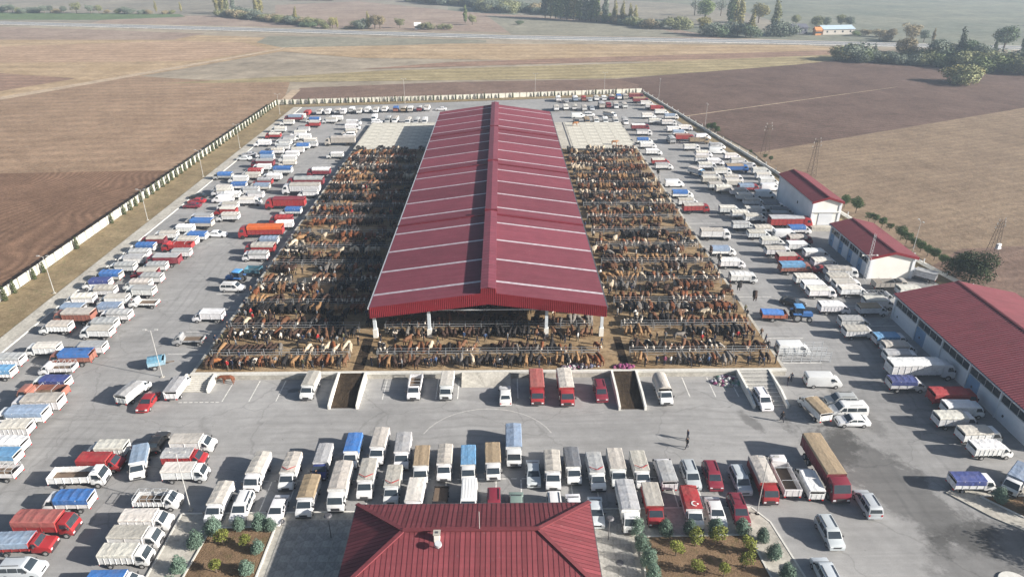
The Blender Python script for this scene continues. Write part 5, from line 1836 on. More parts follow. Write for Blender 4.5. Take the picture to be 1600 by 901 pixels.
        wheels(wx, wy, wr, .24 if t in 'TFODKPS' else .32)
        add('bumper', MB().box(nose - .1, -chw * .97, .36, nose + .06, chw * .97, noz - .02).mesh('bumper', M['plastic']), None, True)
        add('grille', MB().box(nose - .06, -chw * .5, noz + .04, nose + .035, chw * .5, noz + (.3 if t not in 'BXYLS' else .42)).mesh('grille', M['plastic']), None, True)
        for s in (-1, 1):
            ya, yb = sorted((s * chw * .6, s * chw * .9))
            add('headlight', MB().box(nose - .1, ya, noz + .06, nose + .03, yb, noz + .26).mesh('headlight', M['headlight']), None, True)
            ym = s * (chw + .17)
            xm = side[-2][0] - .05 if t not in 'BXYLS' else side[-1][0]
            zz = side[0][1]
            add('mirror', MB().box(xm, ym - .1, zz, xm + .1, ym + .1, zz + .32).box(xm + .02, min(ym, s * chw * .9), zz + .05, xm + .06, max(ym, s * chw * .9), zz + .09).mesh('mirror', M['plastic']), None, True)
            ya, yb = sorted((s * (hw - .28), s * (hw - .05)))
            add('tail_light', MB().box(x0 - .1, ya, zf - .22, x0 - .04, yb, zf - .06).mesh('tail_light', M['taillight']), None, True)
        if t == 'F':
            cr = MB()
            zc = zt + .2
            def ring(cx, cy, r, n=26):
                return [(cx + r * math.cos(2 * math.pi * k / n), cy + r * math.sin(2 * math.pi * k / n)) for k in range(n)]
            # crescent: outer arc and inner arc, star beside it; lies on the cover by the cab
            def zat(y):
                return zt + .06 + .12 * (1 - abs(y) / (hw + .03)) + .035
            oc, r1, r2 = (.42, .12), .42, .335
            n = 22
            out, inn = [], []
            for k in range(n + 1):
                a = rad(52 + 256 * k / n)
                out.append((oc[1] + r1 * math.cos(a), oc[0] + r1 * math.sin(a)))
                b_ = rad(62 + 236 * k / n)
                inn.append((oc[1] + .11 + r2 * math.cos(b_), oc[0] + r2 * math.sin(b_)))
            for k in range(n):
                q = [out[k], out[k+1], inn[k+1], inn[k]]
                cr.poly([(p[1] + 0.0, p[0] * 1.0, zat(p[0])) for p in q])
            star = []
            for k in range(10):
                rr = .2 if k % 2 == 0 else .08
                a = rad(180 + 36 * k)
                star.append((.52 + rr * math.cos(a), oc[0] + rr * math.sin(a)))
            c = (.52, oc[0])
            for k in range(10):
                q = [c, star[k], star[(k+1) % 10]]
                cr.poly([(p[1], p[0], zat(p[0])) for p in q])
            add('crescent_and_star', cr.mesh('crescent_and_star', M['flag_white']))
    else:
        if t == 'V':
            prof = [(-2.7, .4), (-2.7, 1.85), (-2.56, 2.05), (1.05, 2.05), (1.34, 1.98), (1.95, 1.36), (2.5, 1.12), (2.7, .82), (2.65, .38)]
            hw, zb, tap, ws = 1.02, 1.2, .12, (4, 5)
            sides = [[(.85, 1.3), (.85, 1.76), (1.3, 1.78), (1.7, 1.36)]]
            back = [(1, .62, 2.05)]; wx, wr, nose, noz = (1.75, -1.65), .34, 2.69, .55
        elif t == 'W':
            prof = [(-2.55, .42), (-2.55, 1.2), (-2.42, 1.85), (-2.25, 1.98), (1.0, 1.98), (1.25, 1.9), (1.85, 1.25), (2.4, 1.1), (2.55, .8), (2.5, .4)]
            hw, zb, tap, ws = .96, 1.05, .14, (5, 6)
            sides = [[(.7, 1.15), (.7, 1.72), (1.15, 1.75), (1.6, 1.2)], [(-.75, 1.15), (-.75, 1.72), (.55, 1.72), (.55, 1.15)], [(-2.2, 1.15), (-2.1, 1.72), (-.9, 1.72), (-.9, 1.15)]]
            wx, wr, nose, noz = (1.65, -1.6), .33, 2.54, .6
        elif t == 'M':
            prof = [(-2.2, .38), (-2.2, 1.08), (-2.02, 1.6), (-1.85, 1.76), (.45, 1.76), (.72, 1.68), (1.35, 1.1), (2.02, .95), (2.2, .65), (2.15, .35)]
            hw, zb, tap, ws = .89, .98, .17, (5, 6)
            sides = [[(.15, 1.08), (.15, 1.56), (.62, 1.58), (1.08, 1.1)], [(-.9, 1.08), (-.9, 1.58), (.05, 1.58), (.05, 1.08)], [(-1.95, 1.1), (-1.82, 1.56), (-1.02, 1.58), (-1.02, 1.08)]]
            wx, wr, nose, noz = (1.38, -1.38), .31, 2.18, .55
        else:
            prof = [(-2.2, .36), (-2.22, .92), (-1.72, 1.0), (-1.12, 1.36), (-.9, 1.43), (.12, 1.43), (.34, 1.37), (1.05, .97), (1.98, .82), (2.2, .55), (2.15, .3)]
            hw, zb, tap, ws = .87, .92, .22, (6, 7)
            sides = [[(-.25, .98), (-.25, 1.28), (.25, 1.28), (.78, .98)], [(-1.35, 1.0), (-.98, 1.26), (-.33, 1.28), (-.33, .98)]]
            wx, wr, nose, noz = (1.38, -1.32), .31, 2.18, .5
        body, w = prof_mesh('body', prof, hw, zb, tap, M['paint'], .06)
        add('body', body, 'body')
        add('windscreen', pane_slope(prof[ws[0]], prof[ws[1]], w, M['autoglass'], .05, .95))
        if t == 'V':
            add('rear_window', MB().box(-2.725, -.7, 1.25, -2.695, -.08, 1.72).box(-2.725, .08, 1.25, -2.695, .7, 1.72).mesh('rear_window', M['autoglass']))
            for k in range(5):
                y = -.7 + k * .35
                add('roof_rib', MB().box(-2.4, y - .04, 2.045, .95, y + .04, 2.07).mesh('roof_rib', M['paint']), 'body', True)
        elif t in 'WM':
            add('rear_window', pane_slope(prof[1], prof[2], w, M['autoglass'], .12, .92, .85, 'rear_window'))
            for s in (-1, 1):
                add('roof_rail', MB().box(-1.6, s * hw * .66 - .025, 1.78 if t == 'M' else 1.99, .2, s * hw * .66 + .025, 1.84 if t == 'M' else 2.04).mesh('roof_rail', M['plastic']), None, True)
        else:
            add('rear_window', pane_slope(prof[2], prof[3], w, M['autoglass'], .12, .95, .82, 'rear_window'))
        for sd in sides:
            for s in (-1, 1):
                add('side_window', pane_side(sd, w, s, M['autoglass']))
        wheels(wx, hw - .1, wr, .22)
        add('bumper', MB().box(nose - .1, -hw * .93, .3, nose + .05, hw * .93, noz - .02).mesh('bumper', M['plastic'] if t in 'VW' else M['paint']), None if t in 'VW' else 'body', True)
        add('bumper', MB().box(-abs(prof[0][0]) - .04, -hw * .9, .34, -abs(prof[0][0]) + .1, hw * .9, .58).mesh('bumper', M['plastic'] if t in 'VW' else M['paint']), None if t in 'VW' else 'body', True)
        add('grille', MB().box(nose - .06, -hw * .48, noz, nose + .035, hw * .48, noz + .16).mesh('grille', M['plastic']), None, True)
        for s in (-1, 1):
            ya, yb = sorted((s * hw * .56, s * hw * .9))
            add('headlight', MB().box(nose - .22, ya, noz + .08, nose + .0, yb, noz + .24).mesh('headlight', M['headlight']), None, True)
            xb = prof[0][0]
            ya, yb = sorted((s * hw * .72, s * hw * .93))
            add('tail_light', MB().box(xb - .03, ya, .55 if t == 'C' else .68, xb + .1, yb, .78 if t == 'C' else .95).mesh('tail_light', M['taillight']), None, True)
            zz = sides[0][0][1]
            xm = sides[0][-1][0] - .12
            ym = s * (hw + .08)
            add('mirror', MB().box(xm, ym - .09, zz + .02, xm + .1, ym + .09, zz + .2).mesh('mirror', M['plastic']), None, True)
    return P

_vp = {}
def place_vehicle(t, x, y, h, body, cover, label, cat, group, name):
    deep = cover in ('blue', 'navy', 'lightblue', 'red', 'orange', 'grayblue', 'fadedred')
    var = R.randint(0, 3) if t in 'TSBLOXK' else 0
    key = (t, deep, var)
    if key not in _vp:
        _vp[key] = vehicle_parts(t, deep, var)
    near = y < 135
    k = {'L': .95, 'V': .95, 'W': .95, 'M': .96, 'C': .97}.get(t, R.uniform(.89, .95))
    root = ob(name, None, None, (x, y, 0.0), rad(h), None, (k, k * (.97 if t not in 'VWMC' else 1), k))
    sh = R.uniform(.84, 1.08)
    jit = lambda c: tuple(min(1, v * sh * R.uniform(.985, 1.015)) for v in c)
    bc = jit(PAL[body])
    cc = jit(PAL[cover]) if cover != '-' else bc
    box = bc
    if body in ('navy', 'green', 'lightblue') and t in 'TS':
        box = jit(PAL['white'])
    for p in _vp[key]:
        if p[3] and not near:
            continue
        col = {'body': bc, 'box': box, 'cover': cc}.get(p[2])
        o = ob(p[0], p[1], root, p[5] if len(p) > 5 else (0, 0, 0), 0, col)
        if near:
            for kn, km, kr in p[4]:
                ob(kn, km, o)
    tag(root, label, cat, group)
    return root
CW = dict(fadedred='faded red', grayblue='blue-grey', darkgrey='dark grey', lightblue='light blue')
KIND = dict(S='cab-over truck', T='light truck', F='light truck', B='truck', L='long truck', O='open pickup truck', X='open stake truck', Y='open stake truck', D='flatbed pickup', K='round-topped truck', P='bonneted truck', V='panel van', W='minibus', M='minivan', C='car')
VNAME = dict(S='cab_over_truck', T='light_truck', F='light_truck', B='box_truck', L='long_truck', O='open_truck', X='stake_truck', Y='stake_truck', D='flatbed_pickup', K='covered_truck', P='bonneted_truck', V='panel_van', W='minibus', M='minivan', C='car')
VCAT = dict(V='van', W='van', M='minivan', C='car', D='pickup')
def zone_of(x, y):
    if y < 87.4:
        if x < -33 and y < 76: return 0, 'near the shadier planting bed', 'vehicles near the shadier planting bed'
        if x < -44: return 0, 'below the platform corner', 'vehicles below the platform corner'
        if y > 78 and x < 31: return 1, 'backed up to the platform front', 'vehicles at the platform front'
        if x > 42: return 0, 'near the largest shed', 'vehicles near the largest shed'
        if x > 31: return 0, 'on open asphalt beyond the flag-covered truck', 'vehicles on open asphalt'
        if y > 66.2: return 1, 'in the farther office row', 'farther row facing the office'
        return 1, 'in the row nearer the office', 'row nearer the office'
    if y > 249.5:
        return (1, 'behind the hall, shaded side', 'vehicles behind the hall') if x < -2 else (1, 'behind the hall, sunny side', 'vehicles behind the hall')
    if x < 0:
        if x < -68: return 0, 'in the row along the verge kerb', 'row along the verge kerb'
        if x < -55: return 0, 'in the inner verge-side row', 'inner verge-side row'
        return 0, 'beside the shaded pens', 'vehicles beside the shaded pens'
    if x < 51: return 0, 'beside the sunny pens', 'vehicles beside the sunny pens'
    if x < 61: return 0, 'in the lane-side row toward sheds', 'lane-side row toward the sheds'
    return 0, 'in the row against the sheds', 'row against the sheds'
alike = {}
for v in VEHICLES:
    look = CW.get(v[4], v[4]) + ' ' + KIND[v[0]]
    if v[0] in 'TSBLKPF':
        look += ' with ' + ('flag-printed red' if v[0] == 'F' else CW.get(v[5], v[5])) + ' cover'
    z = zone_of(v[1], v[2])
    alike.setdefault((look, z), []).append(v)
for (look, z), vs_ in alike.items():
    vs_.sort(key=lambda v: v[1] if z[0] else v[2])
    for i, v in enumerate(vs_):
        label = look + ' ' + z[1]
        if len(vs_) > 1:
            label = ordinal(i + 1) + ' ' + label + (', from shrub wall' if z[0] else ', from camera')
        root = place_vehicle(*v, label, VCAT.get(v[0], 'truck'), z[2], VNAME[v[0]])
        if v[0] == 'T' and min(math.hypot(v[1] - a, v[2] - b) for a, b in CHEVRONS) < .6:
            ch_ = MB()
            zc = lambda y: 2.14 + .17 * (1 - abs(y) / 1.05) + .07
            for s in (-1, 1):
                ch_.slab([(.12, s * .92, zc(.92)), (.22, s * .92, zc(.92)), (.98, s * .04, zc(.04)), (.86, s * .04, zc(.04))], (0, 0, -.02))
            ob('red_chevron', ch_.mesh('red_chevron', M['taillight']), root)

# ------------------------------------------------------------------ tractors and their trailers
def tractor(x, y, h, label):
    t = ob('tractor', None, None, (x, y, 0), rad(h))
    blue = (.05, .16, .42)
    ob('hood', MB().box(.2, -.42, .85, 1.9, .42, 1.5).box(1.9, -.38, .8, 2.0, .38, 1.35).mesh('hood', M['paint']), t, color=blue)
    ob('chassis', MB().box(-1.2, -.3, .55, 1.8, .3, .95).box(1.2, -.8, .45, 1.4, .8, .6).mesh('chassis', M['under']), t)
    cf = MB()
    for px, py in ((-1.1, -.7), (-1.1, .7), (.15, -.7), (.15, .7)):
        cf.bar((px, py, 1.2), (px * .92, py * .92, 2.6), .08)
    ob('cab_frame', cf.mesh('cab_frame', M['plastic']), t)
    ob('cab_glass', MB().box(-1.02, -.64, 1.3, .08, .64, 2.5).mesh('cab_glass', M['autoglass']), t)
    ob('cab_roof', prof_mesh('cab_roof', [(-1.25, 2.58), (-1.2, 2.75), (.2, 2.78), (.32, 2.58)], .82, 2.6, .1, M['paint'], .04)[0], t, color=(.10, .33, .68))
    for s in (-1, 1):
        ob('fender', MB().box(-1.5, s * .95 - .25, 1.45, -.1, s * .95 + .25, 1.55).mesh('fender', M['paint']), t, color=blue)
        w1 = ob('wheel', wheel_mesh(.78, .45), t, (-.75, s * .95, .78)); ob('rim', rim_mesh(.78, .45), w1)
        w2 = ob('wheel', wheel_mesh(.46, .32), t, (1.35, s * .85, .46)); ob('rim', rim_mesh(.46, .32), w2)
    ob('exhaust', MB().tube((.9, .3, 1.5), (.9, .3, 2.4), .05).mesh('exhaust', M['steel_dark']), t)
    return tag(t, label, 'tractor')
def trailer(x, y, h, col, label, L=3.6, cover=None):
    t = ob('farm_trailer', None, None, (x, y, 0), rad(h))
    ob('trailer_body', cargo_mesh(-L/2, L/2, .95, .75, 1.55, 2), t, color=col)
    ob('trailer_floor', MB().box(-L/2, -.9, .68, L/2, .9, .76).bar((L/2, 0, .6), (L/2 + 1.2, 0, .55), .12).mesh('trailer_floor', M['bedfloor']), t)
    for s in (-1, 1):
        w = ob('wheel', wheel_mesh(.38, .24), t, (-.3, s * .9, .38)); ob('rim', rim_mesh(.38, .24), w)
    if cover:
        ob('cover', cover_mesh(-L/2, L/2 * .7, .97, 1.62, .25, .25, 'gable'), t, color=cover)
    return tag(t, label, 'trailer')
tractor(-50.8, 120.6, 170, 'blue tractor with a cab parked by the shaded pens')
trailer(-47.9 - .8, 124.4, 175, (.06, .18, .25), 'teal farm trailer behind the blue tractor', 3.0)
tractor(51.0, 104.8, -5, 'blue-roofed tractor in the open lane beside the sunlit pens')
trailer(46.4, 104.9, -5, (.45, .13, .07), 'rusty red farm trailer with a crumpled blue sheet', 4.2, (.06, .2, .55))
trailer(-52.9, 91.2, 20, (.25, .4, .5), 'small trailer under a light blue sheet between two white trucks', 2.4, (.10, .25, .36))

# ------------------------------------------------------------------ cattle
def skin_mesh(name, pts, edges, root, sub, mat):
    me = bpy.data.meshes.new(name + '_cage')
    me.from_pydata([p[:3] for p in pts], [], []) if False else me.from_pydata([p[:3] for p in pts], edges, [])
    o = bpy.data.objects.new(name + '_cage', me)
    COL.objects.link(o)
    sm = o.modifiers.new('skin', 'SKIN')
    sm.use_smooth_shade = True
    if not me.skin_vertices:
        bpy.context.view_layer.objects.active = o
        bpy.ops.mesh.customdata_skin_add()
    for k, p in enumerate(pts):
        s = me.skin_vertices[0].data[k]
        s.radius = (p[3], p[4] if len(p) > 4 else p[3])
        s.use_root = (k == root)
    if sub:
        o.modifiers.new('sub', 'SUBSURF').levels = sub
        o.modifiers['sub'].render_levels = sub
    dg = bpy.context.evaluated_depsgraph_get()
    out = bpy.data.meshes.new_from_object(o.evaluated_get(dg))
    out.name = name
    bpy.data.objects.remove(o)
    bpy.data.meshes.remove(me)
    out.materials.clear()
    if mat:
        out.materials.append(mat)
    return out

def cow_mat(name, herd):
    m, nt, b = new_mat(name, 0.75, 0, 0.3)
    tc = nd(nt, 'ShaderNodeTexCoord')
    at = nd(nt, 'ShaderNodeAttribute'); at.attribute_name = 'blaze'
    if herd:
        src = nd(nt, 'ShaderNodeAttribute'); src.attribute_name = 'coat'
    else:
        src = nd(nt, 'ShaderNodeObjectInfo')
    oi = nd(nt, 'ShaderNodeObjectInfo')
    n = nd(nt, 'ShaderNodeTexNoise')
    n.inputs['Scale'].default_value = 1.3
    n.inputs['Detail'].default_value = 2
    ad = nd(nt, 'ShaderNodeVectorMath', operation='ADD')
    mu = nd(nt, 'ShaderNodeMath', operation='MULTIPLY'); mu.inputs[1].default_value = 91
    nt.links.new(oi.outputs['Random'], mu.inputs[0])
    nt.links.new(tc.outputs['Object'], ad.inputs[0])
    nt.links.new(mu.outputs[0], ad.inputs[1])
    nt.links.new(ad.outputs[0], n.inputs['Vector'])
    # patches of white where the alpha channel says so
    th = nd(nt, 'ShaderNodeMath', operation='ADD')
    nt.links.new(n.outputs[0], th.inputs[0])
    nt.links.new(src.outputs['Alpha'], th.inputs[1])
    mr = nd(nt, 'ShaderNodeMapRange')
    mr.inputs['From Min'].default_value = 1.54
    mr.inputs['From Max'].default_value = 1.60
    nt.links.new(th.outputs[0], mr.inputs['Value'])
    mxv = nd(nt, 'ShaderNodeMath', operation='MAXIMUM')
    nt.links.new(mr.outputs[0], mxv.inputs[0])
    bl = nd(nt, 'ShaderNodeMath', operation='MULTIPLY')
    am = nd(nt, 'ShaderNodeMath', operation='GREATER_THAN'); am.inputs[1].default_value = .8
    nt.links.new(src.outputs['Alpha'], am.inputs[0])
    nt.links.new(at.outputs['Fac'], bl.inputs[0]); nt.links.new(am.outputs[0], bl.inputs[1])
    nt.links.new(bl.outputs[0], mxv.inputs[1])
    mx = nd(nt, 'ShaderNodeMix', data_type='RGBA')
    nt.links.new(mxv.outputs[0], mx.inputs['Factor'])
    nt.links.new(src.outputs['Color'], mx.inputs['A'])
    mx.inputs['B'].default_value = (.62, .55, .46, 1)
    nt.links.new(mx.outputs['Result'], b.inputs['Base Color'])
    return m
M['cow'] = cow_mat('cow_coat', False)
M['herd'] = cow_mat('herd_coat', True)

def cow_mesh(name, sub, turn, low, mat):
    """x forward; one body grown from a skeleton"""
    hz = 1.30 - low
    pts = [(-.82, 0, 1.18, .25, .30), (-.25, 0, 1.08, .33, .36), (.45, 0, 1.10, .29, .36), (.80, turn * .06, 1.28 - low * .3, .17, .23), (1.08, turn * .16, hz + .12, .14, .15), (1.30, turn * .26, hz, .115, .12), (1.52, turn * .36, hz - .17, .075, .08),
           (.52, .21, .66, .11), (.54, .21, .36, .06), (.53, .21, .03, .065),
           (.52, -.21, .66, .11), (.58, -.21, .36, .06), (.60, -.21, .03, .065),
           (-.80, .22, .78, .15), (-.92, .22, .46, .07), (-.84, .22, .03, .065),
           (-.80, -.22, .78, .15), (-.88, -.22, .46, .07), (-.78, -.22, .03, .065),
           (-1.10, 0, 1.12, .04), (-1.14, 0, .62, .035),
           (1.06, turn * .16 + .26, hz + .20, .045), (1.06, turn * .16 - .26, hz + .20, .045)]
    ed = [(0, 1), (1, 2), (2, 3), (3, 4), (4, 5), (5, 6), (2, 7), (7, 8), (8, 9), (2, 10), (10, 11), (11, 12), (0, 13), (13, 14), (14, 15), (0, 16), (16, 17), (17, 18), (0, 19), (19, 20), (4, 21), (4, 22)]
    me = skin_mesh(name, pts, ed, 1, sub, mat)
    n = len(me.vertices)
    co = np.empty(n * 3, 'f'); me.vertices.foreach_get('co', co); co = co.reshape(-1, 3)
    a = me.attributes.new('blaze', 'FLOAT', 'POINT')
    a.data.foreach_set('value', np.clip((co[:, 0] - 1.10) / .12, 0, 1).astype('f'))
    return me
COWS = [cow_mesh('cow', 1, 0.0, 0.0, M['cow']), cow_mesh('cow', 1, .7, .25, M['cow']), cow_mesh('cow', 1, -.7, .55, M['cow'])]
LOWC = [cow_mesh('cow_low', 0, .3, .1, None), cow_mesh('cow_low', 0, -.5, .35, None)]
COATS = [('brown', (0.107, 0.046, 0.021, 0), 5), ('reddish brown', (0.144, 0.050, 0.020, 0.84), 5), ('pale-faced brown', (0.117, 0.056, 0.029, 0.87), 5), ('dark brown', (0.040, 0.021, 0.014, 0), 5), ('black', (0.013, 0.011, 0.011, 0), 8),
         ('black and white', (0.015, 0.013, 0.013, 0.99), 2), ('tan', (0.225, 0.130, 0.062, 0), 3), ('cream', (0.414, 0.343, 0.253, 0), 2), ('grey', (0.144, 0.130, 0.117, 0), 2)]
def coat():
    k = R.uniform(0, sum(c[2] for c in COATS))
    for c in COATS:
        k -= c[2]
        if k <= 0:
            return c
    return COATS[0]
ROWS = [91.6 + 8.42 * k for k in range(15)]
ZONES = [('shaded', -44.6, -23.6), ('hall', -19.3, 14.6), ('sunlit', 19.4, 40.6)]
beasts = []     # x, y, heading, scale, coat, zone, row, side
for ri, ry in enumerate(ROWS):
    for zi, (zn, xa, xb) in enumerate(ZONES):
        for side in (-1, 1):
            x = xa + R.uniform(0, .8)
            c = coat(); run = R.randint(3, 14)
            lim = xb
            while x < lim:
                if run <= 0:
                    c = coat(); run = R.randint(3, 14)
                    if R.random() < (.3 if ri < 3 else .6):
                        x += R.uniform(1.0, 5.5)
                cc = c if R.random() < .72 else coat()
                s = R.uniform(.72, 1.06)
                hd = 90 if side < 0 else -90
                beasts.append((x, ry + side * (1.75 * s + abs(R.gauss(0, .32))), hd + R.gauss(0, 13), s, cc, zn, ri, side))
                x += R.uniform(.60, .86)
                run -= 1
        # loose animals in the aisle
        for k in range(R.randint(3, 8) if ri < 3 else int((xb - xa) * R.uniform(.12, .5))):
            beasts.append((R.uniform(xa, xb), ry + 4.2 + R.uniform(-.9, .9), R.choice((90, -90, 0, 180)) + R.gauss(0, 30), R.uniform(.75, 1.0), coat(), zn, ri, 0))
beasts = [b for b in beasts if b[1] < 212.5 and b[1] > 88.6]
def shows(b):
    hidden = b[5] == 'hall' and b[1] > 104.5
    return (b[1] if not hidden else 1e4 + b[1])
beasts.sort(key=shows)
# keep clear of the columns and of each other
kept, cells = [], {}
for b in beasts:
    if any(abs(b[0] - cx) < .75 and abs(((b[1] - 98.0 + 4.385) % 8.77) - 4.385) < 1.4 for cx in (-20.6, -11.9, 6.9, 15.8)):
        continue
    key = (int(b[0] // 3), int(b[1] // 3))
    ok = True
    for i in (-1, 0, 1):
        for j in (-1, 0, 1):
            for q in cells.get((key[0] + i, key[1] + j), ()):
                dx, dy = abs(q[0] - b[0]), abs(q[1] - b[1])
                if dx < .54 and dy < 2.3 or (dx < 1.0 and dy < 1.5 and (q[7] == 0 or b[7] == 0)):
                    ok = False
    if ok:
        cells.setdefault(key, []).append(b)
        kept.append(b)
beasts = kept
RAILN = ['front', 'second', 'third', 'fourth', 'fifth', 'sixth', 'seventh', 'eighth']
ZN = {'shaded': 'shaded pens', 'hall': 'hall pens', 'sunlit': 'sunny pens'}
single = beasts[:300]
cnt = {}
for b in sorted(single, key=lambda q: q[0]):
    key = (b[5], b[6], b[7], b[4][0])
    cnt[key] = cnt.get(key, 0) + 1
    o = ob('cow', R.choice(COWS), None, (b[0], b[1], PZ + .012), rad(b[2]), b[4][1][:3] + (b[4][1][3],), b[3])
    sh = R.uniform(.8, 1.2)
    o.color = (b[4][1][0] * sh, b[4][1][1] * sh, b[4][1][2] * sh, b[4][1][3])
    where = {-1: 'camera side of', 1: 'far side of', 0: 'loose beyond'}[b[7]]
    tag(o, '%s %s cow from the shrub wall, %s %s rail, %s' % (ordinal(cnt[key]), b[4][0], where, RAILN[b[6]], ZN[b[5]]), 'cow', 'cattle at the pen rails')
# the rest of the herd, too many to pick out
rest = beasts[300:]
vs, fs, blz, cts = [], [], [], []
base = []
for me in LOWC:
    me.calc_loop_triangles()
    co = np.empty(len(me.vertices) * 3, 'f'); me.vertices.foreach_get('co', co)
    tr = np.empty(len(me.loop_triangles) * 3, 'i'); me.loop_triangles.foreach_get('vertices', tr)
    bz = np.empty(len(me.vertices), 'f'); me.attributes['blaze'].data.foreach_get('value', bz)
    base.append((co.reshape(-1, 3), tr.reshape(-1, 3), bz))
off = 0
for b in rest:
    co, tr, bz = base[R.randint(0, 1)]
    c, s = math.cos(rad(b[2])), math.sin(rad(b[2]))
    q = co * b[3]
    vs.append(np.stack([q[:, 0] * c - q[:, 1] * s + b[0], q[:, 0] * s + q[:, 1] * c + b[1], q[:, 2] + PZ + .012], 1))
    fs.append(tr + off); off += len(co)
    blz.append(bz)
    sh = R.uniform(.75, 1.25)
    k = b[4][1]
    cts.append(np.tile(np.array([k[0] * sh, k[1] * sh, k[2] * sh, k[3]], 'f'), (len(co), 1)))
vs, fs, blz, cts = np.concatenate(vs), np.concatenate(fs), np.concatenate(blz), np.concatenate(cts)
def np_mesh(name, vs, fs, mat):
    me = bpy.data.meshes.new(name)
    n = len(fs)
    me.vertices.add(len(vs)); me.vertices.foreach_set('co', vs.astype('f').ravel())
    k = fs.shape[1]
    me.loops.add(n * k); me.loops.foreach_set('vertex_index', fs.astype('i').ravel())
    me.polygons.add(n)
    me.polygons.foreach_set('loop_start', np.arange(0, n * k, k, dtype='i'))
    me.update(calc_edges=True)
    if mat:
        me.materials.append(mat)
    return me
herd = np_mesh('cattle_herd', vs, fs, M['herd'])
herd.polygons.foreach_set('use_smooth', [True] * len(herd.polygons))
herd.attributes.new('blaze', 'FLOAT', 'POINT').data.foreach_set('value', blz)
herd.attributes.new('coat', 'FLOAT_COLOR', 'POINT').data.foreach_set('color', cts.ravel())
tag(ob('cattle_herd', herd), 'packed mass of brown, black and white cattle filling the pens behind the front rails', 'cattle', None, 'stuff')
def one_cow(x, y, z, h, col, label):
    o = ob('cow', COWS[1], None, (x, y, z), rad(h), col)
    tag(o, label, 'cow', 'cattle at the pen rails')
one_cow(-43.3, 89.4, PZ + .012, 200, (.26, .10, .035, 0), 'lone brown cow standing on the bare platform corner by the cleated ramp')
one_cow(-40.6, 86.6, 0.006, 175, (.17, .06, .03, 0), 'dark brown cow standing on the asphalt below the platform edge')
one_cow(25.5, 243.2, PZ + .04, 15, (.30, .14, .06, 0), 'single tan cow on the empty concrete yard behind the hall')
one_cow(35.5, 217.5, PZ + .04, 5, (.30, .15, .07, 0), 'tan cow at the edge of the empty concrete yard beside the last rail')

# ------------------------------------------------------------------ pen rails
post_me = MB().box(-.04, -.04, 0, .04, .04, 1.5).mesh('post', M['pen_steel'])
def rail_fence(xa, xb, y, z, label, n_rails=3, double=True):
    t = ob('pen_fence', None, None, ((xa + xb) / 2, y, z))
    L = (xb - xa) / 2
    for dy in ((-.42, .42) if double else (0,)):
        for k in range(n_rails):
            ob('rail', MB().tube((-L, dy, .55 + k * .42), (L, dy, .55 + k * .42), .026, None, 6).mesh('rail', M['pen_steel']), t)
        n = max(2, int(round(2 * L / 2.6)))
        for k in range(n + 1):
            ob('post', post_me, t, (-L + 2 * L * k / n, dy, 0))
    return tag(t, label, 'fence', 'steel tie rails in the pens')
trough_m = M['concrete']
for ri, ry in enumerate(ROWS):
    for zn, xa, xb in ZONES:
        if zn == 'hall' and ri > 3:
            continue
        rail_fence(xa, xb, ry, PZ, 'galvanised double tie rail, %s row counted from the loading edge, %s' % (ordinal(ri + 1), ZN[zn]), 3, ri < 9)
# pipe race beside the white vans
race = ob('cattle_race', None, None, (43.0, 91.2, 0))
for yy in (0, 1.6, 3.2):
    for k in range(4):
        ob('rail', MB().tube((0, yy, .4 + k * .4), (7.5, yy, .4 + k * .4), .035, None, 6).mesh('rail', M['steel']), race)
    for k in range(6):
        ob('post', MB().box(k * 1.5 - .04, yy - .04, 0, k * 1.5 + .04, yy + .04, 1.8).mesh('post', M['steel']), race)
tag(race, 'galvanised pipe cattle race between two white panel vans', 'race')

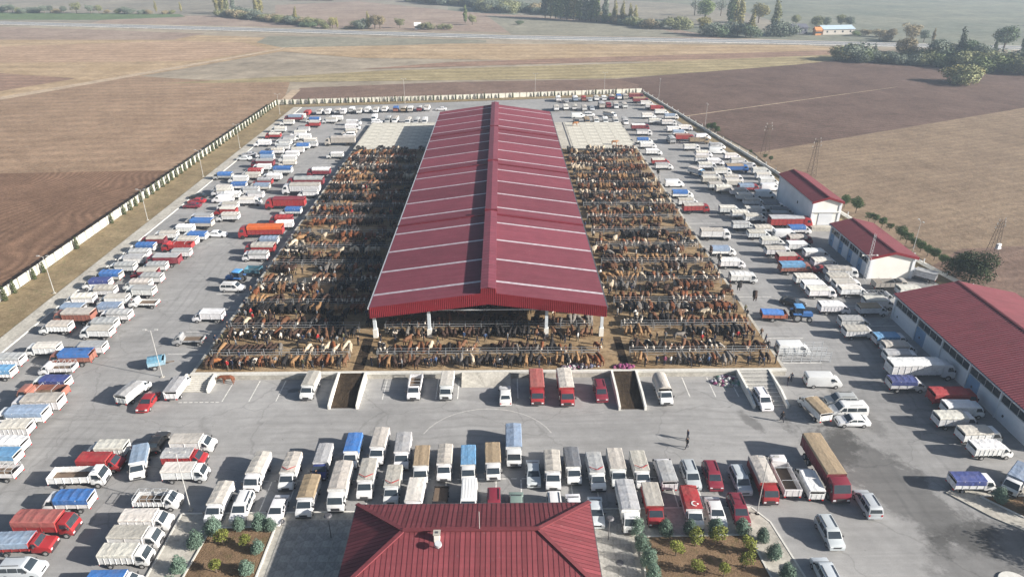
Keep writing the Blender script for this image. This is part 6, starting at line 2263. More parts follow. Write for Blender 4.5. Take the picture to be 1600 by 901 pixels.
# ------------------------------------------------------------------ people
def person_mat():
    m, nt, b = new_mat('clothing', 0.85, 0, 0.2)
    oi = nd(nt, 'ShaderNodeObjectInfo')
    at = nd(nt, 'ShaderNodeAttribute'); at.attribute_name = 'zone'
    mx = nd(nt, 'ShaderNodeMix', data_type='RGBA')
    nt.links.new(at.outputs['Alpha'], mx.inputs['Factor'])
    nt.links.new(at.outputs['Color'], mx.inputs['A'])
    nt.links.new(oi.outputs['Color'], mx.inputs['B'])
    nt.links.new(mx.outputs['Result'], b.inputs['Base Color'])
    return m
M['person'] = person_mat()
def person_mesh(name, stride, arm, lean, trousers, hair):
    pts = [(0, 0, .96, .13, .10), (lean * .5, 0, 1.20, .15, .11), (lean, 0, 1.42, .17, .11), (lean + .01, 0, 1.54, .06), (lean + .03, 0, 1.63, .085), (lean + .02, 0, 1.73, .095),
           (stride * .14, .10, .52, .082), (stride * .28, .10, .09, .055), (stride * .28 + .17, .11, .045, .045),
           (-stride * .10, -.10, .52, .082), (-stride * .32, -.10, .11, .055), (-stride * .32 + .16, -.11, .05, .045),
           (lean - .02, .22, 1.40, .065), (lean - .05 + arm * .12, .27, 1.13, .05), (lean + .06 + arm * .34, .25, .92 + arm * .22, .038), (lean + .10 + arm * .40, .24, .85 + arm * .25, .04),
           (lean - .02, -.22, 1.40, .065), (lean - .08 - arm * .02, -.27, 1.13, .05), (lean + .02, -.26, .91, .038), (lean + .04, -.25, .83, .04),
           (lean + .115, 0, 1.64, .018)]
    ed = [(0, 1), (1, 2), (2, 3), (3, 4), (4, 5), (0, 6), (6, 7), (7, 8), (0, 9), (9, 10), (10, 11), (2, 12), (12, 13), (13, 14), (14, 15), (2, 16), (16, 17), (17, 18), (18, 19), (4, 20)]
    me = skin_mesh(name, pts, ed, 0, 1, M['person'])
    n = len(me.vertices)
    co = np.empty(n * 3, 'f'); me.vertices.foreach_get('co', co); co = co.reshape(-1, 3)
    z = np.zeros((n, 4), 'f')
    z[:, 3] = 1
    sk = (.42, .25, .17)
    def put(mask, c):
        z[mask, :3] = c; z[mask, 3] = 0
    put(co[:, 2] < .95, trousers)
    put(co[:, 2] < .10, (.03, .025, .02))
    hands = (np.abs(co[:, 1]) > .20) & (co[:, 2] > .72) & (co[:, 2] < .90 + arm * .25)
    put(hands, sk)
    put(co[:, 2] > 1.535, sk)
    put((co[:, 2] > 1.69) | ((co[:, 2] > 1.60) & (co[:, 0] < lean - .02)), hair)
    me.attributes.new('zone', 'FLOAT_COLOR', 'POINT').data.foreach_set('color', z.ravel())
    return me
PEOPLE = [person_mesh('person', .2, 0, .0, (.03, .035, .055), (.03, .025, .02)), person_mesh('person', 1, .3, .04, (.05, .05, .06), (.05, .04, .03)), person_mesh('person', .1, 1, .06, (.02, .02, .025), (.25, .24, .22)), person_mesh('person', .5, .5, .0, (.10, .09, .07), (.02, .02, .02))]
JAK = [('black', (.015, .015, .018), 8), ('dark blue', (.018, .027, .055), 6), ('grey', (.16, .17, .18), 4), ('brown', (.12, .07, .04), 3), ('olive', (.09, .09, .05), 2), ('blue', (.035, .07, .15), 1), ('white', (.6, .6, .58), 2), ('red', (.35, .03, .03), .7), ('pink', (.32, .09, .16), .5)]
def jacket():
    k = R.uniform(0, sum(c[2] for c in JAK))
    for c in JAK:
        k -= c[2]
        if k <= 0:
            return c
    return JAK[0]
def person(x, y, z, h, jk, label, pose=None):
    o = ob('person', PEOPLE[R.randint(0, 3) if pose is None else pose], None, (x, y, z + .005), rad(h), jk, R.uniform(.94, 1.05))
    tag(o, label, 'person', 'people at the market')
    return o
J = {c[0]: c[1] for c in JAK}
person(23.4, 70.9, 0, 200, J['black'], 'person in black walking across the open asphalt in front of the hall', 1)
person(23.9, 72.6, 0, 190, J['dark blue'], 'person in dark blue walking just beyond the other on open asphalt', 1)
person(37.6, 76.3, 0, 100, J['black'], 'person in black with a white collar near the tilted truck', 1)
person(-40.2, 91.2, PZ, 10, J['dark blue'], 'person in dark blue alone on the bare platform corner', 0)
person(-43.4, 94.9, PZ, -60, J['black'], 'person in black chatting at the outer platform edge', 0)
person(-42.3, 95.6, PZ, 200, J['brown'], 'person in brown chatting at the outer platform edge', 2)
person(-35.6, 89.4, PZ, 90, J['black'], 'person in black at the platform edge above the parking bays', 3)
person(-34.2, 89.5, PZ, 120, J['grey'], 'person in grey at the platform edge above the parking bays', 0)
person(20.2, 93.6, PZ, 60, J['black'], 'person in black on the bare aisle beside the dark gutter', 1)
person(21.0, 94.2, PZ, 250, J['dark blue'], 'person in dark blue on the bare aisle beside the dark gutter', 0)
person(-0.3, 88.5, PZ, 80, J['black'], 'person in black above the wide bare ramp', 0)
person(-52.4, 84.6, 0, 30, J['brown'], 'person in brown in the shadow behind a grey-covered truck', 0)
person(-22.6, 69.0 - 3.4, 0, 0, J['black'], 'person in black standing by the cab of a white truck', 0)
for k, (x, y, z, jn, lab_) in enumerate((
        (-45.3, 100.5, PZ, 'black', 'person in black alone at the outer edge by the second rail'), (-45.0, 108.2, PZ, 'dark blue', 'person in dark blue at the outer edge by the third rail'),
        (-45.4, 117.0, PZ, 'grey', 'person in grey at the outer edge by the fourth rail'), (-44.9, 125.6, PZ, 'brown', 'person in brown at the outer edge by the fifth rail'),
        (41.3, 93.2, PZ, 'black', 'person in black at the lane edge beside the pipe race'), (41.5, 95.0, PZ, 'dark blue', 'person in dark blue at the lane edge beside the pipe race'),
        (41.2, 103.4, PZ, 'black', 'person in black at the lane edge by the rusty trailer'), (41.5, 105.2, PZ, 'olive', 'person in olive at the lane edge by the rusty trailer'),
        (41.0, 112.2, PZ, 'grey', 'person in grey at the lane edge above the rusty trailer'), (41.4, 121.5, PZ, 'black', 'person in black at the lane edge by the fifth rail'),
        (-10.9, 89.0, PZ, 'dark blue', 'person in dark blue above the open pickup at the platform front'), (6.9, 88.9, PZ, 'brown', 'person in brown behind the two red trucks'),
        (9.1, 90.0, PZ, 'black', 'person in black behind the two red trucks'), (27.8, 88.7, PZ, 'dark blue', 'person in dark blue near the round-topped truck'),
        (29.4, 88.6, PZ, 'grey', 'person in grey near the round-topped truck'), (31.0, 89.0, PZ, 'black', 'person in black by the mixed rubbish heap'),
        (41.5, 84.8, 0, 'black', 'person in black behind the open white van'), (42.4, 85.8, 0, 'dark blue', 'person in dark blue behind the open white van'),
        (-28.6, 88.7, PZ, 'black', 'person in black above the first manure ramp'), (-18.6, 88.9, PZ, 'brown', 'person in brown beside the first manure ramp'))):
    person(x, y, z, (k * 67) % 360, J[jn], lab_)
taken = [(b[0], b[1]) for b in beasts]
pc = {}
ppl = []
tries = 0
while len(ppl) < 270 and tries < 20000:
    tries += 1
    zn, xa, xb = R.choice(ZONES)
    ri = min(13, int(abs(R.gauss(0, 5))))
    y = ROWS[ri] + R.choice((3.4, 3.8, 4.2, 4.8, 5.2, -3.4, -3.6, -4.0)) + R.uniform(-.4, .4)
    if R.random() < .2:
        ri, y = 0, R.uniform(88.3, 89.3)
    x = R.uniform(xa - 1.2, xb + 1.2)
    if y < 88.5 or y > 211 or (zn == 'hall' and y > 103) or any(abs(x - a) < .6 and abs(y - b) < 1.1 for a, b in taken):
        continue
    taken.append((x, y))
    ppl.append((x, y, zn, ri))
for x, y, zn, ri in sorted(ppl):
    jn, jc, _ = jacket()
    key = (zn, ri, jn)
    pc[key] = pc.get(key, 0) + 1
    person(x, y, PZ, R.uniform(0, 360), jc, '%s person in %s from the shrub wall, by the %s rail, %s' % (ordinal(pc[key]), jn, ordinal(ri + 1), ZN[zn]))

# ------------------------------------------------------------------ boundary walls
panel_me = MB().box(.22, -.07, 0, 2.78, .07, 1.75).box(.19, -.10, 1.75, 2.81, .10, 1.86).mesh('wall_panel', M['wall_panel'])
post2_me = MB().box(-.21, -.11, -.1, .21, .05, 1.7).mesh('wall_post', flat('post_render', (.30, .29, .25), .9))
low_me = MB().box(.06, -.10, -.1, 2.94, .10, .62).box(.03, -.15, .62, 2.97, .15, .72).mesh('wall_panel', M['wall_white'])
lowp_me = MB().box(-.08, -.08, 0, .08, .08, 1.5).mesh('wall_post', M['steel'])
def wall(pts, name, label, pm, qm, every=1):
    t = ob(name, None, None, (pts[0][0], pts[0][1], -.02))
    o0 = Vector((pts[0][0], pts[0][1], 0))
    for a, b in zip(pts[:-1], pts[1:]):
        a, b = Vector((a[0], a[1], 0)), Vector((b[0], b[1], 0))
        L = (b - a).length
        n = max(1, int(round(L / 3.0)))
        ang = math.atan2(b.y - a.y, b.x - a.x)
        for k in range(n):
            p = a + (b - a) * (k / n) - o0
            ob('wall_panel', pm, t, (p.x, p.y, 0), ang, None, (L / n / 3.0, 1, 1))
            if k % every == 0:
                ob('wall_post', qm, t, (p.x, p.y, 0), ang)
    return tag(t, label, 'wall')
WL = [(-91.3, 60), (-91.2, 170), (-90.8, 286)]
WB = [(-90.5, 286.4), (-22.3, 295.5), (61, 309.6)]
WR = [(61.6, 309.2), (77.2, 190.5), (84.6, 127), (90.2, 104), (96, 80)]
wall(WL, 'boundary_wall', 'long white panel wall with clipped dark shrubs beside the dry grass verge', panel_me, post2_me)
wall(WB, 'boundary_wall', 'white panel wall closing the lot behind the hall, dark shrubs at its posts', panel_me, post2_me)
wall(WR, 'boundary_wall', 'low white coping wall with thin posts by the red-roofed sheds', low_me, lowp_me, 2)

# ------------------------------------------------------------------ foliage
def leaf_mat(name):
    m, nt, b = new_mat(name, 0.8, 0, 0.2)
    oi = nd(nt, 'ShaderNodeObjectInfo')
    at = nd(nt, 'ShaderNodeAttribute'); at.attribute_name = 'tint'
    mr = nd(nt, 'ShaderNodeMapRange')
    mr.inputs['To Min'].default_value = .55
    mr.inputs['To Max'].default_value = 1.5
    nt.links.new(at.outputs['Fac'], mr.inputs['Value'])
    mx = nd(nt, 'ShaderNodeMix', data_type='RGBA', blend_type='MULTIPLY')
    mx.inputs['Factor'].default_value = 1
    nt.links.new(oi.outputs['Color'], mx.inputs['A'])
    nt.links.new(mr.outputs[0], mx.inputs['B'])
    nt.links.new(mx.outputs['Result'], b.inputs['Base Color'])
    return m
M['leaf'] = leaf_mat('leaves')
M['bark'] = flat('bark', (.13, .10, .075), 0.9, var=.25)
NR = np.random.default_rng(4)
def crown_mesh(name, lobes, n, leaf, up=0.0):
    """leaf-sized faces through the volume of several lobes; lobes: (x,y,z,rx,ry,rz)"""
    lob = np.array(lobes, 'f')
    vol = lob[:, 3] * lob[:, 4] * lob[:, 5]
    idx = NR.choice(len(lob), n, p=vol / vol.sum())
    d = NR.normal(size=(n, 3)); d /= np.linalg.norm(d, axis=1)[:, None]
    r = NR.uniform(.35, 1, n) ** .45
    r *= 1 + NR.normal(0, .07, n)
    c = lob[idx, :3] + d * r[:, None] * lob[idx, 3:]
    nrm = d + NR.normal(0, .55, (n, 3)) + np.array([0, 0, up])
    nrm /= np.linalg.norm(nrm, axis=1)[:, None]
    a = np.cross(nrm, NR.normal(size=(n, 3))); a /= np.linalg.norm(a, axis=1)[:, None]
    b = np.cross(nrm, a)
    s = leaf * NR.uniform(.55, 1.3, n)[:, None]
    v = np.stack([c - a * s, c - b * s * .6, c + a * s, c + b * s * .6], 1).reshape(-1, 3)
    f = np.arange(n * 4).reshape(-1, 4)
    me = np_mesh(name, v, f, M['leaf'])
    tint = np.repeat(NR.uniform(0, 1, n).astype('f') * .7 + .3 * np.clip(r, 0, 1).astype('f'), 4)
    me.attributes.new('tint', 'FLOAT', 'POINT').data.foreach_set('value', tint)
    return me
def trunk_mesh(h, r, limbs=4, spread=.5):
    mb = MB()
    mb.tube((0, 0, -.1), (0, 0, h * .55), r, r * .7, 7)
    mb.tube((0, 0, h * .55), (.05 * h, 0, h * .95), r * .7, r * .2, 6)
    rr = random.Random(int(h * 10))
    for k in range(limbs):
        a = 2 * math.pi * k / limbs + rr.uniform(-.4, .4)
        z0 = h * rr.uniform(.3, .6)
        mb.tube((0, 0, z0), (math.cos(a) * spread * h, math.sin(a) * spread * h, z0 + h * .32), r * .45, r * .12, 5)
    return mb.mesh('trunk', M['bark'])
# unit-height models, scaled per tree
def lobes_round(seed, n=9, w=.36):
    q = random.Random(seed)
    L = [(0, 0, .58, w * .8, w * .8, .32)]
    for k in range(n):
        a = q.uniform(0, 6.28); rr = q.uniform(.1, w * .8)
        L.append((rr * math.cos(a), rr * math.sin(a), q.uniform(.36, .85), q.uniform(.10, .19), q.uniform(.10, .19), q.uniform(.09, .17)))
    return L
def lobes_poplar(seed):
    q = random.Random(seed)
    return [(q.uniform(-.02, .02), q.uniform(-.02, .02), .18 + .78 * k / 7, .11 * (1.1 - abs(k - 2.5) / 7), .11 * (1.1 - abs(k - 2.5) / 7), .11) for k in range(8)]
def lobes_bush(seed):
    q = random.Random(seed)
    return [(q.uniform(-.5, .5), q.uniform(-.35, .35), q.uniform(.25, .6), q.uniform(.22, .42), q.uniform(.22, .4), q.uniform(.22, .38)) for k in range(8)]
MODELS = {
    'round': [(crown_mesh('crown', lobes_round(s), 2200, .027), trunk_mesh(.8, .03)) for s in (1, 2, 3)],
    'poplar': [(crown_mesh('crown', lobes_poplar(s), 1100, .026), trunk_mesh(.9, .018, 3, .06)) for s in (4, 5)],
    'bush': [(crown_mesh('crown', lobes_bush(s), 2300, .040), trunk_mesh(.5, .03, 5, .4)) for s in (6, 7, 8)],
    'bare': [(crown_mesh('crown', lobes_round(9, 6, .3), 420, .03), trunk_mesh(.95, .025, 8, .32))],
    'cypress': [(crown_mesh('crown', [(0, 0, .12 + .76 * k / 5, .15 * (1.1 - .5 * (k / 5) ** 2), .15 * (1.1 - .5 * (k / 5) ** 2), .15) for k in range(6)], 520, .045, .4), trunk_mesh(.5, .03, 0))],
    'spruce': [(crown_mesh('crown', [(q.uniform(-.07, .07), q.uniform(-.07, .07), .14 + .68 * k / 7, .36 * (1.12 - abs(k - 2.2) / 7.4), .36 * (1.12 - abs(k - 2.2) / 7.4), .17) for k in range(8)], 2600, .034, .3), trunk_mesh(.5, .03, 0)) for q in (random.Random(21), random.Random(22), random.Random(23))],
    'broad': [(crown_mesh('crown', [(q.uniform(-.34, .34), q.uniform(-.34, .34), q.uniform(.22, .72), q.uniform(.18, .30), q.uniform(.18, .30), q.uniform(.16, .26)) for k in range(24)], 8000, .024), trunk_mesh(.6, .035, 5, .4)) for q in (random.Random(31),)],
    'sapling': [(crown_mesh('crown', [(0, 0, .62, .22, .22, .26), (.12, .05, .5, .16, .16, .18), (-.1, -.06, .75, .14, .14, .18)], 700, .03), trunk_mesh(.75, .02, 3, .15))],
}
def tree(name, kind, x, y, h, col, label, cat, group=None, z=0.0, wx=1.0):
    cr, tr = R.choice(MODELS[kind])
    t = ob(name, None, None, (x, y, z), R.uniform(0, 6.28))
    sh = R.uniform(.82, 1.2)
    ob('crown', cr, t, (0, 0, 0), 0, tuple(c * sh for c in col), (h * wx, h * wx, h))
    ob('trunk', tr, t, (0, 0, 0), 0, None, (h * wx, h * wx, h))
    return tag(t, label, cat, group)
# clipped shrubs along the walls
n = 0
y = 66.0
while y < 284:
    dense = y > 172
    if dense or R.random() < (.7 if y > 150 else .3):
        n += 1
        tree('wall_shrub', 'cypress', -90.45 + R.uniform(-.1, .1), y, R.uniform(2.3, 2.9), (.055, .068, .03), '%s clipped dark shrub along the grass verge wall, counted from the camera end' % ordinal(n), 'shrub', 'shrubs along the white wall', -.02, 1.05)
    y += 3.0
n = 0
for a, b in zip(WB[:-1], WB[1:]):
    L = math.hypot(b[0]-a[0], b[1]-a[1]); k = 0
    m_ = int(L / 3.0)
    for k in range(m_):
        n += 1
        if (n > 30 and R.random() < .35):
            continue
        tree('wall_shrub', 'cypress', a[0] + (b[0]-a[0]) * (k + .02) / m_, a[1] + (b[1]-a[1]) * (k + .02) / m_ - .75, R.uniform(1.8, 2.6), (.05, .065, .03), '%s dark shrub along the back wall behind the hall, counted from the verge corner' % ordinal(n), 'shrub', 'shrubs along the white wall', -.02, 1.05)
# young trees by the sheds
n = 0
for x, y, h in YOUNG:
    n += 1
    tree('young_tree', 'round', x, y, h, (.05, .085, .03), '%s small green tree beside the low coping wall, counted from the far end' % ordinal(n), 'tree', 'young trees by the coping wall', -.02, 1.1)
tree('broad_tree', 'broad', 89.6, 119.6, 6.6, (.04, .058, .024), 'broad dark green tree standing alone against the low coping wall', 'tree', None, -.02, 1.2)
# hedgerow and field trees
COLS = dict(g=(.13, .165, .07), d=(.09, .125, .07), y=(.24, .22, .09), o=(.24, .20, .12), b=(.135, .16, .125), k=(.19, .20, .10))
CN = dict(g='green', d='dark green', y='yellowing', o='brownish', b='blue-green', k='olive')
KN = dict(round='round-crowned tree', poplar='tall slim poplar', bush='rounded bush', bare='half-bare tree')
tc_ = {}
for kind, x, y, h, c, zone in TREES:
    key = (kind, c, zone)
    tc_[key] = tc_.get(key, 0) + 1
    tree('field_bush' if kind == 'bush' else 'poplar_tree' if kind == 'poplar' else 'field_tree', kind, x, y, h, COLS[c], '%s %s %s %s' % (ordinal(tc_[key]), CN[c], KN[kind], zone), 'bush' if kind == 'bush' else 'tree', 'trees and bushes beyond the fields', -.25, {'round': 1.3, 'bush': 1.5, 'poplar': 1.25}.get(kind, 1.1))

# ------------------------------------------------------------------ gardens by the office
def bed(pts, name, label):
    t = ob(name, None, None, (pts[0][0], pts[0][1], 0))
    o0 = Vector((pts[0][0], pts[0][1], 0))
    me = MB().slab([(p[0] - o0.x, p[1] - o0.y, .19) for p in pts], (0, 0, -.17)).mesh('soil', M['mulch'])
    bm = bmesh.new(); bm.from_mesh(me); bmesh.ops.recalc_face_normals(bm, faces=bm.faces); bm.to_mesh(me); bm.free()
    ob('soil', me, t)
    for a, b in zip(pts, pts[1:] + pts[:1]):
        a, b = Vector((a[0], a[1], 0)) - o0, Vector((b[0], b[1], 0)) - o0
        ob('edging_stone', MB().bar((a.x, a.y, .13), (b.x, b.y, .13), .18, .26).mesh('edging_stone', M['kerb']), t)
    return tag(t, label, 'flower bed')
walk = sheet('pavement', [(-36.6, 40), (-36.6, 60.2), (-33.6, 60.3), (28.3, 60.3), (29.6, 58), (30.6, 50), (31.2, 40)], .12, M['concrete'], None, .2)
kb2 = [(-36.6, 40), (-36.6, 60.2), (28.3, 60.35), (29.7, 58), (30.7, 50), (31.3, 40)]
kk = MB()
for a, b in zip(kb2[:-1], kb2[1:]):
    kk.bar((a[0], a[1], .075), (b[0], b[1], .075), .2, .17)
ob('kerb', kk.mesh('kerb', M['kerb']), walk)
tile_me = MB().box(-.98, -.98, 0, .98, .98, .03).mesh('paving_tile', M['paving'])
for i in range(4):
    for j in range(8):
        ob('paving_tile', tile_me, walk, (-23.6 + i * 2.0, 44 + j * 2.0, .119))
for i in range(2):
    for j in range(8):
        ob('paving_tile', tile_me, walk, (10.6 + i * 2.0, 44 + j * 2.0, .119))
bed([(-33.4, 42), (-25.4, 42), (-25.4, 58.0), (-32.4, 57.9)], 'planting_bed', 'brown planting bed ringed by spruces beside the vans, shadier of two')
bed([(14.3, 42), (27.9, 42), (26.6, 56.1), (14.5, 56.0)], 'planting_bed', 'wide brown planting bed with yellow-green saplings below the flag-covered truck')
man = ob('manhole_cover', MB().tube((0, 0, 0), (0, 0, .04), .4, .4, 14).mesh('manhole_cover', M['steel_dark']), None, (-25.0, 58.8, .12))
tag(man, 'round dark manhole cover on the walk near the planting bed corner', 'manhole')
man = ob('manhole_cover', man.data, None, (12.0, 52.5, .15)); tag(man, 'round dark manhole cover on pale paving beside the office roof', 'manhole')
SPR = (.10, .15, .115)
n = 0
for x, y, h in ((-31.9, 57.2, 2.5), (-29.2, 57.7, 1.9), (-27.0, 57.8, 2.3), (-25.8, 57.6, 1.9), (-33.0, 55.2, 2.5), (-26.2, 54.4, 1.9), (-33.5, 52.0, 2.2), (-26.4, 51.6, 2.1), (-33.2, 49.5, 2.2)):
    n += 1
    tree('blue_spruce', 'spruce', x, y, h * 1.0, SPR, '%s blue-green spruce around the shadier planting bed, by depth along it' % ordinal(n), 'shrub', 'spruces round the planting beds', .17, 1.0)
n = 0
for x, y, h in ((14.4, 56.6, 2.3), (17.6, 56.4, 2.2), (20.3, 56.4, 2.1), (23.1, 56.4, 2.4), (26.0, 56.4, 2.3), (27.9, 55.3, 1.9), (14.6, 54.3, 2.3), (28.2, 52.9, 2.2), (14.9, 52.2, 2.4), (28.6, 50.2, 2.2), (15.1, 50.4, 2.2)):
    n += 1
    tree('blue_spruce', 'spruce', x, y, h * 1.0, SPR, '%s blue-green spruce around the sapling bed below the flag-covered truck' % ordinal(n), 'shrub', 'spruces round the planting beds', .17, 1.0)
n = 0
for x, y, h in ((-30.2, 55.4, 2.0), (-27.6, 55.0, 1.7), (-29.6, 51.8, 1.6), (18.0, 53.3, 1.9), (20.4, 54.6, 2.1), (22.8, 54.8, 2.2), (25.7, 53.6, 2.0), (24.9, 51.6, 1.9), (19.6, 51.0, 1.7), (22.3, 50.6, 1.6)):
    n += 1
    tree('garden_sapling', 'sapling', x, y, h * 1.2, (.14, .155, .035), '%s small yellow-green sapling growing in the brown planting beds' % ordinal(n), 'sapling', 'saplings in the planting beds', .18, 1.5)
# kerbed island by the gate
isl = sheet('traffic_island', [(52.0, 62.4), (53.2, 63.0), (66, 63.0), (66, 50), (60.0, 54.0), (55.0, 58.4)], .13, M['concrete'], None, .15)
bed([(55.6, 61.6), (65.6, 61.6), (65.6, 57.6), (58.5, 58.2)], 'planting_bed', 'dark earth bed on the kerbed island beside the blue-sided truck')
tree('blue_spruce', 'spruce', 57.2, 60.8, 2.3, SPR, 'small spruce at the kerbed island near the blue-sided truck', 'shrub', 'spruces round the planting beds', .17)
tree('blue_spruce', 'spruce', 60.3, 59.0, 3.2, (.10, .15, .12), 'taller spruce on the kerbed island near the frame edge', 'shrub', 'spruces round the planting beds', .17)
tree('blue_spruce', 'spruce', 63.0, 60.4, 2.6, (.10, .15, .12), 'spruce on the kerbed island beside the taller one', 'shrub', 'spruces round the planting beds', .17)
ri = ob('roundabout_kerb', MB().tube((0, 0, 0), (0, 0, .16), 1.6, 1.55, 24).mesh('roundabout_kerb', M['kerb']), None, (51.6, 49.3, 0))
tag(ri, 'round pale kerbed island at the corner of the drive', 'kerb')
tree('broad_tree', 'broad', 64.5, 51.0, 6.5, (.04, .06, .025), 'unseen tree form added beyond the kerbed island to shade the drive', 'tree', None, .1, 1.0)  # stand-in added out of view to cast the shadow across the drive

# ------------------------------------------------------------------ lamps, masts, pylons
def lamp(x, y, h, label, arms=2, ang=0):
    t = ob('lamp_post', None, None, (x, y, 0), rad(ang))
    ob('pole', MB().tube((0, 0, 0), (0, 0, h), .065, .04, 8).mesh('pole', M['pole']), t)
    ob('base_plate', MB().box(-.22, -.22, -.05, .22, .22, .12).mesh('base_plate', M['concrete']), t)
    for s in ((-1, 1) if arms == 2 else (1,)):
        ob('arm', MB().bar((0, 0, h - .1), (s * .7, 0, h + .12), .045).mesh('arm', M['pole']), t)
        ob('lamp_head', MB().box(min(s * .6, s * 1.1), -.12, h + .08, max(s * .6, s * 1.1), .12, h + .2).mesh('lamp_head', M['pole']), t)
    return tag(t, label, 'lamp post', 'lamp posts round the lot')
lamp(-83.2, 116.8, 7.4, 'pale lamp post on the verge, nearer the camera of the verge row', 2)
lamp(-83.2, 154.9, 7.4, 'second pale lamp post along the dry grass verge', 2)
lamp(-83.3, 189.1, 7.4, 'third pale lamp post along the dry grass verge', 2)
lamp(-83.3, 219.5, 7.4, 'fourth pale lamp post along the dry grass verge', 2)
lamp(-84.5, 268.5, 7.4, 'last pale lamp post on the verge near the wall corner', 2)
lamp(-39.5, 288.5, 9.5, 'lamp post at the back wall on the hall shade side', 2)
lamp(43.5, 303.0, 9.5, 'lamp post at the back wall near the far lot corner', 2)
lamp(14.0, 300.5, 9.5, 'lamp post at the back wall behind the hall roof', 2)
lamp(64.2, 290, 9, 'lamp post by the coping wall at the far lot corner', 2, 90)
lamp(70.2, 240.5, 9, 'lamp post by the coping wall beside the yellow stake truck', 2, 90)
lamp(-51.0, 88.4, 8.0, 'thin lamp post at the platform corner by the small blue trailer', 2)
lamp(-35.9, 60.9, 8.2, 'lamp post on the kerb beside the open stake pickup', 2)
lamp(28.6, 59.3, 8.2, 'lamp post at the kerb corner beside the maroon minivan', 2)
lamp(85.0, 132, 7.5, 'lamp post on the grass between the middle shed and coping wall', 2, 90)
def garden_lamp(x, y, label):
    t = ob('garden_lamp', None, None, (x, y, .12))
    ob('pole', MB().tube((0, 0, 0), (0, 0, 3.2), .06, .045, 8).mesh('pole', M['steel_dark']), t)
    ob('lamp_head', MB().tube((0, 0, 3.15), (0, 0, 3.3), .45, .3, 12).mesh('lamp_head', M['steel_dark']), t)
    return tag(t, label, 'lamp', 'dark lamps beside the office')
garden_lamp(-18.9, 56.4, 'dark disc-topped lamp on the grey paving beside the office roof')
garden_lamp(11.2, 55.6, 'dark lamp on the pale paving between office roof and spruces')
def pylon(x, y, h, label, box=False):
    t = ob('power_pylon', None, None, (x, y, -.2), rad(25))
    lat = MB()
    w0, w1 = .9, .28
    C4 = [(-1, -1), (1, -1), (1, 1), (-1, 1)]
    for cx, cy in C4:
        lat.bar((cx * w0, cy * w0, 0), (cx * w1, cy * w1, h), .07)
    nz = 9
    for k in range(nz):
        za, zb = h * k / nz, h * (k + 1) / nz
        wa, wb = w0 + (w1 - w0) * k / nz, w0 + (w1 - w0) * (k + 1) / nz
        for i in range(4):
            a, b = C4[i], C4[(i + 1) % 4]
            lat.bar((a[0] * wa, a[1] * wa, za), (b[0] * wb, b[1] * wb, zb), .04)
    ob('lattice', lat.mesh('lattice', M['rust']), t)
    for k, zz in enumerate((h * .80, h * .90, h * .99)):
        a = ob('cross_arm', MB().bar((-1.8 + .3 * k, 0, zz), (1.8 - .3 * k, 0, zz), .12).mesh('cross_arm', M['rust']), t)
        for s in (-1, 1):
            ob('insulator', MB().tube((s * (1.6 - .3 * k), 0, zz), (s * (1.6 - .3 * k), 0, zz + .5), .09, .06, 6).mesh('insulator', M['pole']), a)
    if box:
        ob('transformer', MB().box(-.45, -1.1, 2.2, .45, -.6, 3.1).box(-.6, -1.2, 2.05, .6, -.5, 2.2).mesh('transformer', M['shed_white']), t)
    return tag(t, label, 'pylon', 'lattice pylons in the fields')
M['rust'] = flat('rusty_steel', (.10, .075, .06), 0.8, .2, var=.25)
pylon(86.2, 187.5, 10.5, 'dark lattice pylon in the stubble field behind the tall plain shed')
pylon(101.5, 131.8, 8.0, 'lattice pylon with a white transformer beyond the broad dark tree', True)
pylon(80.8, 210, 9.5, 'slim lattice pylon at the edge of the dark ploughed field')
mast = ob('lattice_mast', None, None, (69.0, 119.4, 0))
lm = MB()
for cx, cy in ((-.35, -.35), (.35, -.35), (0, .4)):
    lm.bar((cx, cy, 0), (cx * .5, cy * .5, 10.0), .03)
for k in range(14):
    za, zb = k * .7, (k + 1) * .7
    s0, s1 = 1 - .5 * za / 11.5, 1 - .5 * zb / 11.5
    tri = ((-.35, -.35), (.35, -.35), (0, .4))
    for i in range(3):
        a, b = tri[i], tri[(i + 1) % 3]
        lm.bar((a[0]*s0, a[1]*s0, za), (b[0]*s1, b[1]*s1, zb), .018)
ob('lattice', lm.mesh('lattice', M['steel']), mast)
ob('floodlight_bar', MB().bar((-1.4, 0, 5.6), (1.4, 0, 5.6), .06).box(-1.5, -.12, 5.5, -1.2, .12, 5.7).box(1.2, -.12, 5.5, 1.5, .12, 5.7).mesh('floodlight_bar', M['lamp']), mast)
tag(mast, 'thin lattice floodlight mast at the cream gable of the middle shed', 'mast')

# ------------------------------------------------------------------ rubbish heaps of sacks
def heap(cx, cy, z, rx, ry, n, cols, label):
    t = ob('rubbish_heap', None, None, (cx, cy, z))
    q = random.Random(int(cx * 10))
    base_me = [prof_mesh('sack', [(-.3, 0), (-.26, .2), (0, .3), (.24, .22), (.3, .02)], .24, .05, .5, M['tarp'], .05)[0] for k in range(1)]
    for k in range(n):
        a = q.uniform(0, 6.28); r = math.sqrt(q.random())
        x, y = rx * r * math.cos(a), ry * r * math.sin(a)
        o = ob('sack', base_me[0], t, (x, y, max(0, .45 * (1 - r)) * q.random()), q.uniform(0, 6.28), q.choice(cols), q.uniform(.5, 1.25))
    return tag(t, label, 'rubbish heap')
SK = [(.17, .02, .10), (.12, .02, .11), (.10, .09, .11), (.5, .5, .5), (.18, .12, .16), (.22, .04, .12), (.12, .13, .2)]
heap(11.8, 88.6, PZ + .01, 3.2, .7, 60, SK[2:] + SK[2:4], 'grey and purple rubbish heap on the platform behind the maroon van')
heap(17.9, 88.5, PZ + .01, 1.5, .5, 26, SK[:2] + [SK[5]], 'bright pink heap of sacks above the second manure ramp')
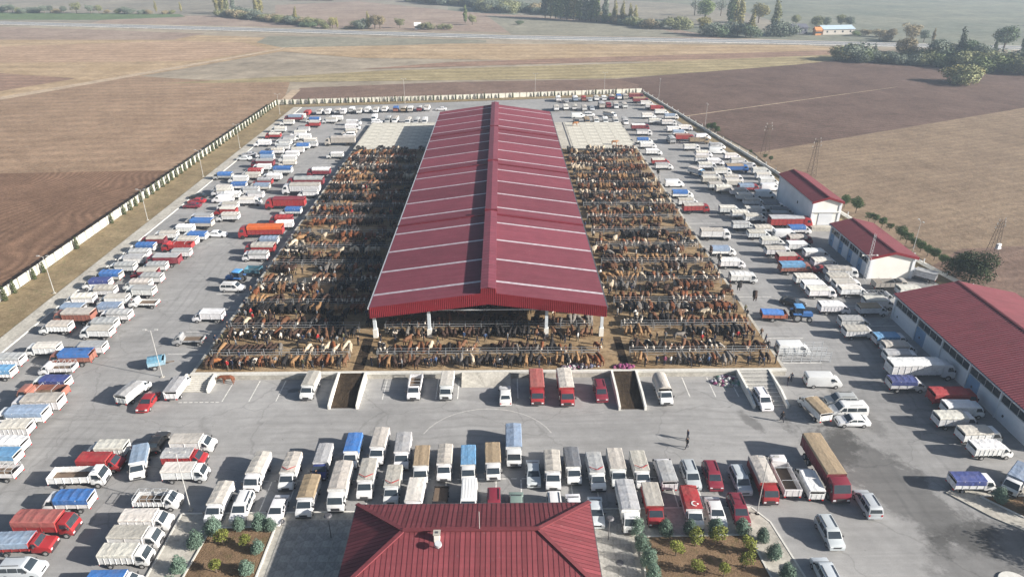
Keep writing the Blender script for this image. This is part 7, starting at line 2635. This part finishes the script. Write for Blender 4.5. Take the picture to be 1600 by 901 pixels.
heap(33.0, 86.0, .0, 2.3, 1.4, 90, [(.35, .36, .38), (.5, .5, .5), (.12, .25, .2), (.2, .18, .25), (.2, .04, .12), (.3, .3, .26)], 'mixed rubbish heap spilling down behind the white minivan')

# ------------------------------------------------------------------ farm by the highway
def farm(x, y, w, d, h, col, roofc, label):
    t = ob('farm_building', None, None, (x, y, -.25), rad(8))
    ob('wall', MB().box(-w/2, -d/2, 0, w/2, d/2, h).mesh('wall', flat('farm_wall', col, .9)), t)
    rm = flat('farm_roof', roofc, .5)
    mb = MB()
    mb.slab([(-w/2 - .5, -d/2 - .6, h), (w/2 + .5, -d/2 - .6, h), (w/2 + .5, 0, h + 2.2), (-w/2 - .5, 0, h + 2.2)], (0, 0, .12))
    mb.slab([(-w/2 - .5, 0, h + 2.2), (w/2 + .5, 0, h + 2.2), (w/2 + .5, d/2 + .6, h), (-w/2 - .5, d/2 + .6, h)], (0, 0, .12))
    ob('roof', mb.mesh('roof', rm), t)
    for k in range(4):
        xx = -w/2 + (k + .5) * w / 4
        ob('window', MB().box(xx - .6, -d/2 - .05, h * .4, xx + .6, -d/2 + .02, h * .75).mesh('window', M['glass']), t)
    return tag(t, label, 'farm building', 'farm buildings by the highway')
farm(241, 532, 24, 11, 3.6, (.45, .42, .38), (.42, .52, .60), 'long farm shed with a pale blue-grey roof beyond the highway')
farm(214, 535, 13, 9, 4.2, (.10, .10, .13), (.12, .12, .15), 'dark barn beside the pale-roofed farm shed beyond the highway')
farm(225, 524, 4.5, 4, 3.2, (.50, .22, .08), (.50, .22, .08), 'small orange hut in front of the dark barn beyond the highway')
farm(428, 585, 11, 6, 2.6, (.6, .6, .58), (.2, .35, .28), 'isolated white hut with a green roof in the far pasture')
farm(-64, 566, 4.5, 4, 2.6, (.72, .72, .70), (.72, .72, .70), 'tiny white hut alone beside the highway')

# ------------------------------------------------------------------ air
hz = MB().box(-1600, -150, -1.5, 1600, 2600, 61.5)
hm = bpy.data.materials.new('haze')
hm.use_nodes = True
hn = hm.node_tree
hn.nodes.remove(hn.nodes['Principled BSDF'])
pv_ = nd(hn, 'ShaderNodeVolumePrincipled')
pv_.inputs['Color'].default_value = (.64, .80, 1.0, 1)
pv_.inputs['Density'].default_value = 0.00028
pv_.inputs['Anisotropy'].default_value = 0.2
hn.links.new(pv_.outputs[0], hn.nodes['Material Output'].inputs['Volume'])
tag(ob('haze', hz.mesh('haze', hm)), 'pale bluish autumn haze over the fields and market', 'haze', None, 'stuff')
